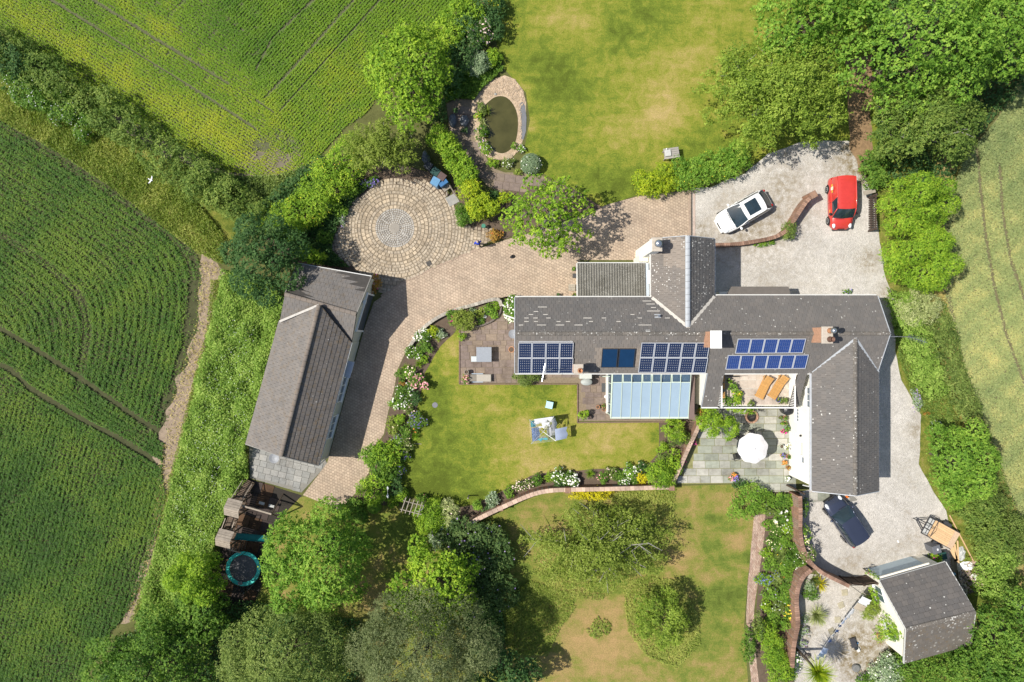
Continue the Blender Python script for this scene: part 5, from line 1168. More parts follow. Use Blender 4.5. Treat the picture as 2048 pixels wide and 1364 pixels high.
for lab, a, b in (('long timber edging between the brown terrace and the lawn on its left', (919, 656), (919, 768)), ('timber edging along the lower side of the brown terrace', (919, 768), (1155, 768)), ('timber edging on the left of the dark terrace by the conservatory', (1155, 768), (1155, 845)), ('timber edging below the conservatory terrace', (1155, 845), (1392, 843))):
    A, B = P(*a), P(*b); MB().bar(A + Vector((0, 0, .05)), B + Vector((0, 0, .05)), .09, .1).build('edging_board', plain('edging_timber', (.17, .115, .085), .3, 7, .9), None, at=(A + B) / 2, label=lab, cat='edging')
def boarded(name, label, A, B, h, board, mat, post=True, cat='gate', gap=.02, zc=0.0):
    """a gate or fence of upright boards from A to B (world points at the ground)"""
    A, B = flat(A, 0), flat(B, 0); d = (B - A).normalized(); L_ = (B - A).length; t = thing(name, label, cat, (A + B) / 2); n = max(2, int(L_ / board)); pr = None; ang = math.atan2(d.y, d.x)
    for i in range(n):
        if pr is None: pr = MB().box((0, 0, 0), (L_ / n - gap, .03, h)).build('board', mat, t); o = pr
        else: o = copy_part(pr, t)
        o.location = A.lerp(B, (i + .5) / n) - (A + B) / 2 + Vector((0, 0, h / 2 + .05 + random.uniform(-.01, .01))); o.rotation_euler = (0, 0, ang)
    s = Vector((-d.y, d.x, 0)) * .045
    for z in (.3, h - .2): MB().bar(A + s + Vector((0, 0, z)), B + s + Vector((0, 0, z)), .05, .1).build('rail', mat, t, world=True)
    if post:
        for q in (A, B): MB().bbox(flat(q, h * .53), (.12, .12, h * 1.06), .02, ang).build('post', mat, t, world=True)
    return t
boarded('gate', 'left leaf of the dark boarded double gate beside the cottage', P(1690, 1160, .9), P(1716, 1162, .9), 1.75, .16, WOOD_D); boarded('gate', 'right leaf of the dark boarded double gate, next to the cottage wall', P(1717, 1162, .9), P(1742, 1159, .9), 1.75, .16, WOOD_D)
boarded('gate', 'dark wooden side gate at the lower corner of the white wing', P(1583, 975, .9), P(1598, 982, .9), 1.75, .14, WOOD_D)
boarded('fence', 'dark wooden gate and fence in the hedge beside the red van', P(1745, 392, .6), P(1745, 460, .6), 1.15, .17, plain('wood_blackened', (.07, .05, .04), .35, 7, .9), cat='fence', gap=.06)
c = P(1737, 384, 1.0); MB().bar(c - Vector((.35, .1, 0)), c + Vector((.5, .12, 0)), .3, .06).build('fence_board', WOOD_G, None, at=(c.x, c.y, 0), label='loose weathered board lying across the top of the dark fence', cat='board')

# ------------------------------------------------------------------ cars
def carpaint(name, c, rough=.22, metal=0.0):
    if name in MATS: return MATS[name]
    n = N(name); n.pr(rough, .5, metal); n.b.inputs['Coat Weight'].default_value = .8; n.b.inputs['Coat Roughness'].default_value = .05
    n.col(n.ramp(n.noise(2.5, 5, .7), [(.3, sh(c, .93)), (.7, sh(c, 1.05))])); MATS[name] = n.m; return n.m
CGLASS = plain('car_glass', (.02, .035, .045), .4, 1.5, .03, .8, bump=0); TYRE = plain('tyre', (.018, .018, .018), .2, 9, .85); RIM = plain('alloy', (.45, .46, .48), .1, 6, .3, .5, .7); LENS = plain('headlamp_lens', (.62, .65, .68), .15, 12, .08, .6); REDL = plain('tail_lens', (.35, .01, .01), .1, 9, .15, .5); TRIM = plain('car_trim', (.02, .02, .022), .15, 6, .5)
def lerp_tab(tab, x):
    """a smooth curve through the (x, y) points"""
    for i in range(len(tab) - 1):
        (x0, y0), (x1, y1) = tab[i], tab[i + 1]
        if x <= x1 + 1e-9:
            h = x1 - x0; t = min(1, max(0, (x - x0) / h)); a, b = tab[max(0, i - 1)], tab[min(len(tab) - 1, i + 2)]
            m0 = (y1 - a[1]) / (x1 - a[0]) * h; m1 = (b[1] - y0) / (b[0] - x0) * h
            return (2 * t ** 3 - 3 * t * t + 1) * y0 + (t ** 3 - 2 * t * t + t) * m0 + (3 * t * t - 2 * t ** 3) * y1 + (t ** 3 - t * t) * m1
    return tab[-1][1]
def car(name, label, cat, loc, rz, L, W, Hh, paint, deck, plan, ws, roof, rear, wr=.74, belt=.60, glass_side=True, sunroof=False, lower=None, van=False, mirrors=True):
    """deck: (x, height) of the body top; plan: (x, half width); ws, rear: x of glass base and top; roof: height table"""
    t = thing(name, label, cat, loc, rz); m = MB(); ns = 25; vs = []; fs = []; K = 13
    for i in range(ns):
        x = -L / 2 + L * i / (ns - 1); w2 = lerp_tab(plan, x); zt = lerp_tab(deck, x); zb = .20 + .12 * (abs(x) / (L / 2)) ** 10; cr = .045
        sec = [(w2 * .90, zb), (w2 * .985, zb + .12), (w2, zb + (zt - zb) * .45), (w2 * .985, zb + (zt - zb) * .78), (w2 * .90, zt - .02), (w2 * .6, zt + cr * .7), (0, zt + cr)]
        sec = [(y, z) for y, z in sec] + [(-y, z) for y, z in sec[-2::-1]]
        vs += [(x, y, z) for y, z in sec]
    for i in range(ns - 1): fs += [(i * K + k, i * K + k + 1, (i + 1) * K + k + 1, (i + 1) * K + k) for k in range(K - 1)]
    for i in (0, ns - 1): c_ = len(vs); x = -L / 2 if i == 0 else L / 2; fs.append(tuple(range(i * K, i * K + K)) if i == 0 else tuple(range(i * K, i * K + K))[::-1])
    fs += [(i * K, (i + 1) * K, (i + 1) * K + K - 1, i * K + K - 1) for i in range(ns - 1)]
    m.add(vs, fs); body = m.build('body', paint, t, smooth=True)
    # cabin
    xa0, xa1 = ws; xb0, xb1 = rear; zd = lambda x: lerp_tab(deck, x); wb = lambda x: lerp_tab(plan, x) * .93; zr = lambda x: lerp_tab(roof, x)
    W2 = W / 2 * wr
    def grid(name, fn, nu, nv, mat, par=t, th=0.0):
        mm = MB(); v_ = [fn(u / nu, v / nv) for u in range(nu + 1) for v in range(nv + 1)]; mm.add(v_, [(u * (nv + 1) + v, (u + 1) * (nv + 1) + v, (u + 1) * (nv + 1) + v + 1, u * (nv + 1) + v + 1) for u in range(nu) for v in range(nv)]); return mm.build(name, mat, par, smooth=True)
    def roofpt(u, v):
        x = xb1 + (xa1 - xb1) * u; y = (v * 2 - 1); z = zr(x) - .05 * y ** 4; return (x + .06 * (1 - y * y) * (1 if u > .5 else -1) * abs(u * 2 - 1), y * W2, z)
    grid('roof', roofpt, 10, 10, paint)
    def glass(x0, x1, top):
        sg = 1 if x0 > x1 else -1
        def f(u, v):
            y = v * 2 - 1; w_ = wb(x0) * (1 - u) + W2 * u; a = x0 + (x1 - x0) * u + sg * .10 * (1 - y * y) * (1 - u * .4); z = (zd(x0) + .005) * (1 - u) + zr(x1) * u + .05 * u * (1 - u) - .05 * u * y ** 4
            return (a, y * w_ * .985, z)
        return f
    grid('windscreen', glass(xa0, xa1, 1), 6, 10, CGLASS); grid('rear_window', glass(xb0, xb1, 1), 6, 10, CGLASS if not van else paint)
    for s in (-1, 1):
        def side(u, v, s=s):
            xl = xb0 + (xa0 - xb0) * u; xt = xb1 + (xa1 - xb1) * u; w_ = wb(xl) * (1 - v) + W2 * v; return (xl * (1 - v) + xt * v, s * (w_ + .03 * math.sin(math.pi * v)), (zd(xl) - .03) * (1 - v) + (zr(xt) - .05) * v)
        if van:
            grid('side_panel', lambda u, v, side=side: side(u * .62, v), 8, 6, paint)
            grid('side_window', lambda u, v, side=side: side(.62 + .36 * u, v), 4, 4, CGLASS)
        else: grid('side_window', side, 8, 4, CGLASS)
        for u_ in ((0.0, 1.0, .5) if not van else (.62, 1.0)):
            a, b, c_ = Vector(side(u_, 0)), Vector(side(u_, .5)), Vector(side(u_, 1.0)); o_ = Vector((0, s * .012, .006)); MB().tube([a + o_, b + o_, c_ + o_], .035 if u_ != .5 else .02, 6).build('pillar', paint if u_ != .5 else TRIM, t, smooth=True)
        a = [Vector(side(u / 6, 1.0)) + Vector((0, s * .01, .02)) for u in range(7)]; MB().tube(a, .03, 6).build('roof_rail', paint, t, smooth=True)
    if sunroof:
        xm = xb1 + (xa1 - xb1) * .55; hl = (xa1 - xb1) * .30
        grid('sunroof', lambda u, v: (xm - hl + 2 * hl * u, (v * 2 - 1) * W2 * .74, zr(xm - hl + 2 * hl * u) + .012 - .05 * ((v * 2 - 1) * .74) ** 4), 4, 4, CGLASS); MB().box((xm, 0, zr(xm) + .014), (.02, W2 * 1.34, .008)).build('sunroof_bar', TRIM, t)
    # lamps
    for s in (-1, 1):
        x = L / 2 - .30; MB().blob((x, s * lerp_tab(plan, x) * .80, zd(x) - .02), (.24, .13, .085), 10, 6).build('headlight', LENS, t, smooth=True)
        x = -L / 2 + .10; MB().blob((x, s * lerp_tab(plan, x) * .84, zd(x) - .06), (.12, .12, .13), 8, 6).build('tail_light', REDL, t, smooth=True)
        if mirrors: x = xa0 - .25; MB().blob((x, s * (W / 2 + .10), zd(x) + .05), (.10, .13, .075), 10, 6).build('mirror', paint if not van else TRIM, t, smooth=True)
        if not van: x = xa0 - .9; MB().box((x, s * (lerp_tab(plan, x) * .995), zd(x) - .14), (.2, .03, .035)).build('door_handle', paint, t)
    MB().box((L / 2 - .04, 0, .34), (.12, W * .62, .22)).build('front_bumper', lower or TRIM, t); MB().box((-L / 2 + .03, 0, .34), (.10, W * .7, .16)).build('rear_bumper', lower or TRIM, t)
    gap = plain('shut_line', (.012, .012, .013), .1, 5, .8)
    for s in (-1, 1):
        MB().tube([(x_, s * lerp_tab(plan, x_) * .80, lerp_tab(deck, x_) + .012) for x_ in (xa0 + .12, xa0 + .4, xa0 + .65, L / 2 - .22)], .009, 4).build('bonnet_gap', gap, t)
        for x_ in (xa0 - .15, xa0 - 1.15) + (() if van else (xa0 - 2.0,)): w_ = lerp_tab(plan, x_); MB().tube([(x_, s * w_ * 1.0, .3), (x_, s * (w_ + .004), .6), (x_, s * w_ * .985, lerp_tab(deck, x_) - .12)], .009, 4).build('door_gap', gap, t)
    MB().box((L / 2 - .02, 0, .58), (.05, .5, .09)).build('grille', TRIM, t)
    MB().bar((xa0 + .1, -wb(xa0) * .7, zd(xa0) + .04), (xa0 + .12, wb(xa0) * .1, zd(xa0) + .045), .03, .02).build('wiper', TRIM, t)
    for x in (L * .315, -L * .30):
        for s in (-1, 1):
            y = s * (lerp_tab(plan, x) - .055)
            m = MB().lathe([(.0, -.09), (.20, -.09), (.29, -.085), (.315, -.05), (.315, .05), (.29, .085), (.20, .09)], (0, 0, 0), 20); tyre = m.build('wheel', TYRE, t, smooth=True)
            tyre.location = (x, y, .315); tyre.rotation_euler = (-s * math.pi / 2, 0, 0); WM[tyre.name] = wm(t)
            r_ = MB().lathe([(.21, .075), (.20, .095), (.06, .085), (0, .10)], (0, 0, 0), 14); rr = r_.build('rim', RIM, tyre, smooth=True)
            ar = MB(); n_ = 12; q0 = [(x + math.cos(math.pi * k / n_) * .37, s * (lerp_tab(plan, x) + .004), .30 + math.sin(math.pi * k / n_) * .37) for k in range(n_ + 1)]; ar.add(q0 + [(p[0], p[1] - s * .05, p[2]) for p in q0], [tuple(range(n_ + 1))] + [(k, k + 1, n_ + 2 + k, n_ + 1 + k) for k in range(n_)]); ar.build('wheel_arch', TRIM, t)
    return t
c = P(1481, 427)
white = car('parked_car', 'white hatchback with a dark glass sunroof on the gravel', 'car', (c.x, c.y, .016), math.atan2(-55, -96), 4.28, 1.80, 1.5, carpaint('paint_white', (.80, .80, .79)),
    [(-2.14, .72), (-1.9, .92), (-1.5, .98), (.6, .96), (1.0, .93), (1.7, .80), (2.0, .68), (2.14, .50)], [(-2.14, .62), (-1.95, .80), (-1.5, .88), (-.5, .90), (.8, .90), (1.5, .87), (1.85, .78), (2.05, .60), (2.14, .42)],
    (1.12, .26), [(-1.75, 1.36), (-1.2, 1.46), (-.4, 1.50), (.25, 1.44)], (-1.95, -1.36), .76, sunroof=True, lower=carpaint('paint_white', (0, 0, 0)))
c = P(1673, 411)
van = car('mail_van', 'small red delivery van parked beside the right-hand hedge', 'van', (c.x, c.y, .016), math.atan2(-95, 2), 3.86, 1.70, 1.72, carpaint('paint_red', (.52, .040, .030), .4),
    [(-1.93, .90), (-1.7, .98), (.6, .98), (.95, .95), (1.45, .86), (1.75, .70), (1.93, .5)], [(-1.93, .78), (-1.8, .82), (-1.0, .85), (.9, .85), (1.4, .82), (1.7, .72), (1.93, .48)],
    (1.08, .52), [(-1.85, 1.68), (-1.2, 1.72), (.2, 1.70), (.55, 1.62)], (-1.92, -1.84), .80, van=True, lower=TRIM)
# ribs of the van roof and the mark on its side
for k in range(7): MB().box((-1.6 + k * .29, 0, 1.715 + .004 * (3 - abs(k - 3))), (.05, 1.0, .012)).build('roof_rib', MATS['paint_red'], van)
yl = plain('logo_yellow', (.75, .50, .04), .05, 6, .5); wl = plain('logo_white', (.75, .74, .70), .05, 6, .5)
MB().box((-1.05, -.868, 1.16), (.62, .012, .13)).build('side_mark', yl, van); MB().box((-1.05, -.874, 1.16), (.22, .012, .34)).build('side_mark', wl, van); MB().box((-1.05, -.880, 1.22), (.10, .010, .12)).build('side_mark', yl, van)
MB().box((.55, -.868, .72), (.2, .012, .06)).build('side_mark', yl, van)
c = P(1683, 1037)
navy = car('parked_car', 'dark navy blue hatchback on the gravel yard below the white wing', 'car', (c.x, c.y, .016), math.atan2(77, -52), 3.98, 1.70, 1.46, carpaint('paint_navy', (.055, .066, .105), .2, .5),
    [(-1.99, .72), (-1.8, .90), (-1.4, .95), (.5, .93), (.9, .90), (1.5, .80), (1.85, .66), (1.99, .5)], [(-1.99, .60), (-1.85, .76), (-1.4, .84), (-.4, .85), (.8, .85), (1.4, .82), (1.75, .70), (1.99, .42)],
    (.98, .25), [(-1.8, 1.36), (-1.2, 1.43), (-.3, 1.46), (.3, 1.41)], (-1.92, -1.66), .74, lower=TRIM)
MB().box((1.96, 0, .50), (.03, .52, .11)).build('number_plate', WHITE, navy)

# ------------------------------------------------------------------ trailer and the builder's corner
c = P(1872, 1062); ta = math.atan2(37, -67)
tr_ = thing('trailer', 'small flat trailer with a wooden deck on the gravel', 'trailer', (c.x, c.y, .016), ta)
for i in range(9): MB().box((-.2, -.60 + i * .15, .56), (2.0, .14, .03)).build('deck_board', WOOD_N, tr_)
MB().box((-1.05, 0, .60), (.42, 1.34, .035)).build('tail_board', plain('wood_pale', (.50, .36, .25), .2, 7, .8), tr_)
m = MB()
for s in (-1, 1): m.bar((-1.25, s * .70, .54), (1.3, s * .70, .54), .05, .09)
m.bar((1.3, -.7, .54), (1.3, .7, .54), .05, .09).bar((.8, -.7, .52), (.8, .7, .52), .05, .06); m.build('chassis', DKMET, tr_)
m = MB()
for s in (-1, 1): m.bar((1.3, s * .5, .5), (2.05, 0, .46), .06, .07)
m.bar((1.3, 0, .5), (2.15, 0, .46), .06, .06).tube([(2.05, 0, .5), (2.05, 0, .02)], .03, 6); m.build('drawbar', DKMET, tr_)
m = MB()
for s in (-1, 0, 1): m.tube([(.85, s * .66, .55), (.85, s * .66, .98), (1.3, s * .66, .98), (1.3, s * .66, .55)], .018, 5)
m.tube([(.85, -.66, .98), (.85, .66, .98)], .02, 5).tube([(1.3, -.66, .98), (1.3, .66, .98)], .02, 5).tube([(.85, -.66, .98), (.4, 0, .58)], .015, 5).tube([(.85, .66, .98), (.4, 0, .58)], .015, 5); m.build('ladder_rack', DKMET, tr_)
for y in (-.44, 0, .44): MB().box((1.08, y, .58), (.4, .36, .03)).build('mesh_panel', plain('mesh_grey', (.42, .42, .40), .1, 9, .7), tr_)
for s in (-1, 1):
    w_ = MB().lathe([(0, -.07), (.15, -.07), (.24, -.06), (.255, 0), (.24, .06), (.15, .07), (0, .07)], (0, 0, 0), 16).build('wheel', TYRE, tr_, smooth=True); w_.location = (-.15, s * .86, .26); w_.rotation_euler = (math.pi / 2, 0, 0)
    MB().box((-.15, s * .86, .55), (.66, .2, .03)).build('mudguard', DKMET, tr_)
def simple(name, label, cat, mb, mat, at, smooth=False, group=None): return mb.build(name, mat, None, at=at, smooth=smooth, label=label, cat=cat, group=group)
def crate(name, label, cat, px, py, z0, dims, mat, rz=0.0, lid=None, z=None):
    c = P(px, py, z0 + dims[2]); t = thing(name, label, cat, (c.x, c.y, z0), rz); MB().box((0, 0, dims[2] / 2), dims, taper=1.06).build('tub', mat, t); MB().bbox((0, 0, dims[2] + .03), (dims[0] * 1.1, dims[1] * 1.1, .07), .02).build('lid', lid or mat, t); MB().box((-dims[0] * .52, 0, dims[2] + .02), (.05, dims[1] * .7, .06)).build('handle', lid or mat, t); return t
GREYB = plain('bin_grey', (.12, .125, .14), .15, 6, .5); GREENB = plain('bin_green', (.02, .06, .05), .2, 6, .4); BLUEB = plain('bin_blue', (.045, .14, .30), .2, 6, .35); BROWNB = plain('bin_brown', (.10, .065, .06), .2, 6, .4); DKBIN = plain('bin_dark', (.03, .035, .04), .2, 6, .4)
b = crate('dustbin', 'grey wheeled bin with a pale sticker beside the trailer', 'bin', 1873, 1099, .016, (.55, .55, 1.0), GREYB, .3); MB().box((.05, 0, 1.075), (.1, .14, .01)).build('sticker', WHITE, b)
crate('dustbin', 'dark green bin in the shadow behind the purple flower tub', 'bin', 1886, 1112, .016, (.5, .5, .7), GREENB, .2)
for i, (a, b, ww, col, lab) in enumerate(((( 1901, 1090), (1913, 1122), .30, WOOD_N, 'broad new plank propped at the cottage corner'), ((1909, 1088), (1914, 1124), .14, WOOD_N, 'narrow new plank, middle one of the three at the cottage corner'), ((1915, 1081), (1917, 1126), .10, WOOD_N, 'longest thin new plank at the cottage corner'), ((1905, 1116), (1909, 1160), .2, plain('wood_old', (.17, .14, .10), .25, 7, .9, obj=.15), 'old grey plank lying against the cottage end, nearest the gravel'), ((1910, 1118), (1914, 1165), .2, MATS['wood_old'], 'old grey plank in the middle behind the cottage gable'), ((1914, 1140), (1918, 1170), .16, MATS['wood_old'], 'shortest old plank behind the cottage gable'))):
    A, B = P(*a, .22), P(*b, .22); simple('plank', lab, 'plank', MB().bar(A, B, ww, .05), col, (A + B) / 2)
A, B = P(1898, 1030), P(1948, 1126); simple('timber_edging', 'long thin pale timber lying along the edge of the gravel yard', 'timber', MB().bar(A + Vector((0, 0, .05)), B + Vector((0, 0, .05)), .07, .07), WOOD_N, (A + B) / 2)
def crumple(label, px, py, rx, ry, h, mat, seed, name='plastic_sheet', cat='sheet', z=0.02):
    g = random.Random(seed); c = P(px, py, .1); vs = []; fs = []; n = 8
    for i in range(n + 1):
        for j in range(n + 1):
            u, v = i / n * 2 - 1, j / n * 2 - 1; e = max(abs(u), abs(v)); vs.append((c.x + u * rx * (1 - .25 * v * v) + g.uniform(-.04, .04), c.y + v * ry * (1 - .3 * u * u) + g.uniform(-.04, .04), z + h * (1 - e ** 2) * g.uniform(.4, 1.1) + .01))
    for i in range(n): fs += [(i * (n + 1) + j, (i + 1) * (n + 1) + j, (i + 1) * (n + 1) + j + 1, i * (n + 1) + j + 1) for j in range(n)]
    simple(name, label, cat, MB().add(vs, fs), mat, (c.x, c.y, 0))
crumple('white plastic sheet crumpled on the rubble heap behind the cottage', 1934, 1133, .55, .35, .3, WHITE, 1); crumple('small white sheet below the large one on the rubble heap', 1950, 1155, .35, .25, .3, WHITE, 2); crumple('grey tarpaulin bundle between the planks and the hedge', 1923, 1108, .35, .55, .25, plain('tarp_grey', (.42, .43, .42), .15, 5, .6), 3, 'tarpaulin', 'tarpaulin')
def rubble(label, px, py, r, n, mat, s=(.06, .16), name='rubble_heap', cat='rubble', z=.02):
    c = P(px, py); m = MB()
    for _ in range(n):
        a, q = random.random() * 6.28, r * math.sqrt(random.random()); d = random.uniform(*s); m.box((c.x + math.cos(a) * q, c.y + math.sin(a) * q, z + d * .4 + (r - q) * .12), (d, d * random.uniform(.6, 1.2), d * .8), random.random() * 3, random.uniform(-.5, .5))
    o = m.build(name, mat, None, at=(c.x, c.y, 0), label=label, cat=cat, kind='stuff'); return o
rubble('heap of broken brick and plaster behind the cottage', 1945, 1150, 1.1, 120, plain('rubble_mix', (.38, .29, .24), .45, 5, .9)); rubble('dark debris in the shade behind the cottage gable', 1930, 1165, .9, 60, plain('debris_dark', (.14, .12, .11), .4, 5, .9))
simple('blue_float', 'small blue ball on the old planks behind the cottage', 'ball', MB().blob(P(1908, 1148, .4), .12), plain('ball_blue', (.12, .30, .48), .1, 5, .5), P(1908, 1148), True)
simple('stray_litter', 'small white scrap lying in the middle of the gravel yard', 'litter', MB().box(P(1796, 1083, .03), (.1, .18, .02), .4), WHITE, P(1796, 1083))
simple('orange_cone', 'small orange marker by the wing gable above the navy car', 'marker', MB().lathe([(.13, 0), (.12, .03), (.03, .3), (0, .3)], P(1693, 993)), plain('marker_orange', (.75, .18, .03), .1, 5, .6), P(1693, 993))
for lab, x in (('left one of two dark boots on the slabs above the navy car', 1661), ('right one of two dark boots on the slabs above the navy car', 1666)): simple('boot', lab, 'boot', MB().blob(P(x, 991, .1), (.06, .13, .1)).blob(P(x, 989, .25), (.055, .06, .14)), BLACK, P(x, 991), True)

# ------------------------------------------------------------------ patio furniture
c = P(1507, 897, 2.45); t = thing('parasol', 'large white parasol open over the grey patio', 'parasol', (c.x, c.y, .03))
m = MB(); n8 = 8; vs = [(0, 0, 2.62)]; R_ = 1.14
for ring, (rr, zz) in enumerate(((.35, 2.53), (.7, 2.41), (1.0, 2.27))):
    for k in range(32):
        a = 2 * math.pi * k / 32 + .2; sc_ = 1 - (.075 * rr) * (0.5 - .5 * math.cos(8 * (a - .2))); vs.append((math.cos(a) * R_ * rr * sc_, math.sin(a) * R_ * rr * sc_, zz - .02 * (0.5 - .5 * math.cos(8 * (a - .2))) * rr))
fs = [(0, 1 + k, 1 + (k + 1) % 32) for k in range(32)] + [(1 + r_ * 32 + k, 33 + r_ * 32 + k, 33 + r_ * 32 + (k + 1) % 32, 1 + r_ * 32 + (k + 1) % 32) for r_ in range(2) for k in range(32)]
m.add(vs, fs).build('canopy', plain('canvas_white', (.66, .645, .64), .03, 3, .9, .1), t); MB().tube([(0, 0, 0), (0, 0, 2.66)], .025, 8).build('pole', ALU, t); MB().blob((0, 0, 2.66), .05).build('finial', WHITE, t)
MB().lathe([(.28, 0), (.28, .06), (.05, .12), (0, .12)], (0, 0, 0), 16).build('base', DKMET, t)
for k in range(8): a = 2 * math.pi * k / 8 + .2; MB().tube([(0, 0, 2.55), (math.cos(a) * R_ * .98, math.sin(a) * R_ * .98, 2.25)], .012, 4).build('rib', ALU, t)
q = P(1500, 893); t = thing('garden_table', 'round dark table in the shade of the white parasol', 'table', (c.x - .05, c.y, .045)); MB().lathe([(.62, .70), (.62, .73), (0, .73)], (0, 0, 0), 28).build('table_top', plain('table_glass', (.05, .06, .06), .1, 4, .15, .5), t)
for k in range(4): a = k * math.pi / 2 + .6; MB().tube([(math.cos(a) * .5, math.sin(a) * .5, 0), (math.cos(a) * .42, math.sin(a) * .42, .7)], .02, 6).build('leg', DKMET, t)
def chair(label, px, py, rz):
    c = P(px, py, .45); t = thing('garden_chair', label, 'chair', (c.x, c.y, .045), rz, 'black chairs round the parasol table')
    for i in range(6): MB().box((-.2 + i * .08, 0, .43), (.06, .44, .02)).build('seat_slat', BLACK, t)
    for i in range(6): MB().box((-.27 - .015 * i, 0, .52 + i * .075), (.02, .42, .05)).build('back_slat', BLACK, t)
    for s in (-1, 1):
        MB().tube([(.22, s * .24, 0), (.2, s * .25, .62), (-.25, s * .25, .66)], .018, 6).build('arm', BLACK, t); MB().tube([(-.34, s * .23, .95), (-.24, s * .23, .42), (-.3, s * .23, 0)], .018, 6).build('back_leg', BLACK, t)
chair('black slatted chair above and left of the parasol', 1478, 874, R(-35)); chair('black slatted chair at the lower left edge of the parasol', 1473, 912, R(15)); chair('black chair tucked under the upper rim of the parasol', 1504, 866, R(-80))
# teak loungers on the roof terrace
def lounger(label, head, foot, z0):
    a, b = P(*head, z0 + .5), P(*foot, z0 + .3); c = (a + b) / 2; d = (a - b); rz = math.atan2(d.y, d.x); L_ = d.length; t = thing('sun_lounger', label, 'sun lounger', (c.x, c.y, z0), rz, 'loungers on the roof terrace')
    for s in (-1, 1): MB().bar((-L_ / 2, s * .29, .27), (L_ / 2, s * .29, .27), .04, .07).build('side_rail', TEAK, t)
    pr = None; nsl = 17
    for i in range(nsl):
        x = -L_ / 2 + .04 + i * (L_ * .60) / nsl; o = MB().box((0, 0, 0), (.055, .55, .02)).build('slat', TEAK, t) if pr is None else copy_part(pr, t); pr = pr or o; o.location = (x, 0, .315)
    x0 = -L_ / 2 + L_ * .62
    for i in range(11):
        o = copy_part(pr, t); f = i / 10; o.location = (x0 + f * L_ * .36, 0, .32 + f * .30); o.rotation_euler = (0, -R(25), 0)
    for s in (-1, 1): MB().bar((x0, s * .25, .29), (x0 + L_ * .37, s * .25, .6), .035, .05).build('back_frame', TEAK, t)
    for x in (-L_ / 2 + .12, L_ / 2 - .15):
        for s in (-1, 1): MB().box((x, s * .28, .13), (.06, .05, .27)).build('leg', TEAK, t)
lounger('left of the two teak sun loungers on the roof terrace', (1540, 754), (1518, 796), 2.745); lounger('right of the two teak sun loungers on the roof terrace', (1571, 753), (1543, 796), 2.745)
# fire pit
c = P(1502, 833); t = thing('fire_pit', 'round brick fire pit with black ashes on the grey patio', 'fire pit', (c.x, c.y, .045)); pr = None
for lv in range(2):
    for k in range(14):
        a = 2 * math.pi * (k + lv * .5) / 14; o = MB().bbox((0, 0, 0), (.13, .19, .085), .01).build('brick', m_slab('pit_brick', (.33, .20, .14), .3, .3), t) if pr is None else copy_part(pr, t); pr = pr or o; o.location = (math.cos(a) * .43, math.sin(a) * .43, .045 + lv * .09); o.rotation_euler = (0, 0, a)
MB().lathe([(.37, .02), (.3, .1), (.1, .06), (0, .12)], (0, 0, 0), 14).build('ash', plain('ash_black', (.018, .016, .015), .4, 9, .95), t)
rubble('black soot and charcoal scattered round the brick fire pit', 1498, 852, .55, 60, plain('charcoal', (.05, .045, .04), .4, 9, .95), (.02, .06), 'charcoal_scatter', 'charcoal', .045)
for k, (x, y) in enumerate(((-.1, .05), (.08, -.02), (0, -.1), (.05, .12))): MB().bar((x - .18, y, .14 + k * .03), (x + .16, y + .08, .16 + k * .03), .07, .06).build('log', MATS['charcoal'], t)
c = P(1577, 820, .9); t = thing('barbecue', 'kettle barbecue under a black cover at the corner of the patio', 'barbecue', (c.x, c.y, .045)); MB().lathe([(.36, 0), (.40, .35), (.42, .75), (.36, .92), (.18, 1.02), (0, 1.05)], (0, 0, 0), 14).build('cover', plain('cover_black', (.022, .023, .026), .2, 5, .35), t)
for k in range(7): a = k * .9; MB().tube([(0, 0, 1.06), (math.cos(a) * .3, math.sin(a) * .3, .97), (math.cos(a) * .43, math.sin(a) * .43, .7)], .012, 4).build('cover_fold', MATS['cover_black'], t)
# terrace by the left gable
c = P(968, 709, .74); t = thing('garden_table', 'square grey table on the brown terrace', 'table', (c.x, c.y, .045))
MB().bbox((0, 0, .71), (1.14, 1.12, .06), .015).build('table_top', plain('table_slate', (.25, .27, .30), .08, 4, .4), t)
for s in (-1, 1):
    MB().box((s * .5, 0, .34), (.08, .95, .68)).build('side_panel', plain('rattan_grey', (.16, .15, .14), .2, 14, .8), t); MB().box((0, s * .5, .34), (.9, .08, .66)).build('end_panel', MATS['rattan_grey'], t)
    for q in (-1, 1): MB().box((s * .53, q * .51, .34), (.07, .07, .68)).build('leg', MATS['rattan_grey'], t)
def stool(label, px, py, h, w_, mat, rz=0.0, z0=.045):
    c = P(px, py, h); t = thing('stool', label, 'stool', (c.x, c.y, z0), rz); MB().bbox((0, 0, h), (w_, w_, .06), .025).build('seat', mat, t)
    for s in (-1, 1):
        for q in (-1, 1): MB().bar((s * w_ * .42, q * w_ * .42, h - .03), (s * w_ * .48, q * w_ * .48, 0), .05).build('leg', mat, t)
    return t
stool('small pale stool beside the square grey table', 948, 718, .42, .42, plain('stool_pale', (.48, .52, .52), .06, 5, .5)); stool('light blue plastic stool standing on the lawn', 1099, 810, .45, .53, plain('stool_blue', (.42, .66, .72), .05, 5, .45), R(-12), .014)
c = P(962, 756, .35); t = thing('sun_lounger', 'grey rattan lounger at the lower edge of the brown terrace', 'sun lounger', (c.x, c.y, .045))
MB().bbox((.22, 0, .28), (1.1, .56, .12), .03).build('cushion', plain('cushion_taupe', (.36, .33, .28), .08, 9, .9), t); MB().bbox((-.62, 0, .26), (.62, .5, .1), .03).build('footrest', plain('rattan_brown', (.20, .18, .15), .2, 16, .8), t); MB().box((.22, 0, .14), (1.05, .5, .2)).build('base', MATS['rattan_grey'], t)
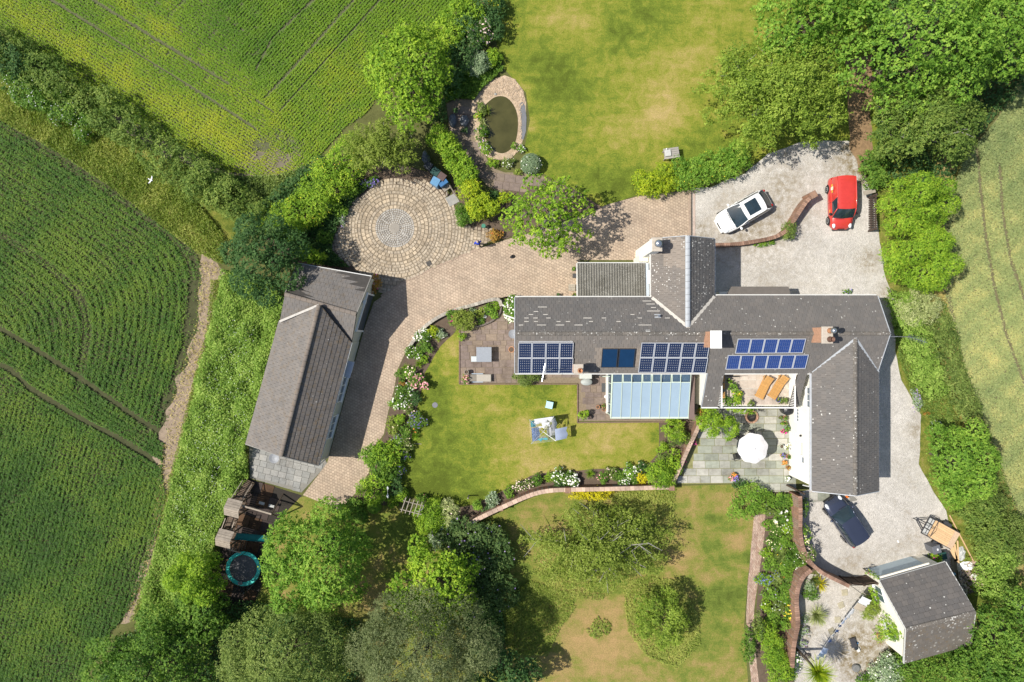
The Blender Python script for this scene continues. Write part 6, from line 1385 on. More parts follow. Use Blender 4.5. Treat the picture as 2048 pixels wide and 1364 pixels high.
for s in (-1, 1): MB().bar((-.72, s * .31, .12), (.15, s * .31, .12), .05, .05).build('frame_rail', plain('frame_blue', (.35, .45, .55), .1, 5, .5), t)
c = P(1173, 764, .8); simple('covered_barrel', 'pale grey oval covered tub beside the conservatory', 'tub', MB().lathe([(.30, 0), (.34, .5), (.36, .78), (.34, .83), (0, .87)], (c.x, c.y, .045), 24, 1.22, .72), plain('tub_grey', (.36, .38, .36), .08, 5, .6), (c.x, c.y, .045), True)
c = P(1172, 753, .95); simple('storage_box', 'long pale storage box under the eaves beside the oval tub', 'box', MB().bbox((c.x, c.y, .5), (.9, .36, .92), .03), plain('box_pale', (.50, .51, .47), .08, 5, .6), (c.x, c.y, .045))
c = P(1208, 775); simple('door_mat', 'dark rectangular doormat at the conservatory door', 'mat', MB().bbox((c.x, c.y, .065), (.36, .68, .03), .01), plain('mat_dark', (.07, .075, .08), .15, 12, .95), (c.x, c.y, .05))
for i, (px, lab) in enumerate(((1211, 'left one of two small white bowls by the conservatory'), (1219, 'right one of two small white bowls by the conservatory'))): q = P(px, 793); simple('bowl', lab, 'bowl', MB().lathe([(.0, .05), (.1, .05), (.12, .12), (.1, .12), (.07, .08), (0, .08)], (q.x, q.y, .0), 14), WHITE, (q.x, q.y, .05))
q = P(1181, 834, .2); simple('stone_ball', 'brown stone ball on the corner of the dark terrace', 'ball', MB().blob((q.x, q.y, .2), (.14, .14, .15), 12, 8), plain('ball_brown', (.12, .09, .08), .2, 6, .8), (q.x, q.y, .045), True)
# pots
def potted(label, px, py, r, h, mat, plant=None, z0=.045, blossom=None, ph=.3, pr_=None, name='plant_pot', L=.10, W=.07, empty=False):
    c = P(px, py, z0 + h); t = thing(name, label, 'pot plant' if plant or blossom else 'pot', (c.x, c.y, z0))
    MB().lathe([(r * .68, 0), (r * .95, h * .85), (r * 1.05, h * .86), (r * 1.05, h), (r * .88, h), (r * .84, h * .82), (0, h * .8)], (0, 0, 0), 16).build('pot', mat, t, smooth=False); MB().lathe([(r * .84, h * .84), (0, h * .87)], (0, 0, 0), 12).build('soil', bed_m, t)
    if plant or blossom:
        R2 = pr_ or r * 1.1; lb = [(a * 1, b * 1, h + ph * .45 + q, x, y, zz) for a, b, q, x, y, zz in crown_lobes(R2, R2, ph * .5, 6, (.4, .6), 0, int(px), .2)]
        p, nn, ti = lobe_points(lb, int(dens(R2, R2, L, W, 2.6))); link('foliage', leaf_mesh('foliage', p, nn, L, W, ti), MATS[plant or 'leaf_mid'], t)
        if blossom: add_blossom(t, lb, *blossom)
    return t
BLUEPOT = plain('glaze_blue', (.03, .06, .30), .15, 5, .2); WHITEPOT = plain('pot_white', (.62, .62, .58), .08, 5, .6); STONEPOT = plain('pot_stone', (.30, .28, .23), .2, 8, .9); GREENPOT = plain('pot_green', (.22, .34, .22), .1, 5, .5)
potted('empty terracotta pot against the left gable of the farmhouse', 1023, 699, .22, .4, POT)
potted('terracotta pot, left of three by the conservatory corner', 1196, 814, .14, .3, POT); potted('terracotta pot with a few leaves, upper right of three by the conservatory', 1207, 812, .15, .3, POT, 'leaf_olive', ph=.15); potted('terracotta pot, lower right of three by the conservatory', 1208, 819, .14, .3, POT)
potted('bushy green plant in a terracotta tub on the terrace corner by the lawn', 1167, 828, .26, .4, POT, 'leaf_lime', ph=.5, pr_=.36)
for px, py, col, lab, bc in ((1467, 949, POT, 'orange flowers in a terracotta pot, upper of three at the patio edge', 'orange'), (1461, 957, POT, 'pink flowers in a terracotta pot, left of three at the patio edge', 'pink'), (1472, 957, POT, 'purple flowers in a terracotta pot, right of three at the patio edge', 'purple'),
                            (1389, 886, POT, 'pink flowers in a pot, topmost along the diagonal wall', 'magenta'), (1375, 894, BLUEPOT, 'purple flowers in a blue pot, second along the diagonal wall', 'purple'), (1367, 924, POT, 'magenta flowers in a pot, fourth along the diagonal wall', 'magenta'), (1359, 939, BLUEPOT, 'blue flowers in a blue pot, fifth along the diagonal wall', 'blue'),
                            (1565, 911, POT, 'purple flowers in a small pot to the right of the parasol shadow', 'purple'), (1569, 925, POT, 'bright orange flowers in a pot below the purple one by the white wall', 'orange'), (1575, 957, WHITEPOT, 'white flowers in pots at the foot of the white wall, lowest of all', 'white'), (1566, 863, POT, 'dense magenta flowers in a round pot right of the patio', 'magenta')):
    potted(lab, px, py, .15, .25, col, 'leaf_mid', blossom=(bc, 24, .055), ph=.16)
for px, py, col, lab, lf in ((1365, 911, POT, 'leafy pot, third along the diagonal wall', 'leaf_dark'), (1353, 951, POT, 'leafy pot, lowest along the diagonal wall', 'leaf_dark'), (1560, 835, STONEPOT, 'leafy stone pot below the black barbecue, left of a pair', 'leaf_olive'), (1570, 835, POT, 'terracotta pot below the black barbecue, right of a pair', 'leaf_mid'), (1564, 846, STONEPOT, 'yellow-green plant in a stone pot in the second row below the barbecue', 'leaf_lime'), (1571, 846, POT, 'small leafy pot right of the yellow-green one by the white wall', 'leaf_mid'), (1576, 913, POT, 'small leafy pot touching the white wall beside purple flowers', 'leaf_mid'), (1576, 935, POT, 'terracotta pot of bronze leaves against the white wall', 'leaf_rust'),
                            (1147, 538, STONEPOT, 'leafy pot at the upper left corner of the corrugated lean-to', 'leaf_mid'), (1149, 590, POT, 'small leafy pot at the lower left corner of the corrugated lean-to', 'leaf_mid'), (1116, 590, STONEPOT, 'low leafy pot against the north wall of the farmhouse', 'leaf_dark')):
    potted(lab, px, py, .14, .25, col, lf, ph=.2)
potted('tall pale green box planter by the white wall', 1575, 857, .2, .45, GREENPOT, 'leaf_mid', ph=.12); potted('pale stone pot left of the blue and white pot', 1564, 893, .16, .3, plain('pot_palegreen', (.45, .48, .38), .1, 5, .8)); potted('blue glazed pot filled with white flowers by the white wall', 1575, 894, .21, .35, BLUEPOT, 'leaf_pale', blossom=('white', 30, .07), ph=.12)
potted('stone urn at the lower left corner of the brown terrace', 933, 744, .16, .5, STONEPOT); potted('terracotta pot of mixed flowers below the stone urn', 931, 757, .22, .35, POT, 'leaf_olive', blossom=('pink', 14, .06), ph=.25, pr_=.3)
potted('blue glazed pot with a leafy plant at the front of the roof terrace', 1557, 800, .16, .3, BLUEPOT, 'leaf_olive', z0=2.745, ph=.25, pr_=.22)
c = P(1149, 552); simple('boot_scraper', 'small dark box beside the corrugated lean-to', 'box', MB().bbox((c.x, c.y, .2), (.3, .32, .36), .02), DKMET, (c.x, c.y, .02)); c = P(1144, 575, .5); t = thing('log_seat', 'weathered slatted crate left of the corrugated lean-to', 'crate', (c.x, c.y, .02))
for i in range(5): MB().box((0, -.2 + i * .1, .48), (.5, .085, .03)).build('slat', WOOD_G, t)
for s in (-1, 1): MB().box((s * .2, 0, .23), (.06, .46, .46)).build('leg', WOOD_G, t)
# planted trough side of the roof terrace
for px, py, r_, lf, lab, bl in ((1458, 762, .16, 'leaf_fresh', 'tall green plant at the top of the roof terrace planter', None), (1466, 775, .34, 'leaf_fresh', 'wide leafy plant in the upper part of the roof terrace planter', None), (1474, 790, .36, 'leaf_lime', 'yellow-green plant in the middle of the roof terrace planter', ('yellow', 10, .06)), (1456, 803, .32, 'leaf_fresh', 'leafy plant in the lower left corner of the roof terrace', None), (1474, 803, .30, 'leaf_lime', 'bright plant at the front edge of the roof terrace, left part', None), (1502, 807, .24, 'leaf_olive', 'low olive plant in a trough at the front of the roof terrace', None), (1568, 801, .22, 'leaf_olive', 'olive plant in the lower right corner of the roof terrace', None)):
    bush(lab, px, py, r_, .6, lf, z0=2.745, blossom=bl, L=.13, W=.08, name='terrace_plant', cat='plant')
def trellis(label, a, b, z0, h, nb, nr, mat, name='trellis', lean=0):
    A, B = P(*a, z0), P(*b, z0); A.z = B.z = z0; t = thing(name, label, 'trellis', (A + B) / 2)
    for i in range(nb): q = A.lerp(B, i / (nb - 1)); MB().bar(q, q + Vector((lean, 0, h)), .03, .02).build('upright', mat, t, world=True)
    for j in range(nr): z = Vector((lean * (j + .5) / nr, 0, h * (j + .5) / nr)); MB().bar(A + z, B + z, .02, .03).build('crossbar', mat, t, world=True)
trellis('dark lattice trellis at the top left of the roof terrace', (1452, 752), (1472, 752), 2.76, 1.2, 6, 6, DKMET)
for i, (py, lab) in enumerate(((757, 'topmost teak panel leaning in the terrace planter'), (772, 'middle teak panel leaning in the terrace planter'), (790, 'lowest teak panel leaning in the terrace planter'))): c = P(1447, py, 3.1); simple('wood_panel', lab, 'panel', MB().bar((c.x, c.y - .22, 3.1), (c.x, c.y + .22, 3.1), .2, .04), TEAK, (c.x, c.y, 2.75))

# ------------------------------------------------------------------ washing lines
c = P(1085, 859); dr = thing('rotary_clothes_dryer', 'rotary washing line on the lawn with four metal arms', 'clothes dryer', (c.x, c.y, .014))
MB().tube([(0, 0, 0), (0, 0, 1.55)], .025, 8).build('pole', ALU, dr); tips = [P(1058, 839, 1.85), P(1108, 832, 1.85), P(1112, 882, 1.85), P(1062, 888, 1.85)]; hub = Vector((c.x, c.y, 1.35))
for q in tips: MB().tube([hub, q], .018, 6).build('arm', ALU, dr, world=True)
LINE = plain('line_grey', (.55, .56, .55), .05, 4, .6)
for k in range(8):
    f = .30 + k * .095
    for i in range(4): MB().tube([hub.lerp(tips[i], f), hub.lerp(tips[(i + 1) % 4], f)], .006, 4, False).build('line', LINE, dr, world=True)
CL = {'w': plain('cloth_white', (.78, .78, .80), .04, 4, .9, .1), 'b': plain('cloth_paleblue', (.55, .62, .78), .05, 4, .9, .1), 't': plain('cloth_teal', (.03, .42, .50), .1, 4, .9), 'n': plain('cloth_navy', (.05, .09, .22), .2, 5, .9), 'g': plain('cloth_grey', (.35, .38, .42), .15, 6, .9), 'p': plain('cloth_print', (.16, .25, .45), .7, 9, .9), 's': plain('cloth_sand', (.50, .42, .32), .06, 4, .9)}
def cloth(label, a, b, drop, mat, blow=.25, seed=0, name='laundry', group=None):
    """a cloth pegged along a..b, hanging down and blown towards +x"""
    a, b = Vector(a), Vector(b); g = random.Random(seed); nu, nv = 8, 5; vs = []; d = (b - a).normalized(); s = Vector((-d.y, d.x, 0)); s = s if s.x * .8 - s.y > 0 else -s; s = (s + Vector((.25, 0, 0))).normalized(); ph = g.random() * 6
    for i in range(nu + 1):
        for j in range(nv + 1):
            v = j / nv; q = a.lerp(b, i / nu); vs.append(q + s * (blow * 1.7 * v ** .8 + .05 * v * math.sin(i * 1.3 + ph)) + Vector((0, .04 * v * math.sin(i * 1.7 + ph), -drop * .8 * v)))
    fs = [(i * (nv + 1) + j, (i + 1) * (nv + 1) + j, (i + 1) * (nv + 1) + j + 1, i * (nv + 1) + j + 1) for i in range(nu) for j in range(nv)]
    m = MB().add(vs, fs); simple(name, label, 'laundry', m, CL[mat] if isinstance(mat, str) else mat, flat((a + b) / 2, 0), True, group)
def on_dry(i, f, u0, u1): A, B = hub.lerp(tips[i], f), hub.lerp(tips[(i + 1) % 4], f); return A.lerp(B, u0), A.lerp(B, u1)
for k, (i, f, u0, u1, drop, mt, bl, lab) in enumerate(((0, .96, .18, .95, .55, 'w', .22, 'white sheet along the top side of the rotary washing line'), (0, .80, .1, .75, .35, 'w', .15, 'white towel on the second line at the top of the rotary dryer'), (0, .62, .45, .95, .35, 'w', .18, 'short white cloth on the third line at the top of the rotary dryer'), (0, .42, .1, .8, .2, 'w', .1, 'small white cloth near the centre of the rotary dryer'),
        (1, .96, .52, 1.0, .9, 'b', .55, 'big pale blue sheet blown out from the right of the rotary dryer'), (1, .80, .05, .6, .6, 'w', .2, 'white shirt on the right side of the rotary dryer'), (1, .66, .2, .6, .5, 'w', .15, 'white cloth inside the right side of the rotary dryer'), (1, .52, .3, .95, .5, 'w', .25, 'short wide white towel at the inner right of the rotary dryer'), (1, .33, .2, .95, .4, 'w', .12, 'narrow white cloth right of the rotary hub'), (1, .90, .05, .45, .5, 'w', .12, 'white cloth at the outer right line of the rotary dryer'),
        (3, .90, .70, 1.0, .5, 't', .25, 'teal towel at the upper left arm of the rotary dryer'), (3, .88, .05, .68, .55, 'p', .35, 'blue printed towel on the left side of the rotary dryer'), (3, .60, .1, .5, .35, 'b', .12, 'pale cloth on an inner left line of the rotary dryer'), (2, .45, .3, .85, .25, 'g', .08, 'dark grey socks below the rotary hub'), (2, .60, .25, .9, .22, 't', .1, 'thin teal cloth on the lower lines of the rotary dryer'))):
    a, b = on_dry(i, f, u0, u1); cloth(lab, a, b, drop, mt, bl, k)
# line across the gravel garden
A, B = P(1727, 1190, 2.0), P(1628, 1322, 1.9); wl_ = thing('washing_line', 'washing line strung diagonally across the gravel garden', 'washing line', flat((A + B) / 2, .015))
for q, s in ((A, 0), (B, 0)): MB().tube([flat(q, 0), q + Vector((0, 0, .05))], .03, 8).build('post', GREYBARK, wl_, world=True)
MB().tube([A, A.lerp(B, .5) - Vector((0, 0, .12)), B], .008, 4).build('line', LINE, wl_, world=True)
def onl(t): q = A.lerp(B, t); q.z -= .12 * 4 * t * (1 - t); return q
for k, (u0, u1, dr_, mt, bl, lab) in enumerate(((.02, .11, .8, 'w', .45, 'white pillowcase at the top end of the garden washing line'), (.12, .20, .8, 's', .45, 'sand coloured cloth second on the garden washing line'), (.21, .34, .8, 'w', .25, 'white cloth third from the cottage on the garden line'), (.35, .45, .75, 'b', .2, 'striped pale cloth in the upper half of the garden line'), (.46, .49, .5, 'n', .15, 'dark sock in the middle of the garden line'), (.53, .57, .5, 'n', .18, 'navy cloth just below the middle of the garden line'), (.60, .63, .4, 'g', .12, 'grey sock on the lower half of the garden line'), (.68, .72, .5, 'n', .18, 'navy cloth near the round shadow on the gravel'), (.80, .92, .7, 'b', .3, 'pale blue shirt near the lower end of the garden line'), (.93, .98, .6, 'w', .2, 'white cloth at the lower end of the garden line'))):
    cloth(lab, onl(u0), onl(u1), dr_, mt, bl * 1.5, 40 + k)
step_m = m_slab('stepping_stone', (.33, .30, .22), .25, .15)
for px, py, rz, lab in ((1689, 1185, .1, 'topmost of four stepping stones in the gravel garden'), (1682, 1210, .4, 'second of four stepping stones from the gate'), (1675, 1239, .05, 'third of four stepping stones, beside the pampas grass'), (1663, 1262, .5, 'lowest of four stepping stones in the gravel garden')): q = P(px, py); simple('stepping_stone', lab, 'paving stone', MB().bbox((q.x, q.y, .035), (.46, .46, .05), .02, rz), step_m, (q.x, q.y, .015))
q = P(1707, 1286, .3); t = thing('fire_grate', 'rusty dark fire grate on the gravel garden', 'grate', (q.x, q.y, .015), .3); MB().bbox((0, 0, .28), (.42, .7, .05), .02).build('tray', DKMET, t)
for s in (-1, 1):
    for k in (-1, 1): MB().box((s * .17, k * .28, .13), (.04, .04, .26)).build('leg', DKMET, t)
for lab, px, py, d, mt in (('dark box beside the fire grate on the gravel', 1713, 1296, (.26, .3, .2), DKBIN), ('pale box next to the dark one by the fire grate', 1717, 1300, (.2, .3, .2), WHITEPOT), ('small blue bottle beside the fire grate', 1716, 1287, (.08, .1, .2), BLUEB)): q = P(px, py, .2); simple('storage_box', lab, 'box', MB().bbox((q.x, q.y, .12), d, .015, .4), mt, (q.x, q.y, .015))
q = P(1714, 1338, .3); simple('stone_urn', 'round grey millstone at the bottom of the gravel garden', 'stone', MB().lathe([(.27, 0), (.30, .1), (.28, .24), (.2, .27), (0, .25)], (q.x, q.y, .015), 18), plain('millstone', (.16, .16, .155), .15, 7, .9), (q.x, q.y, .015))
for px, py, r_, lab in ((1617, 1272, .14, 'pale boulder beside the brick wall in the gravel garden'), (1621, 1265, .10, 'small pale boulder above another by the gravel garden wall'), (1614, 1310, .25, 'dark boulder at the foot of the brick wall, lower right'), (1612, 1293, .12, 'dark red ball by the brick wall in the gravel garden')): q = P(px, py); simple('boulder', lab, 'boulder', MB().blob((q.x, q.y, r_ * .5), (r_, r_ * .8, r_ * .7), 9, 6, .12), plain('boulder_grey', (.33, .32, .29), .25, 6, .9) if r_ < .2 and px != 1612 else plain('boulder_dark', (.13, .11, .10), .3, 6, .9), (q.x, q.y, .015))
q = P(1760, 1273, .3); potted('terracotta pot at the foot of the cottage gable', 1760, 1273, .2, .35, POT, z0=.015)

# ------------------------------------------------------------------ bins and clutter by the cobbles
crate('dustbin', 'dark wheeled bin second from the tree in the row by the hedge', 'bin', 857, 331, .03, (.52, .5, 1.0), DKBIN, R(-35)); crate('dustbin', 'green wheeled bin third in the row by the hedge', 'bin', 871, 343, .03, (.55, .52, 1.02), GREENB, R(-35)); crate('dustbin', 'brown wheeled bin fourth in the row by the hedge', 'bin', 884, 353, .03, (.52, .5, 1.02), BROWNB, R(-35)); crate('dustbin', 'pale blue wheeled bin standing out from the row by the hedge', 'bin', 871, 363, .03, (.56, .56, 1.0), plain('bin_paleblue', (.12, .26, .42), .2, 4, .3), R(-28)); crate('dustbin', 'narrow bright blue bin at the end of the row by the hedge', 'bin', 887, 366, .03, (.62, .3, .95), BLUEB, R(35))
c = P(851, 315, .8); simple('rubbish_bag', 'shiny grey rubbish bags piled beside the bins', 'rubbish bag', MB().blob((c.x, c.y, .4), (.32, .42, .4), 12, 8, .18).blob((c.x - .05, c.y + .3, .7), (.2, .24, .25), 10, 7, .2), plain('bag_grey', (.12, .13, .15), .25, 4, .25), (c.x, c.y, .02), False)
t = thing('pallet', 'weathered slatted pallet leaning beside the blue bin', 'pallet', P(894, 372)); 
for i in range(6): a = P(882 + i * 1.2, 374 + i * 1.8, .5); b = P(897 + i * 1.2, 364 + i * 1.8, .5); MB().bar(a, b, .07, .04).build('slat', WOOD_G, t, world=True)
for a, b in (((895, 366), (893, 392)), ((897, 368), (912, 392))): MB().bar(P(*a, .7), P(*b, .15), .08, .05).build('bearer', WOOD_G, t, world=True)
q = P(905, 400); simple('concrete_slab', 'pale concrete slab beside the pallet at the edge of the cobbles', 'slab', MB().bbox((q.x, q.y, .045), (.85, .75, .05), .02, .5), conc[1], (q.x, q.y, .02))
q = P(967, 452, .5); simple('water_tap', 'small green hose reel at the hedge end by the cobbles', 'hose reel', MB().box((q.x, q.y, .3), (.3, .16, .4)).lathe([(.16, .0), (.16, .1), (0, .1)], (q.x, q.y, .5), 12), plain('reel_green', (.05, .20, .14), .15, 5, .5), (q.x, q.y, .02))
q = P(858, 527); m = MB().bbox((q.x, q.y, .055), (.36, .36, .03), .01, R(30)); simple('drain_cover', 'square iron drain grating in the cobbles near the driveway', 'drain', m, MATS['drain_iron'], (q.x, q.y, .03)); q = P(870, 810); simple('manhole_cover', 'round grey manhole cover in the lawn', 'manhole cover', MB().lathe([(.21, 0), (.21, .012), (.19, .016), (0, .016)], (q.x, q.y, .02), 24), plain('manhole_grey', (.17, .17, .19), .12, 8, .7), (q.x, q.y, .014))
q = P(1026, 513); simple('garden_hose', 'small black coil lying on the block driveway', 'hose', MB().tube([Vector((q.x + math.cos(k * .7) * (.13 - k * .002), q.y + math.sin(k * .7) * (.13 - k * .002), .05 + k * .004)) for k in range(26)], .03, 6).blob((q.x - .1, q.y - .05, .09), (.14, .1, .08)), BLACK, (q.x, q.y, .02))
# seat on the far lawn
c = P(1343, 306, .7); t = thing('picnic_table', 'weathered grey table with a pale tray standing on the upper lawn', 'table', (c.x, c.y, .014), R(8))
for i in range(5): MB().bbox((0, -.32 + i * .16, .68), (1.15, .15, .05), .01).build('board', plain('wood_silver', (.33, .31, .28), .2, 8, .9, obj=.15), t)
MB().bbox((-.28, .02, .76), (.45, .48, .1), .02).build('tray', plain('tray_grey', (.45, .45, .43), .1, 6, .8), t); MB().blob((-.34, .33, .78), (.07, .07, .08)).build('pebble', WHITEPOT, t)
for s in (-1, 1):
    for k in (-1, 1): MB().box((s * .48, k * .30, .33), (.08, .08, .66)).build('leg', WOOD_G, t)
# wooden arch on the lawn edge
t = thing('garden_arch', 'weathered wooden lattice arch at the lower edge of the middle lawn', 'pergola', P(824, 1012))
for i in range(5): a, b = P(812 + i * 8.1, 995 + i * 2.2, 2.1), P(802 + i * 8.3, 1024 + i * 2.4, 2.1); MB().bar(a, b, .05, .06).build('rafter', WOOD_G, t, world=True)
for a, b in (((806, 1001), (848, 1012)), ((800, 1018), (843, 1029))):
    A, B = P(*a, 2.05), P(*b, 2.05); MB().bar(A, B, .05, .07).build('beam', WOOD_G, t, world=True)
    for q in (A.lerp(B, .06), A.lerp(B, .94)): MB().bar(flat(q, 0), q, .07, .07).build('post', WOOD_G, t, world=True)
q = P(840, 1020, 2.0); MB().tube([q + Vector((-.25, -.1, 0)), q + Vector((0, -.08, .05)), q + Vector((.2, .1, .05)), q + Vector((.28, .35, 0))], .03, 6).build('climbing_stem', GREYBARK, t, world=True)
q = P(776, 985, 1.2); t = thing('garden_sculpture', 'pale metal leaf sculpture on a rod among the shrubs', 'sculpture', (q.x, q.y, .02)); MB().tube([(0, 0, 0), (0, 0, 1.35)], .012, 6).build('rod', STEEL, t)
for dy, s in ((-.22, 1), (.35, .8)): MB().add([(0, dy - .2 * s, 1.3), (.1 * s, dy, 1.35), (0, dy + .2 * s, 1.38), (-.1 * s, dy, 1.3)], [(0, 1, 2, 3)]).build('leaf_plate', plain('plate_pale', (.50, .53, .56), .1, 5, .5), t)
MB().tube([(0, -.3, 1.34), (0, .5, 1.36)], .01, 5).build('crossbar', STEEL, t)
q = P(838, 887); simple('garden_stake', 'thin timber stake lying at the lawn edge of the drive border', 'stake', MB().bar(P(829, 887, .04), P(843, 888, .04), .04, .03), WOOD_G, (q.x, q.y, .02)); q = P(936, 996, .9); simple('fence_post', 'single wooden post at the left end of the wall border', 'post', MB().bbox((q.x, q.y, .5), (.09, .09, 1.0), .02), WOOD_G, (q.x, q.y, 0))
# pole at the right edge
q = P(2006, 1194); simple('telegraph_pole', 'pale pole rising out of the hedge at the right edge of the picture', 'pole', MB().tube([(q.x, q.y, 0), (q.x, q.y, 8)], [.11, .08], 10), plain('pole_pale', (.50, .50, .48), .1, 5, .8), (q.x, q.y, 0))

# ------------------------------------------------------------------ play set and trampoline
ps = thing('climbing_frame', 'dark wooden climbing frame with two roofed towers and a green slide', 'climbing frame', P(480, 1050))
WP = plain('play_wood', (.115, .085, .062), .35, 6, .9, obj=.2); WR = plain('play_roof', (.33, .28, .225), .3, 5, .85, obj=.12)
def tower(px, py, ang):
    c = P(px, py, 2.3); d = Vector((math.cos(ang), math.sin(ang), 0)); s = Vector((-d.y, d.x, 0))
    for i in (-1, 1):
        for j in (-1, 1): q = c + d * i * .42 + s * j * .5; MB().bar(flat(q, 0), flat(q, 2.25), .09, .09).build('tower_post', WP, ps, world=True)
    for k in range(7): q = c + s * (-.48 + k * .16); MB().bar(flat(q - d * .5, 1.25), flat(q + d * .5, 1.25), .14, .03).build('platform_board', WP, ps, world=True)
    for j in (-1, 1):      # the two roof slopes
        for k in range(4):
            f0, f1 = k / 4, (k + 1) / 4 + .03; a = c + s * j * .62 * f0; b = c + s * j * .62 * f1; za, zb = 2.75 - .42 * f0, 2.75 - .42 * f1
            MB().slab([flat(a - d * .55, za), flat(a + d * .55, za), flat(b + d * .55, zb), flat(b - d * .55, zb)], .025).build('roof_board', WR, ps, world=True)
    for j in (-1, 1): MB().bar(flat(c - d * .45 + s * j * .5, 1.85), flat(c + d * .45 + s * j * .5, 1.85), .05, .08).build('guard_rail', WP, ps, world=True)
    return c
tA = tower(467, 1016, R(-14)); tB = tower(450, 1077, R(-14))
def ladder(a, b, w_, za, zb, n, rail=.6):
    a, b = flat(a, za), flat(b, zb); d = b - a; d.z = 0; d.normalize(); s = Vector((-d.y, d.x, 0)) * w_ / 2
    for i in range(n): q = a.lerp(b, (i + .5) / n); MB().bar(q - s, q + s, .12, .03, up=(0, 0, 1)).build('tread', WP, ps, world=True)
    for k in (-1, 1):
        MB().bar(a + s * k, b + s * k, .05, .1).build('stringer', WP, ps, world=True); MB().bar(a + s * k + Vector((0, 0, rail)), b + s * k + Vector((0, 0, rail)), .05, .05).build('hand_rail', WR, ps, world=True)
        for q in (a, b, a.lerp(b, .5)): MB().bar(q + s * k, q + s * k + Vector((0, 0, rail)), .05, .05).build('baluster', WP, ps, world=True)
ladder(P(500, 962, .3), P(476, 1000, 1.3), .75, .25, 1.25, 13); ladder(P(466, 1036, 1.3), P(456, 1062, 1.3), .7, 1.25, 1.25, 8)
bA, bB = P(484, 1011, 2.2), P(543, 1028, 2.2); MB().bar(bA, bB, .11, .13).build('swing_beam', WR, ps, world=True)
for q in (P(566, 988, .05), P(558, 1034, .05)): MB().bar(bB, q, .08, .08).build('a_frame_leg', WP, ps, world=True)
for f in (.38, .72):
    q = bA.lerp(bB, f); d = (bB - bA).normalized() * .2
    MB().box((q.x, q.y, .5), (.42, .2, .04), math.atan2(d.y, d.x)).build('swing_seat', plain('swing_pale', (.38, .38, .36), .1, 5, .7), ps, world=True)
    for k in (-1, 1): MB().tube([q + d * k, (q.x + d.x * k, q.y + d.y * k, .5)], .01, 4).build('swing_rope', WP, ps, world=True)
a, b = P(473, 1070, 1.3), P(540, 1078, .15); d = (b - a).normalized(); s = Vector((-d.y, d.x, 0)).normalized(); SLD = plain('slide_teal', (.015, .16, .17), .15, 4, .35)
vs = []
for i in range(9):
    f = i / 8; q = a.lerp(b, f); q.z = 1.25 * (1 - f) ** 1.15 + .2
    vs += [q - s * .26 + Vector((0, 0, .14)), q - s * .22, q + s * .22, q + s * .26 + Vector((0, 0, .14))]
MB().add(vs, [(i * 4 + k, (i + 1) * 4 + k, (i + 1) * 4 + k + 1, i * 4 + k + 1) for i in range(8) for k in range(3)]).build('slide', SLD, ps, world=True)
for k in range(6): q = P(462 + k * 6, 1098 - k * 2, 1.2 - k * .18); MB().bar(q + Vector((-.1, -.4, 0)), q + Vector((.1, .4, 0)), .06, .04).build('net_rung', WP, ps, world=True)
MB().bar(P(455, 1098, 1.3), P(482, 1106, 1.25), .06, .06).build('net_beam', WR, ps, world=True)
c = P(487, 1137, .7); tp = thing('trampoline', 'round trampoline with a teal padded rim beside the climbing frame', 'trampoline', (c.x, c.y, .03)); TEAL = plain('pad_teal', (.04, .46, .40), .2, 5, .5)
Ro, Ri = 1.30, 1.02
MB().lathe([(Ri, .72), (Ri + .04, .76), (Ro - .04, .77), (Ro, .74), (Ro, .70), (Ri, .70), (Ri, .72)], (0, 0, 0), 36, caps=False).build('rim_pad', TEAL, tp, smooth=False)
MB().lathe([(Ri - .03, .70), (Ri * .5, .69), (0, .685)], (0, 0, 0), 36).build('jump_mat', plain('mat_black', (.085, .085, .09), .25, 3, .7), tp)
for k in range(6):
    a = k * math.pi / 3 + .3; MB().tube([(math.cos(a) * Ro * .95, math.sin(a) * Ro * .95, 0), (math.cos(a) * Ro * .95, math.sin(a) * Ro * .95, .7)], .025, 6).build('leg', DKMET, tp)
    MB().tube([(math.cos(a) * Ro, math.sin(a) * Ro, .1), (math.cos(a) * (Ro + .12), math.sin(a) * (Ro + .12), 2.3)], .02, 6).build('net_pole', DKMET, tp)
nm = N('safety_net'); nm.pr(.9, .1); nm.col((.02, .025, .025)); tb = nm.new('BsdfTransparent'); mx = nm.new('MixShader'); mx.inputs[0].default_value = .62; nm.L(nm.b.outputs[0], mx.inputs[1]); nm.L(tb.outputs[0], mx.inputs[2]); nm.L(mx.outputs[0], nm.t.nodes['Material Output'].inputs[0])
vs = []; K = 24
for k in range(K + 1):
    a = math.pi * (1.02 + .95 * k / K); rr = Ro + .02; vs += [(math.cos(a) * rr, math.sin(a) * rr, .75), (math.cos(a) * (rr + .1), math.sin(a) * (rr + .1) - .05, 2.0 + .25 * math.cos(k * .8))]
MB().add(vs, [(2 * k, 2 * k + 2, 2 * k + 3, 2 * k + 1) for k in range(K)]).build('net', nm.m, tp)
MB().box((-.2, -1.05, .80), (.32, .24, .04), .2).build('patch', plain('patch_grey', (.2, .2, .2), .2, 9, .8), tp)

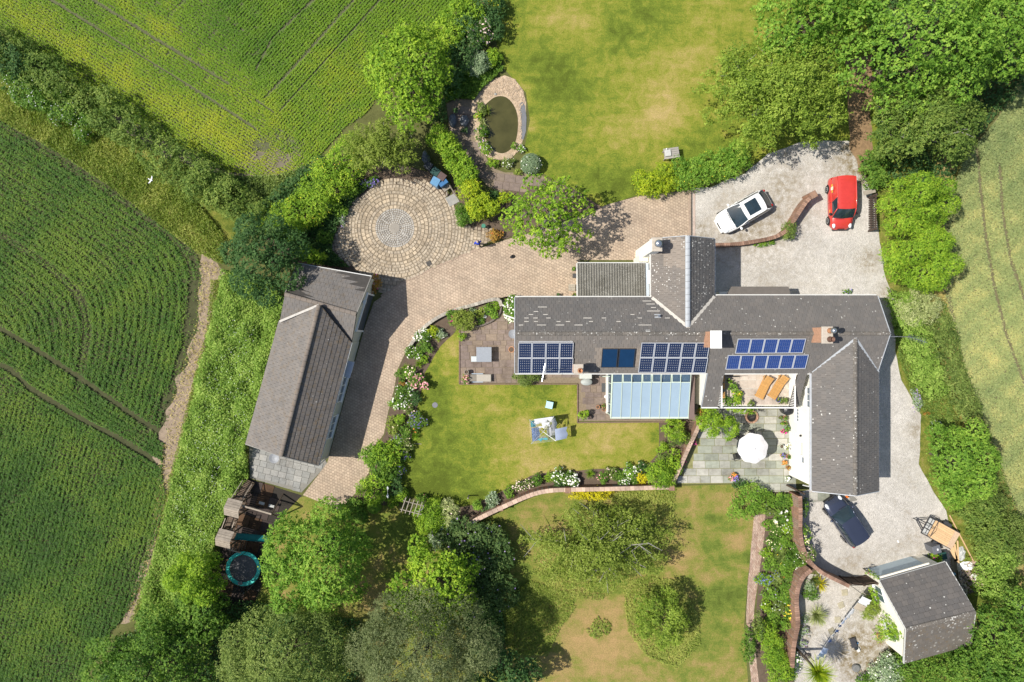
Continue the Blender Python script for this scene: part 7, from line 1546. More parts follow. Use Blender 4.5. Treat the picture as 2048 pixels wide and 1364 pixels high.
# ------------------------------------------------------------------ pond furniture
STONE = plain('stone_blue', (.13, .14, .16), .4, 5, .9)
def rock(label, px, py, rx, ry, h, mat, seed, z=.03):
    random.seed(seed); q = P(px, py, h * .5); simple('rock', label, 'rock', MB().blob((q.x, q.y, h * .42), (rx, ry, h * .58), 11, 7, .16), mat, (q.x, q.y, z)); random.seed(seed + 99)
rock('long dark boulder seat on the pond terrace, left one', 905, 241, .27, .55, .5, STONE, 4); rock('rough dark boulder beside the pond, right one of two', 929, 241, .34, .46, .5, STONE, 5); rock('round grey stone on the shaded grass above the pond terrace', 934, 187, .17, .16, .2, MATS['boulder_grey'], 6); rock('pale round stone at the top of the pond', 991, 188, .11, .1, .12, MATS['boulder_grey'], 7); rock('sandy flat stone at the lower edge of the pond', 1018, 312, .3, .18, .12, plain('stone_sand', (.36, .29, .2), .2, 5, .9), 8)
potted('mossy tub on the pond terrace, above the left boulder', 911, 221, .19, .35, STONEPOT, 'leaf_dark', ph=.1); potted('mossy tub on the pond terrace, below the right boulder', 929, 261, .21, .35, STONEPOT, 'leaf_dark', ph=.1)
pts = [P(*a) for a in [(1044, 200), (1050, 212), (1053, 235), (1052, 262), (1047, 280), (1040, 276), (1041, 250), (1040, 225), (1038, 210)]]
o = sheet('pond_liner', [(q.x, q.y) for q in pts], .036, plain('liner_grey', (.15, .155, .165), .2, 3, .7), px=False)
peb = MB(); g = random.Random(2); PM = plain('pebble_mix', (.50, .39, .28), .45, 3, .85)
ring = [(962, 185), (985, 163), (1008, 155), (1030, 160), (1044, 184), (1049, 205), (1046, 225), (1046, 262), (1042, 295), (1030, 305)]
k = 0
while k < 1500:
    x, y = g.uniform(948, 1054), g.uniform(150, 318)
    if inside([(965, 182), (985, 162), (1008, 154), (1030, 159), (1045, 183), (1050, 205), (1042, 215), (1044, 260), (1042, 300), (1028, 310), (1035, 290), (1040, 262), (1040, 230), (1029, 203), (1010, 188), (988, 190), (972, 202)], [x], [y])[0]:
        q = P(x, y); s = g.uniform(.03, .07); peb.box((q.x, q.y, .035 + s * .3), (s * 1.4, s, s * .7), g.random() * 3, g.uniform(-.3, .3), g.uniform(-.3, .3), .7); k += 1
peb.build('pebble_beach', PM, None, kind='stuff', label='buff pebbles banked round the top of the pond', cat='pebbles')

# ------------------------------------------------------------------ a person and a bird
def person():
    c = P(957, 490); t = thing('person', 'person in a bright blue jacket standing at the edge of the cobbles', 'person', (c.x, c.y, .03), R(100))
    m = MB()
    for s in (-1, 1):
        f = .16 * s
        m.tube([(f + .10, s * .10, .03), (f - .02, s * .10, .05)], [.035, .05], 8); m.tube([(f - .03, s * .10, .08), (f * .6, s * .10, .48), (0, s * .09, .92)], [.045, .062, .09], 10)
        m.tube([(0, s * .19, 1.40), (-.06 * s, s * .25, 1.14), (.10 - .05 * s, s * .24, .92)], [.062, .05, .038], 8); hp = Vector((.115 - .05 * s, s * .24, .87)); m.blob(hp, (.03, .022, .05), 8, 6)
        for k, ln in enumerate((.055, .075, .08, .07, .05)):
            if k == 0: m.tube([hp + Vector((.02, -s * .01, .01)), hp + Vector((.05, -s * .015, -.02)), hp + Vector((.055, -s * .015, -.05))], .011, 5)
            else: x = -.022 + k * .012; m.tube([hp + Vector((x, 0, -.03)), hp + Vector((x + .01, 0, -.03 - ln * .6)), hp + Vector((x + .03, 0, -.03 - ln))], .0095, 5)
    m.tube([(0, 0, .86), (0, 0, 1.05), (.01, 0, 1.25), (.0, 0, 1.42), (0, 0, 1.47)], [.15, .14, .17, .16, .08], 12); m.tube([(0, 0, 1.42), (.02, 0, 1.56)], [.06, .055], 8)
    m.blob((.03, 0, 1.64), (.105, .08, .12), 14, 10); m.blob((.135, 0, 1.62), (.022, .015, .022)); m.blob((.03, .08, 1.63), (.02, .012, .03)); m.blob((.03, -.08, 1.63), (.02, .012, .03))
    o = m.build('body', None, t); md = o.modifiers.new('r', 'REMESH'); md.mode = 'VOXEL'; md.voxel_size = .014; dg = bpy.context.evaluated_depsgraph_get(); me = bpy.data.meshes.new_from_object(o.evaluated_get(dg)); o.modifiers.clear(); o.data = me
    me.materials.clear()
    for mt in (plain('jacket_blue', (.015, .05, .42), .2, 8, .7), plain('trousers_dark', (.02, .022, .03), .2, 8, .85), plain('skin', (.46, .27, .19), .05, 6, .6), plain('shoe_dark', (.03, .025, .02), .1, 8, .6)): me.materials.append(mt)
    for p in me.polygons:
        z, y = p.center.z, abs(p.center.y); p.material_index = 2 if z > 1.47 or (y > .19 and z < .93) else 0 if z > .90 or y > .19 else 3 if z < .085 else 1
    me.shade_smooth()
    MB().blob((-.005, 0, 1.68), (.105, .088, .10), 12, 8).build('hair', plain('hair_fair', (.42, .34, .26), .2, 20, .8), t, smooth=True)
    for s in (-1, 1): MB().blob((.122, s * .033, 1.655), (.012, .012, .010), 8, 6).build('eye', BLACK, t)
    MB().box((.133, 0, 1.575), (.008, .045, .010)).build('mouth', plain('lip', (.35, .12, .10), .05, 6, .6), t)
person()
q = P(302, 360, 3); t = thing('bird', 'white bird flying over the hedge at the upper left', 'bird', q, R(-25)); m = MB()
m.tube([(-.2, 0, 0), (-.1, 0, 0), (0, 0, .01), (.1, 0, .01), (.16, 0, .03), (.21, 0, .03)], [.012, .05, .07, .06, .045, .01], 10)
for s in (-1, 1): m.add([(.08, s * .05, .03), (-.07, s * .05, .03), (-.02, s * .24, .10), (.10, s * .24, .10), (-.10, s * .48, .06), (.0, s * .46, .06)], [(0, 3, 2, 1), (3, 5, 4, 2)])
m.add([(-.16, .03, .0), (-.16, -.03, 0), (-.32, -.07, 0), (-.32, .07, 0)], [(0, 1, 2, 3)]); m.build('body', plain('feather_white', (.72, .72, .74), .06, 8, .8), t, smooth=True); t.scale = (.72, .6, .72)
MB().add([(.2, -.008, .025), (.2, .008, .025), (.235, 0, .02)], [(0, 1, 2)]).build('beak', plain('beak', (.4, .25, .1), .05, 5, .6), t)
# ------------------------------------------------------------------ trees
M = lambda px, z=3.0: px * (H - z) / F          # pixels to metres at height z
GT = 'trees round the house and fields'
tree('round light green maple in the lower left of the garden', 636, 1108, 4.2, M(106, 4.2), M(90), 'leaf_fresh', 50, .22, .15, 3.8, seed=2, lr=(.2, .34))
tree('yellow-green tree standing right of the round maple', 868, 1165, 3.4, M(84), M(70), 'leaf_lime', 30, .24, .16, 3.2, seed=3)
tree('spreading old apple tree with grey branches on the lower lawn', 1195, 1094, 2.6, M(146), M(58), 'leaf_apple', 40, .17, .11, 1.7, ry=M(82), seed=4, lr=(.13, .24), bark=GREYBARK, limbs=22, limb_top=.7, deep=.5, spray=.3)
tree('small dense round tree on the lower lawn with a shadow to its right', 1320, 1235, 2.1, M(56), M(46), 'leaf_cherry', 26, .15, .10, 1.9, ry=M(66), lr=(.16, .3), deep=.4, seed=5)
tree('large grey-green tree at the bottom left edge', 572, 1312, 4.5, M(118, 4.5), M(95), 'leaf_olive', 40, .17, .09, 3.3, seed=6)
tree('large silvery olive tree in the bottom centre', 852, 1300, 4.8, M(138, 4.8), M(100), 'leaf_grey', 52, .17, .075, 3.2, seed=7, ry=M(118, 4.8))
tree('dark green tree in the bottom left corner beside the crop', 300, 1325, 3.6, M(112), M(80), 'leaf_mid', 34, .2, .13, 3.0, seed=8, ry=M(85))
tree('small yellow-green tree left of the trampoline', 393, 1152, 2.8, M(56), M(55), 'leaf_lime', 18, .17, .09, 3.2, seed=9)
tree('dark bushy tree below the trampoline', 400, 1230, 2.4, M(62), M(50), 'leaf_mid', 18, .2, .13, 3.0, seed=10, ry=M(52))
tree('dark leafy tree at the bottom edge right of the silvery one', 1000, 1345, 2.6, M(72), M(50), 'leaf_dark', 20, .24, .16, 3.0, seed=12, ry=M(52))
tree('broad cherry tree overhanging the gravel drive', 1554, 188, 4.4, M(148, 4.6), M(90), 'leaf_cherry', 40, .23, .13, 2.4, ry=M(108, 4.6), seed=13, lr=(.12, .22), spray=.8, bark=GREYBARK, limbs=16, limb_top=.9)
tree('leafy tree above the cherry at the top edge', 1610, 35, 5.0, M(120, 5), M(90), 'leaf_fresh', 30, .26, .17, 3.2, seed=14, ry=M(85, 5))
tree('tall light green tree filling the top right', 1835, 90, 6.0, M(150, 6), M(120), 'leaf_fresh', 52, .26, .19, 3.3, seed=15, ry=M(120, 6))
tree('tall tree in the very top right corner', 1995, 55, 6.0, M(115, 6), M(105), 'leaf_fresh', 34, .26, .18, 3.2, seed=16, ry=M(105, 6))
tree('cherry tree below the tall trees, right of the gravel', 1852, 245, 4.2, M(112, 4.4), M(85), 'leaf_hedge', 36, .22, .12, 3.0, seed=17, ry=M(95, 4.4), lr=(.13, .24), spray=.7, bark=GREYBARK, limbs=14)
tree('young tree beside the block driveway casting a branching shadow', 1095, 432, 4.0, M(92, 4), M(70), 'leaf_lime', 24, .24, .16, 2.3, ry=M(78, 4), seed=18, lr=(.17, .3), spray=.6, bark=GREYBARK, limbs=10)
tree('tall yellow-green tree at the corner of the top field', 818, 160, 2.9, M(76, 3), M(52), 'leaf_lime', 36, .22, .15, 3.3, ry=M(102, 3), seed=19)
tree('feathery grey-green tree over the top of the cobbled circle', 764, 296, 3.0, M(72, 3), M(45), 'leaf_apple', 34, .17, .09, 2.2, ry=M(56, 3), seed=20, lr=(.13, .24), spray=.5, bark=GREYBARK, limbs=16, limb_top=1.0)
tree('dark green tree at the corner of the dirt track', 527, 512, 3.4, M(82), M(70), 'leaf_dark', 30, .19, .12, 3.2, seed=21, ry=M(84))
tree('golden-green conifer beside the gravel, upper of two', 1826, 410, 3.0, M(66), M(75), 'leaf_lime', 22, .17, .08, 3.3, seed=22, ry=M(56))
tree('golden-green conifer beside the gravel, lower of two', 1838, 512, 3.0, M(70), M(75), 'leaf_lime', 24, .17, .08, 3.3, seed=23, ry=M(66))
tree('large shrubby tree at the right edge below the wheat', 2010, 1290, 3.4, M(88), M(70), 'leaf_mid', 30, .2, .13, 3.1, seed=24, ry=M(96))
tree('dark tree in the bottom right corner', 1965, 1345, 2.8, M(80), M(60), 'leaf_mid', 24, .19, .12, 3.0, seed=25, ry=M(50))
tree('light green bushy tree right of the gravel yard', 1912, 920, 3.0, M(62), M(65), 'leaf_fresh', 24, .18, .10, 3.2, seed=26, ry=M(84))
tree('leafy young acer in front of the white roof terrace, left crown', 1419, 842, 1.6, M(29), M(24), 'leaf_lime', 16, .15, .09, 2.4, ry=M(33), seed=27)
tree('small crown of the acer nearest the fire pit', 1460, 851, 1.5, M(19), M(20), 'leaf_lime', 10, .14, .08, 2.2, ry=M(25), seed=28)
# ------------------------------------------------------------------ hedges
hedge('long field hedgerow at the upper left', [(-40, 70), (40, 120), (110, 165), (190, 215), (270, 270), (340, 320), (410, 365), (470, 405), (520, 440)], 2.1, 2.0, 'leaf_hedge', .17, .10, 2.8, 31, step=.6, top=.3)
hedge('white-flowering bramble along the field hedgerow', [(10, 160), (70, 190), (130, 220), (180, 258)], 1.6, 1.5, 'leaf_mid', .17, .1, 2.6, 32, blossom=('palewhite', 420, .04), step=.8, top=.3)
hedge('dark shaded hedge at the left end of the hedgerow', [(-30, 85), (10, 115), (45, 140)], 1.8, 2.4, 'leaf_dark', .18, .12, 2.6, 33)
hedge('golden variegated hedge left of the cobbled circle', [(545, 470), (590, 428), (635, 385), (680, 335), (720, 292)], 2.1, 2.0, 'leaf_lime', .14, .09, 3.2, 34, blossom=('yellow', 120, .045), top=.15)
hedge('dark hedge side between the golden hedge and the top field', [(520, 430), (560, 400), (610, 365), (655, 330)], 1.6, 1.4, 'leaf_dark', .16, .1, 2.8, 35, top=.25)
hedge('bright yellow-green clipped hedge beside the pond terrace', [(862, 262), (892, 295), (920, 328), (940, 355)], 1.35, 1.9, 'leaf_lime', .14, .09, 3.2, 36, top=.1)
hedge('golden privet hedge end above the cobbles', [(940, 362), (953, 388), (966, 412), (972, 430)], 1.6, 1.9, 'leaf_yellow', .14, .10, 3.3, 37, top=.1)
hedge('golden-tipped clipped hedge at the mouth of the block driveway', [(1280, 372), (1312, 364), (1352, 354)], 1.4, 1.5, 'leaf_yellow', .13, .09, 3.3, 38, top=.06, step=.4)
hedge('green clipped hedge along the upper edge of the gravel', [(1355, 352), (1400, 343), (1450, 325), (1492, 303)], 1.6, 1.6, 'leaf_fresh', .14, .09, 3.3, 39, top=.1, blossom=('yellow', 60, .04))
hedge('golden hedge at the top edge beside the upper lawn', [(868, 90), (900, 55), (930, 30), (955, 5)], 1.9, 2.0, 'leaf_lime', .15, .1, 3.1, 40, top=.15)
hedge('dark shrubbery running down behind the golden hedge at the top', [(985, -5), (955, 40), (925, 80), (900, 130), (885, 180)], 2.0, 1.6, 'leaf_dark', .17, .11, 2.8, 41, top=.3)
hedge('green hedge below the pale round shrub on the right', [(1800, 590), (1818, 640), (1840, 690), (1860, 740), (1880, 790)], 1.7, 1.2, 'leaf_bank', .15, .09, 3.0, 42, top=.3)
hedge('long weedy hedge bank along the wheat field', [(1880, 640), (1895, 700), (1915, 760), (1940, 830)], 1.5, 1.0, 'leaf_olive', .16, .09, 2.6, 43, top=.3)
hedge('mixed shrub bank right of the trailer', [(1935, 985), (1960, 1030), (1985, 1075), (2000, 1120)], 2.0, 1.9, 'leaf_hedge', .16, .1, 2.6, 44, top=.35, step=.9)
hedge('leafy shrub bank beside the rubble heap', [(1985, 1110), (1998, 1160), (2005, 1200)], 2.2, 1.9, 'leaf_bank', .17, .11, 2.6, 45, top=.35, step=.9)
hedge('olive shrub bank along the lower wheat edge', [(1965, 960), (1985, 1020), (2015, 1075), (2050, 1130)], 2.0, 1.5, 'leaf_olive', .15, .08, 2.8, 46, top=.3, step=.9)
hedge('hedge along the bottom right below the cottage', [(1800, 1350), (1850, 1345), (1900, 1320), (1950, 1290)], 2.0, 1.7, 'leaf_mid', .17, .11, 2.9, 47, top=.25)
hedge('dark hedge under the cherry at the edge of the gravel', [(1745, 300), (1752, 340), (1760, 372)], 1.4, 1.5, 'leaf_mid', .18, .12, 2.8, 48, top=.2)
# weeds and long grass nobody could count
ground_cover('bramble_bank', 'bank of brambles and nettles between the dirt track and the garage', [(452, 540), (540, 560), (575, 600), (545, 720), (515, 830), (498, 900), (500, 955), (470, 1000), (440, 1060), (430, 1130), (420, 1200), (350, 1250), (280, 1250), (300, 1160), (330, 1060), (352, 960), (370, 880), (392, 790), (415, 700), (438, 610)], .95, 'leaf_bank', 60000, .16, .09, up=1.2, jit=.55, hn=.75, tintf=lambda x, y: .16 * fbv(x, y, .05, 3) + .10 * fbv(x, y, .14, 1))
pts = np.stack([rng.uniform(330, 520, 1100), rng.uniform(600, 1120, 1100)], 1); kp = inside([(470, 640), (540, 640), (505, 830), (490, 930), (440, 1040), (410, 1120), (340, 1100), (370, 940), (410, 800)], pts[:, 0], pts[:, 1]); pts = pts[kp]
link('wild_flower', flower_mesh('wild_flower', np.stack([(pts[:, 0] - 1024) * H / F, (682 - pts[:, 1]) * H / F, np.full(len(pts), 1.0)], 1), .022), flowermat('palewhite'), kind='stuff', label='tiny white flowers on the bramble bank beside the garage', cat='wild flowers')
ground_cover('long_grass', 'long grass along the foot of the upper field hedgerow', [(0, 240), (0, 175), (90, 200), (180, 250), (260, 300), (330, 355), (400, 410), (450, 470), (450, 530), (395, 505), (300, 432), (210, 365), (120, 305)], .4, 'grass_long', 26000, .22, .06, up=.7, jit=.7, tintf=lambda x, y: .25 * fbv(x, y, .04, 2))
ground_cover('long_grass', 'scrubby growth at the corner of the top field', [(400, 345), (470, 355), (560, 352), (620, 335), (600, 400), (540, 440), (480, 430), (430, 395)], .55, 'leaf_olive', 9000, .2, .09, up=.8, jit=.6, tintf=lambda x, y: .25 * fbv(x, y, .05, 2))
ground_cover('long_grass', 'rough grass round the small round tree on the lower lawn', [(1245, 1165), (1290, 1150), (1360, 1160), (1395, 1230), (1400, 1290), (1350, 1335), (1290, 1310), (1255, 1260)], .22, 'grass_long', 7000, .2, .05, up=1.2, jit=.5, tintf=lambda x, y: .2 + .3 * fbv(x, y, .06, 2))
ground_cover('long_grass', 'rough grass under the apple tree and along the lawn wall', [(1060, 1140), (1120, 1190), (1200, 1200), (1260, 1160), (1345, 1080), (1350, 975), (1230, 985), (1190, 1080)], .22, 'grass_long', 9500, .2, .045, up=1.2, jit=.5, tintf=lambda x, y: .18 + .3 * fbv(x, y, .04, 2))
ground_cover('long_grass', 'shaded rough grass left of the parched lawn', [(1010, 1200), (1060, 1160), (1140, 1185), (1150, 1215), (1120, 1255), (1095, 1310), (1020, 1310), (1000, 1260)], .2, 'grass_long', 7000, .2, .045, up=1.1, jit=.5)
bush('small tuft of long grass on the parched lawn', 1197, 1257, M(20), .25, 'grass_long', M(22), .2, .045, 1.6, name='grass_tuft', cat='grass')
ground_cover('long_grass', 'rough herbs along the wheat field edge', [(1880, 600), (1905, 650), (1925, 740), (1955, 820), (1990, 920), (2030, 1030), (2060, 1100), (2030, 1100), (1985, 1010), (1945, 900), (1915, 820), (1890, 740), (1862, 660)], .5, 'leaf_olive', 8000, .2, .08, up=.7, jit=.65, tintf=lambda x, y: .3 * fbv(x, y, .05, 2))
ground_cover('dry_grass', 'straw-coloured grass strip at the edge of the wheat', [(1862, 560), (1885, 580), (1902, 650), (1924, 740), (1954, 820), (1994, 930), (2034, 1035), (2060, 1085), (2030, 1090), (1995, 1010), (1952, 920), (1916, 830), (1890, 740), (1872, 650)], .3, 'grass_dry', 11000, .2, .05, up=.7, jit=.65)
ground_cover('ivy_cover', 'low leafy growth under the trees at the bottom left', [(420, 1200), (520, 1200), (600, 1225), (720, 1235), (720, 1420), (180, 1420), (240, 1270), (330, 1240)], .45, 'leaf_dark', 16000, .2, .13, up=.8, jit=.6)
ground_cover('ivy_cover', 'shaded undergrowth below the tall trees at the top right', [(1720, -60), (2110, -60), (2110, 130), (2000, 220), (1920, 310), (1880, 420), (1800, 420), (1755, 330), (1745, 180)], .45, 'leaf_dark', 17000, .22, .14, up=.8, jit=.6)
ground_cover('ivy_cover', 'green ground cover below the hedge right of the house', [(1772, 575), (1800, 585), (1860, 700), (1905, 830), (1870, 860), (1830, 800), (1795, 720)], .35, 'leaf_hedge', 6000, .16, .09, up=.8, jit=.6)
ground_cover('ivy_cover', 'leafy growth between the gravel yard and the shrubs on the right', [(1855, 830), (1900, 830), (1950, 960), (2000, 1100), (2050, 1160), (2050, 1260), (1985, 1200), (1965, 1120), (1930, 1040), (1890, 985), (1862, 930)], .4, 'leaf_hedge', 8000, .16, .09, up=.8, jit=.6)
ground_cover('ivy_cover', 'dark plants in the bed between the cobbles and the golden hedge', [(560, 470), (640, 420), (700, 370), (760, 355), (715, 395), (688, 432), (668, 475), (665, 500), (700, 535), (640, 530), (600, 520)], .4, 'leaf_dark', 7000, .17, .11, up=.8, jit=.6)
ground_cover('ivy_cover', 'shaded plants around the upper side of the pond', [(880, 170), (940, 120), (990, 100), (1008, 140), (965, 178), (948, 200), (912, 197), (893, 207)], .4, 'leaf_mid', 4500, .17, .11, up=.8, jit=.6)
ground_cover('ivy_cover', 'shaded plants between the rhododendron and the silvery tree', [(920, 1190), (1000, 1190), (1010, 1260), (1000, 1330), (940, 1300)], .5, 'leaf_dark', 4000, .2, .13, up=.8, jit=.6)

ground_cover('dry_grass', 'sparse weeds and stubble on the dirt track', [(400, 520), (445, 530), (445, 590), (412, 700), (380, 830), (350, 960), (335, 1040), (285, 1200), (245, 1250), (265, 1190), (305, 1060), (318, 940), (345, 800), (395, 640)], .2, 'grass_dry', 2200, .16, .05, up=.8, jit=.6)
ground_cover('long_grass', 'green weeds along the edges of the dirt track', [(425, 560), (450, 560), (430, 650), (400, 770), (370, 900), (352, 980), (335, 1060), (310, 1150), (270, 1240), (262, 1240), (300, 1140), (325, 1040), (340, 960), (358, 890), (386, 770), (415, 660)], .3, 'grass_long', 5000, .18, .06, up=.8, jit=.6)
# ------------------------------------------------------------------ single shrubs
S = bush
S('large dark rhododendron with lilac flowers below the brick wall', 945, 1105, M(86), 2.4, 'leaf_rhodo', M(74), .2, .11, 3.0, 24, blossom=('lilac', 110, .075), lr=(.22, .36))
S('lower part of the rhododendron mass, darker', 965, 1175, M(62), 2.2, 'leaf_rhodo', M(52), .2, .11, 3.0, 14, blossom=('lilac', 22, .07))
S('round clipped dome shrub beside the pond with white specks', 1062, 327, M(22), 1.2, 'leaf_sage', M(22), .09, .06, 3.2, dome=True, blossom=('white', 12, .06))
S('pale round shrub right of the farmhouse', 1835, 613, M(38), 1.7, 'leaf_pale', M(36), .13, .07, 3.2, 14)
S('clipped green ball beside the wooden arch', 803, 990, M(15), 1.0, 'leaf_lime', None, .09, .06, 3.2, dome=True); S('clipped green ball, upper of two by the driveway end', 748, 1013, M(15), 1.0, 'leaf_fresh', None, .09, .06, 3.2, dome=True); S('clipped green ball, lower of two by the driveway end', 722, 1036, M(14), 1.0, 'leaf_mid', None, .09, .06, 3.2, dome=True)
S('dark green shrub right of the wooden arch', 860, 1032, M(30), 1.5, 'leaf_lime', M(34), .12, .06, 3.2, 12); S('pale variegated shrub at the end of the brick wall', 897, 1028, M(24), 1.3, 'leaf_pale', M(26), .13, .07, 3.0, 10, blossom=('blush', 30, .05)); S('mixed flowering shrub above the rhododendron', 900, 1065, M(26), 1.1, 'leaf_olive', M(20), .13, .08, 2.8, blossom=('pink', 26, .06)); S('green shrub left of the rhododendron with lilac specks', 875, 1075, M(20), 1.0, 'leaf_sage', None, .12, .07, 2.8, blossom=('lilac', 20, .05))
S('leafy shrub at the driveway end, beside the drive border', 770, 912, M(30), 1.5, 'leaf_lime', M(28), .16, .11, 3.0, 12); S('green bush reaching over the end of the block driveway', 742, 908, M(22), 1.2, 'leaf_fresh', M(18), .15, .1, 2.8); S('bright tall shrub among the lower drive border', 765, 935, M(28), 1.6, 'leaf_mid', M(26), .16, .11, 3.0, 12); S('yellow-green shrub above the clipped balls', 748, 975, M(30), 1.6, 'leaf_lime', M(34), .15, .1, 3.0, 14); S('dark shrub beside the metal leaf sculpture', 790, 975, M(20), 1.1, 'leaf_dark', M(20), .14, .09, 2.8); S('low dark shrub at the corner of the driveway end', 705, 1015, M(26), .9, 'leaf_mid', M(22), .15, .1, 2.8)
S('red-tinged shrub at the garage corner beside the cobbles', 749, 570, M(12), 1.3, 'leaf_rust', M(17), .12, .07, 2.8, blossom=('magenta', 10, .05)); S('bright yellow-green shrub against the garage roof', 617, 511, M(28), 1.9, 'leaf_lime', M(17), .14, .09, 3.0); S('round shrub in the dark bed left of the cobbles, upper', 705, 378, M(14), .9, 'leaf_fresh', None, .12, .08, 3); S('round shrub in the dark bed left of the cobbles, middle', 680, 418, M(14), .8, 'leaf_fresh', None, .12, .08, 3); S('round shrub in the dark bed left of the cobbles, lower', 648, 474, M(15), .9, 'leaf_mid', None, .12, .08, 3); S('purple lavender at the top of the cobbled circle', 738, 366, M(17), .6, 'leaf_mid', M(9), .1, .05, 2.6, blossom=('purple', 60, .05), rot=R(30)); S('pale lavender tufts at the left rim of the cobbles', 684, 440, M(8), .5, 'leaf_sage', M(14), .09, .04, 2.2, blossom=('lilac', 16, .04))
S('dark clipped shrub at the right rim of the cobbles', 929, 432, M(19), 1.2, 'leaf_mid', M(22), .11, .07, 3.2); S('rusty low shrub where the cobbles meet the driveway', 988, 468, M(15), .7, 'leaf_rust', M(13), .11, .07, 2.6, blossom=('orange', 12, .05)); S('golden shrub at the end of the privet hedge', 1008, 395, M(14), .9, 'leaf_yellow', None, .13, .08, 2.8); S('dark fern below the privet hedge', 985, 395, M(15), .8, 'leaf_dark', None, .14, .08, 2.8)
S('white rose bush against the upper left corner of the farmhouse', 1022, 618, M(14), 1.5, 'leaf_fresh', M(26), .12, .08, 2.8, 12, blossom=('white', 70, .075)); S('big round shrub on the rockery beside the driveway', 928, 642, M(23), 1.2, 'leaf_apple', M(20), .10, .06, 3.2, 12); S('green mound at the lower corner of the left terrace', 1055, 752, M(28), 1.0, 'leaf_olive', M(16), .10, .06, 3.0); S('small bright lime shrub at the terrace edge', 924, 673, M(8), .6, 'leaf_lime', M(8), .09, .06, 3)
S('bright green shrub at the right end of the middle lawn', 1346, 858, M(24), 1.3, 'leaf_lime', M(22), .13, .08, 3.0, 12); S('feathery conifer in the bed beside the diagonal brick wall', 1356, 872, M(22), 1.2, 'leaf_olive', M(20), .16, .05, 2.6); S('small round shrub in the bed below the bright green one', 1325, 895, M(12), .8, 'leaf_lime', M(11), .11, .07, 3); S('large clipped golden-green shrub at the right end of the wall', 1322, 947, M(27), 1.6, 'leaf_lime', M(25), .12, .08, 3.2, 12); S('narrow green shrub beside the patio edge', 1350, 925, M(13), 1.1, 'leaf_lime', M(28), .13, .08, 2.8); S('low shrub in the bed left of the patio wall', 1325, 920, M(16), .7, 'leaf_olive', M(14), .12, .07, 2.6)
S('large sprawling green shrub at the lower edge of the patio', 1497, 1005, M(42), 1.4, 'leaf_fresh', M(26), .13, .08, 3.0, 16, rot=R(35)); S('dark dry plant at the patio edge above the sprawling shrub', 1480, 968, M(15), .6, 'leaf_dark', M(10), .1, .06, 2.4)
S('climber spilling under the front of the roof terrace', 1482, 819, M(34), 2.4, 'leaf_lime', M(8), .13, .08, 3.0); S('brown dead climber on the corner of the conservatory', 1400, 830, M(9), 2.0, 'leaf_rust', M(16), .12, .06, 2.2)
S('dense dark shrub on the gravel wall beside the van', 1576, 462, M(14), 1.3, 'leaf_olive', M(19), .10, .05, 3.2, rot=R(-25)); S('low grass tuft along the brick wall on the gravel', 1532, 486, M(22), .35, 'leaf_fresh', M(6), .12, .04, 2.6, rot=R(12)); S('small flowering plant at the upper edge of the farmhouse gravel', 1695, 583, M(9), .4, 'leaf_fresh', M(5), .1, .06, 2.4, blossom=('purple', 10, .05))
S('purple-flowered bush at the cottage garage corner', 1868, 1119, M(15), 1.1, 'leaf_lime', M(12), .11, .07, 2.8, blossom=('magenta', 18, .07)); S('trailing plant on the corner of the cottage garage', 1740, 1146, M(12), 1.9, 'leaf_lime', M(6), .1, .06, 2.4, blossom=('magenta', 5, .05), rot=R(-25))
S('white-flowering shrub at the bottom of the gravel garden', 1775, 1340, M(34), 1.4, 'leaf_sage', M(28), .13, .08, 2.8, 12, blossom=('white', 130, .06)); S('dark shrub in front of the white-flowering one', 1735, 1358, M(24), 1.0, 'leaf_mid', M(12), .12, .07, 2.8); S('dark green plant below the yucca in the gravel garden', 1620, 1185, M(18), .7, 'leaf_mid', M(13), .13, .07, 2.8); S('silvery plant beside the yucca in the gravel garden', 1618, 1172, M(11), .6, 'leaf_sage', M(10), .12, .06, 2.6); S('golden shrub on the corner of the brick wall, cottage side', 1605, 1012, M(10), 1.2, 'leaf_mid', M(18), .12, .07, 2.6)
S('climbing yellow roses on the curving brick wall', 1606, 1065, M(9), 1.9, 'leaf_lime', M(20), .11, .07, 2.4, blossom=('cream', 22, .07)); S('pink roses spilling over the curving brick wall', 1612, 1105, M(14), 1.9, 'leaf_olive', M(18), .11, .06, 2.2, blossom=('blush', 60, .05), rot=R(30)); S('white roses on the lower brick wall', 1591, 1315, M(7), 1.6, 'leaf_mid', M(18), .1, .07, 2.2, blossom=('white', 14, .08))
S('ivy mass covering the left gable of the cottage', 1783, 1248, M(22), 3.0, 'leaf_lime', M(34), .16, .06, 3.0, 12, rot=R(-40)); S('shrub at the foot of the cottage gable window', 1748, 1188, M(14), 1.2, 'leaf_lime', M(15), .12, .07, 2.8); S('pale grass-like bush below the cottage window', 1738, 1215, M(20), 1.1, 'leaf_apple', M(20), .18, .04, 2.8)
S('orange-leaved low plant on the right verge', 1853, 826, M(7), .4, 'leaf_rust', M(4), .1, .06, 2.6); S('white daisies on the right verge by the acer', 1870, 848, M(13), .5, 'leaf_mid', M(9), .1, .05, 2.4, blossom=('white', 36, .05)); S('blue catmint along the verge right of the white wing', 1833, 800, M(9), .5, 'leaf_sage', M(20), .1, .05, 2.4, blossom=('lilac', 60, .045), rot=R(20)); S('lilac tuft on the gravel edge above', 1768, 520, M(5), .4, 'leaf_sage', M(9), .09, .05, 2.2, blossom=('lilac', 12, .04))
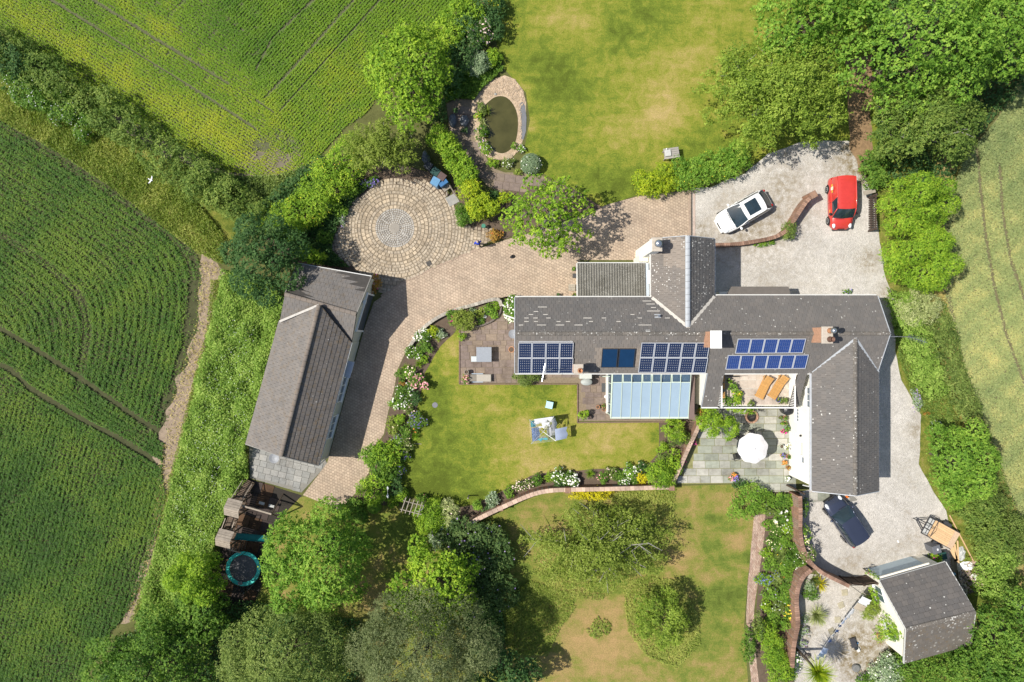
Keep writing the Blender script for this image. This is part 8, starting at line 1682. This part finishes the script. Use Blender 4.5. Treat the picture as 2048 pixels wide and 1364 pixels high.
for px, py, r_, ry_, h_, lf, bl, lab in ((958, 70, 24, 26, 1.7, 'leaf_mid', ('blush', 120, .09), 'white and blush flowering shrub near the top edge'), (955, 125, 24, 26, 1.3, 'leaf_sage', None, 'silvery shrub below the blush flowering one'), (985, 115, 18, 18, 1.0, 'leaf_lime', None, 'bright shrub at the edge of the upper lawn'), (995, 60, 18, 22, 1.4, 'leaf_dark', None, 'dark shrub beside the blush flowering one'), (990, 12, 16, 20, 1.3, 'leaf_mid', ('yellow', 10, .08), 'shrub with yellow flowers at the top edge'), (910, 180, 17, 16, 1.0, 'leaf_mid', None, 'dark feathery mound above the pond terrace'), (880, 220, 16, 26, 1.4, 'leaf_dark', None, 'dark shrub on the left of the pond terrace'), (966, 288, 9, 8, .6, 'leaf_fresh', ('lilac', 14, .05), 'pale mauve plant at the lower left of the pond'), (972, 298, 12, 12, .7, 'leaf_lime', ('palewhite', 16, .05), 'bright bushy plant at the lower left of the pond'), (985, 326, 12, 10, .6, 'leaf_lime', None, 'yellow-green plant below the pond'), (1017, 325, 13, 10, .5, 'leaf_olive', ('white', 24, .05), 'white-flowered plant below the pond'), (1027, 293, 6, 8, .5, 'leaf_fresh', None, 'leafy plant in the lower right of the pond'), (1043, 298, 9, 8, .4, 'leaf_fresh', ('white', 22, .05), 'white-flowered tuft right of the pond'), (962, 218, 10, 14, .6, 'leaf_olive', None, 'grassy clump at the upper left of the pond'), (957, 232, 8, 10, .6, 'leaf_lime', ('yellow', 6, .05), 'iris clump at the left edge of the pond'), (964, 265, 13, 14, .7, 'leaf_mid', ('lilac', 8, .05), 'dark leafy plant hanging over the pond'), (1035, 345, 9, 7, .4, 'leaf_apple', None, 'low herb beside the clipped dome shrub')):
    S(lab, px, py, M(r_), h_, lf, M(ry_), .12, .07, 2.7, blossom=bl)
# strap-leaved plants
B = blade_plant
o = B('large yellow-green cordyline on a tall trunk at the bottom right', 1637, 1346, 1.45, 1.0, 'leaf_yellow', 420, .05, .75, 3.4, 'cordyline', 'plant'); WM[o.name] = Matrix.Translation(o.location)
q = P(1637, 1346, 3.75); MB().tube([(q.x, q.y, 0), (q.x + .05, q.y, 1.8), (q.x, q.y, 3.7)], [.12, .1, .08], 8).build('trunk', BARK, o, world=True)
B('pale pampas grass clump in the gravel garden', 1634, 1231, 1.0, 1.1, 'leaf_pale', 260, .05, .8, .01); B('bronze and yellow phormium by the curved wall', 1641, 1168, .75, 1.0, 'leaf_gold', 60, .09, .6, .01); B('second phormium leaves, olive, nearer the wall corner', 1628, 1160, .6, .9, 'leaf_olive', 50, .08, .6, .01)
B('day lily clump in the wall border', 1180, 947, .5, .6, 'leaf_lime', 110, .04, .8); B('tall day lily clump at the upper end of the drive border', 874, 676, .42, .5, 'leaf_yellow', 90, .04, .8); B('iris clump halfway down the drive border', 838, 728, .42, .55, 'leaf_lime', 80, .045, .7); B('strap-leaved clump left of the iris in the drive border', 812, 735, .42, .5, 'leaf_lime', 80, .04, .8); B('grassy clump beside orange poppies in the drive border', 830, 872, .5, .5, 'leaf_lime', 110, .035, .8); B('strap-leaved clump below the cream roses in the drive border', 815, 915, .45, .5, 'leaf_lime', 90, .04, .8); B('reed leaves standing in the pond', 975, 222, .5, .8, 'leaf_apple', 40, .05, .6, .03); B('broad pale leaves leaning over the pond', 967, 244, .55, .5, 'leaf_pale', 18, .12, .8, .03)
# ------------------------------------------------------------------ borders, clump after clump
def border(where, lst):
    for k, (px, py, r_, h_, lf, bl, desc) in enumerate(lst):
        S(f'{desc} {where}', px, py, M(r_), h_, lf, M(r_ * random.uniform(.8, 1.15)), .11, .065, 2.6, 8, blossom=bl, name='border_plant', cat='plant', group=f'plants {where}')
border('in the border beside the block driveway', [
    (905, 632, 14, .7, 'leaf_mid', ('magenta', 5, .09), 'dark clump with three magenta peonies'), (868, 660, 13, .7, 'leaf_yellow', None, 'yellow-green feathery clump'), (882, 668, 12, .5, 'leaf_sage', ('white', 20, .05), 'white-tipped clump nearest the lawn corner'), (852, 668, 12, .6, 'leaf_mid', ('white', 34, .07), 'clump with a dense run of white flowers'), (838, 672, 10, .5, 'leaf_mid', ('white', 40, .08), 'white-topped clump hanging over the drive'), (850, 690, 15, .7, 'leaf_mid', ('white', 6, .06), 'dark leafy mound with few white flowers'), (822, 705, 15, .6, 'leaf_mid', ('white', 16, .06), 'dark mound with scattered white blooms'), (838, 708, 10, .5, 'leaf_fresh', ('white', 26, .06), 'mid-border clump crowded with white blooms'), (848, 718, 9, .5, 'leaf_lime', None, 'small lime clump on the lawn side'),
    (803, 752, 12, .6, 'leaf_mid', None, 'plain green mound above the pink roses'), (830, 760, 17, 1.0, 'leaf_mid', ('pink', 60, .085), 'tall rose bush covered in pink blooms'), (848, 768, 11, .9, 'leaf_mid', ('pink', 26, .09), 'right-hand pink rose bush near the lawn'), (822, 748, 14, .9, 'leaf_fresh', ('blush', 30, .07), 'blush rose bush above the pink one'), (807, 765, 7, .5, 'leaf_rust', None, 'small bronze-leaved clump'), (800, 785, 14, .6, 'leaf_mid', ('white', 14, .07), 'green mound with white roses by the paving'), (818, 782, 12, .6, 'leaf_mid', ('white', 22, .075), 'white rose below the pink bushes'), (790, 808, 12, .5, 'leaf_fresh', ('white', 22, .08), 'white-flowered clump spilling on the paving'), (808, 806, 12, .6, 'leaf_mid', ('white', 16, .08), 'white rose bush in mid-border'), (832, 795, 13, .6, 'leaf_dark', None, 'dark mound on the lawn side'),
    (820, 820, 11, .6, 'leaf_olive', ('blush', 12, .07), 'blush-flowered low clump'), (833, 838, 19, .8, 'leaf_mid', ('purple', 130, .05), 'large purple geranium clump'), (800, 838, 15, .7, 'leaf_lime', None, 'lime feathery clump'), (788, 852, 15, .7, 'leaf_apple', ('cream', 10, .05), 'pale feathery clump by the paving edge'), (812, 860, 14, .7, 'leaf_mid', ('cream', 6, .05), 'dense green clump below the purple geranium'), (828, 858, 9, .5, 'leaf_mid', ('orange', 5, .09), 'clump with orange poppies'), (795, 882, 15, .7, 'leaf_fresh', ('lilac', 40, .05), 'lilac-flowered clump'), (812, 890, 13, .7, 'leaf_olive', ('cream', 26, .065), 'cream rose clump'), (790, 900, 12, .7, 'leaf_mid', ('red', 8, .08), 'clump with red roses'), (808, 908, 14, .6, 'leaf_mid', ('purple', 40, .05), 'second purple clump'), (800, 938, 13, .6, 'leaf_mid', ('purple', 30, .05), 'violet clump near the lower end'), (797, 952, 9, .5, 'leaf_dark', ('white', 24, .05), 'dark clump with a white umbel head'), (780, 955, 14, .6, 'leaf_dark', ('blush', 6, .06), 'dark foliage clump behind the sculpture'), (785, 1000, 14, .6, 'leaf_lime', None, 'low lime mound by the wooden arch'), (845, 995, 12, .6, 'leaf_mid', ('magenta', 3, .07), 'climbing clump by the arch foot')])
border('in the border above the brick wall', [
    (955, 1012, 12, .6, 'leaf_fresh', None, 'leftmost green mound'), (985, 1000, 15, .7, 'leaf_sage', ('palewhite', 30, .05), 'silvery clump with pale flowers'), (975, 1018, 10, .5, 'leaf_dark', None, 'small dark clump'), (1018, 985, 11, .7, 'leaf_fresh', None, 'leafy clump left of the pink phlox'), (1040, 972, 14, .7, 'leaf_olive', ('blush', 55, .06), 'pink and white phlox clump'), (1058, 966, 11, .6, 'leaf_olive', ('blush', 34, .06), 'second pink-white phlox'), (1075, 960, 12, .7, 'leaf_mid', None, 'dark leafy clump'), (1098, 955, 10, .6, 'leaf_lime', None, 'light green clump'), (1120, 952, 16, .9, 'leaf_mid', ('white', 46, .085), 'rose bush with a white crest'), (1145, 960, 14, .8, 'leaf_mid', ('white', 60, .09), 'dense white peony clump'), (1120, 965, 12, .7, 'leaf_dark', None, 'dark clump under the white roses'), (1205, 955, 11, .6, 'leaf_mid', ('pink', 12, .06), 'small pink-flowered clump'), (1222, 945, 13, .6, 'leaf_olive', ('blush', 22, .06), 'pale pink mixed clump'), (1238, 950, 12, .7, 'leaf_mid', None, 'blue-green leafy clump'), (1258, 942, 16, .8, 'leaf_fresh', ('white', 55, .06), 'white and pink rose bush'), (1250, 962, 13, .6, 'leaf_mid', ('white', 40, .06), 'low white rose by the coping'), (1268, 958, 10, .6, 'leaf_mid', ('blush', 12, .06), 'blush clump near the golden shrub'), (1285, 955, 12, .9, 'leaf_gold', None, 'bright golden shrub'), (1283, 935, 12, .6, 'leaf_dark', ('blush', 8, .06), 'dark clump at the lawn edge')])
S('long golden shrub growing along the far side of the lawn wall', 1184, 988, M(40), .9, 'leaf_gold', M(11), .1, .07, 3.0, 12)
lst = []
cols = ['leaf_fresh', 'leaf_mid', 'leaf_lime', 'leaf_olive', 'leaf_mid', 'leaf_fresh']
spec = [(1548, 1000, 16, None, 'top left fern-green clump'), (1568, 1005, 18, None, 'broad green clump below the side gate'), (1585, 1000, 12, None, 'narrow clump at the wall top'), (1540, 1022, 14, ('lilac', 6, .05), 'lilac-specked clump by the path'), (1562, 1030, 15, ('white', 16, .10), 'clump with big white peonies'), (1582, 1035, 14, None, 'plain green clump by the wall'), (1535, 1048, 11, ('magenta', 4, .05), 'small magenta-specked clump'), (1552, 1055, 14, ('cream', 40, .055), 'cream-plumed clump'), (1575, 1055, 14, ('palewhite', 34, .05), 'pale flowering clump beside the wall'), (1592, 1072, 12, ('white', 30, .06), 'white rose clump at the wall'), (1545, 1080, 14, ('cream', 34, .055), 'second cream clump'), (1568, 1082, 16, None, 'leafy green mound'), (1553, 1092, 12, ('lilac', 20, .05), 'grey-lilac clump'), (1590, 1095, 14, ('blush', 14, .05), 'blush-specked clump'), (1535, 1105, 13, ('cream', 10, .05), 'pale green clump by the path'), (1560, 1112, 15, ('yellow', 14, .05), 'yellow-green spurge clump'), (1582, 1118, 16, ('white', 12, .05), 'silver-leaved clump'), (1540, 1125, 13, None, 'olive clump by the brick path'), (1568, 1135, 18, None, 'broad fresh green mound'), (1600, 1128, 12, ('white', 12, .06), 'white-specked clump in the wall corner'), (1528, 1160, 18, ('blue', 110, .045), 'blue catmint mass spilling on the path'), (1550, 1155, 16, ('blue', 20, .045), 'green clump tinged with blue flowers'), (1578, 1160, 17, ('red', 3, .09), 'lush clump with three red poppies'), (1540, 1185, 16, ('lilac', 16, .05), 'leafy clump with lilac specks'), (1565, 1190, 17, None, 'dense mid-green clump'), (1582, 1200, 12, ('yellow', 30, .06), 'bright yellow-flowered clump'), (1532, 1212, 14, ('white', 8, .06), 'clump with single white blooms'), (1555, 1215, 15, ('palewhite', 20, .05), 'pale-flowered lower clump'), (1578, 1225, 12, ('yellow', 26, .07), 'yellow rose clump by the wall'), (1545, 1240, 16, None, 'leafy clump above the conifers'), (1570, 1248, 15, ('white', 6, .06), 'dark clump with a few white flowers')]
border('in the border left of the curving wall', [(a, b, c, random.uniform(.55, .95), cols[i % 6], d, e) for i, (a, b, c, d, e) in enumerate(spec)])
for px, py, r_, ry_, lf, lab in ((1530, 1265, 20, 24, 'leaf_lime', 'golden conifer at the top of the lower border'), (1548, 1300, 24, 30, 'leaf_lime', 'golden conifer in the middle of the lower border'), (1560, 1340, 26, 28, 'leaf_lime', 'golden conifer at the bottom edge of the lower border'), (1495, 1290, 13, 36, 'leaf_mid', 'dark shrub left of the brick path at the bottom'), (1515, 1250, 10, 26, 'leaf_olive', 'dry shrub overhanging the brick path'), (1576, 1345, 12, 20, 'leaf_dark', 'dark shrub beside the lower brick wall')): S(lab, px, py, M(r_), 1.5, lf, M(ry_), .15, .06, 3.0, 12)
border('on the rockery between the driveway and the terrace', [(960, 625, 12, .5, 'leaf_apple', ('blush', 5, .05), 'olive clump on the left'), (978, 618, 12, .5, 'leaf_fresh', None, 'green clump in the middle'), (992, 610, 9, .4, 'leaf_lime', None, 'lime clump at the top corner'), (988, 628, 9, .4, 'leaf_fresh', ('orange', 4, .05), 'clump with orange specks'), (945, 622, 9, .4, 'leaf_sage', None, 'silvery clump by the stone edging'), (962, 642, 10, .3, 'leaf_mid', None, 'low dark clump beside pale stones')])
for px, py, lab in ((968, 633, 'white stone in the middle of the rockery'), (961, 640, 'pale blue-grey stone low on the rockery'), (973, 622, 'small pale stone in the upper rockery')): rock(lab, px, py, .2, .15, .2, plain('stone_white', (.52, .52, .50), .15, 5, .9), int(px))
border('along the left side of the gravel garden wall', [(1606, 1240, 9, .5, 'leaf_sage', ('lilac', 30, .04), 'upper pale lavender tuft'), (1606, 1262, 10, .5, 'leaf_sage', ('lilac', 34, .04), 'middle lavender tuft'), (1604, 1285, 9, .5, 'leaf_sage', ('lilac', 26, .04), 'lower lavender tuft')])
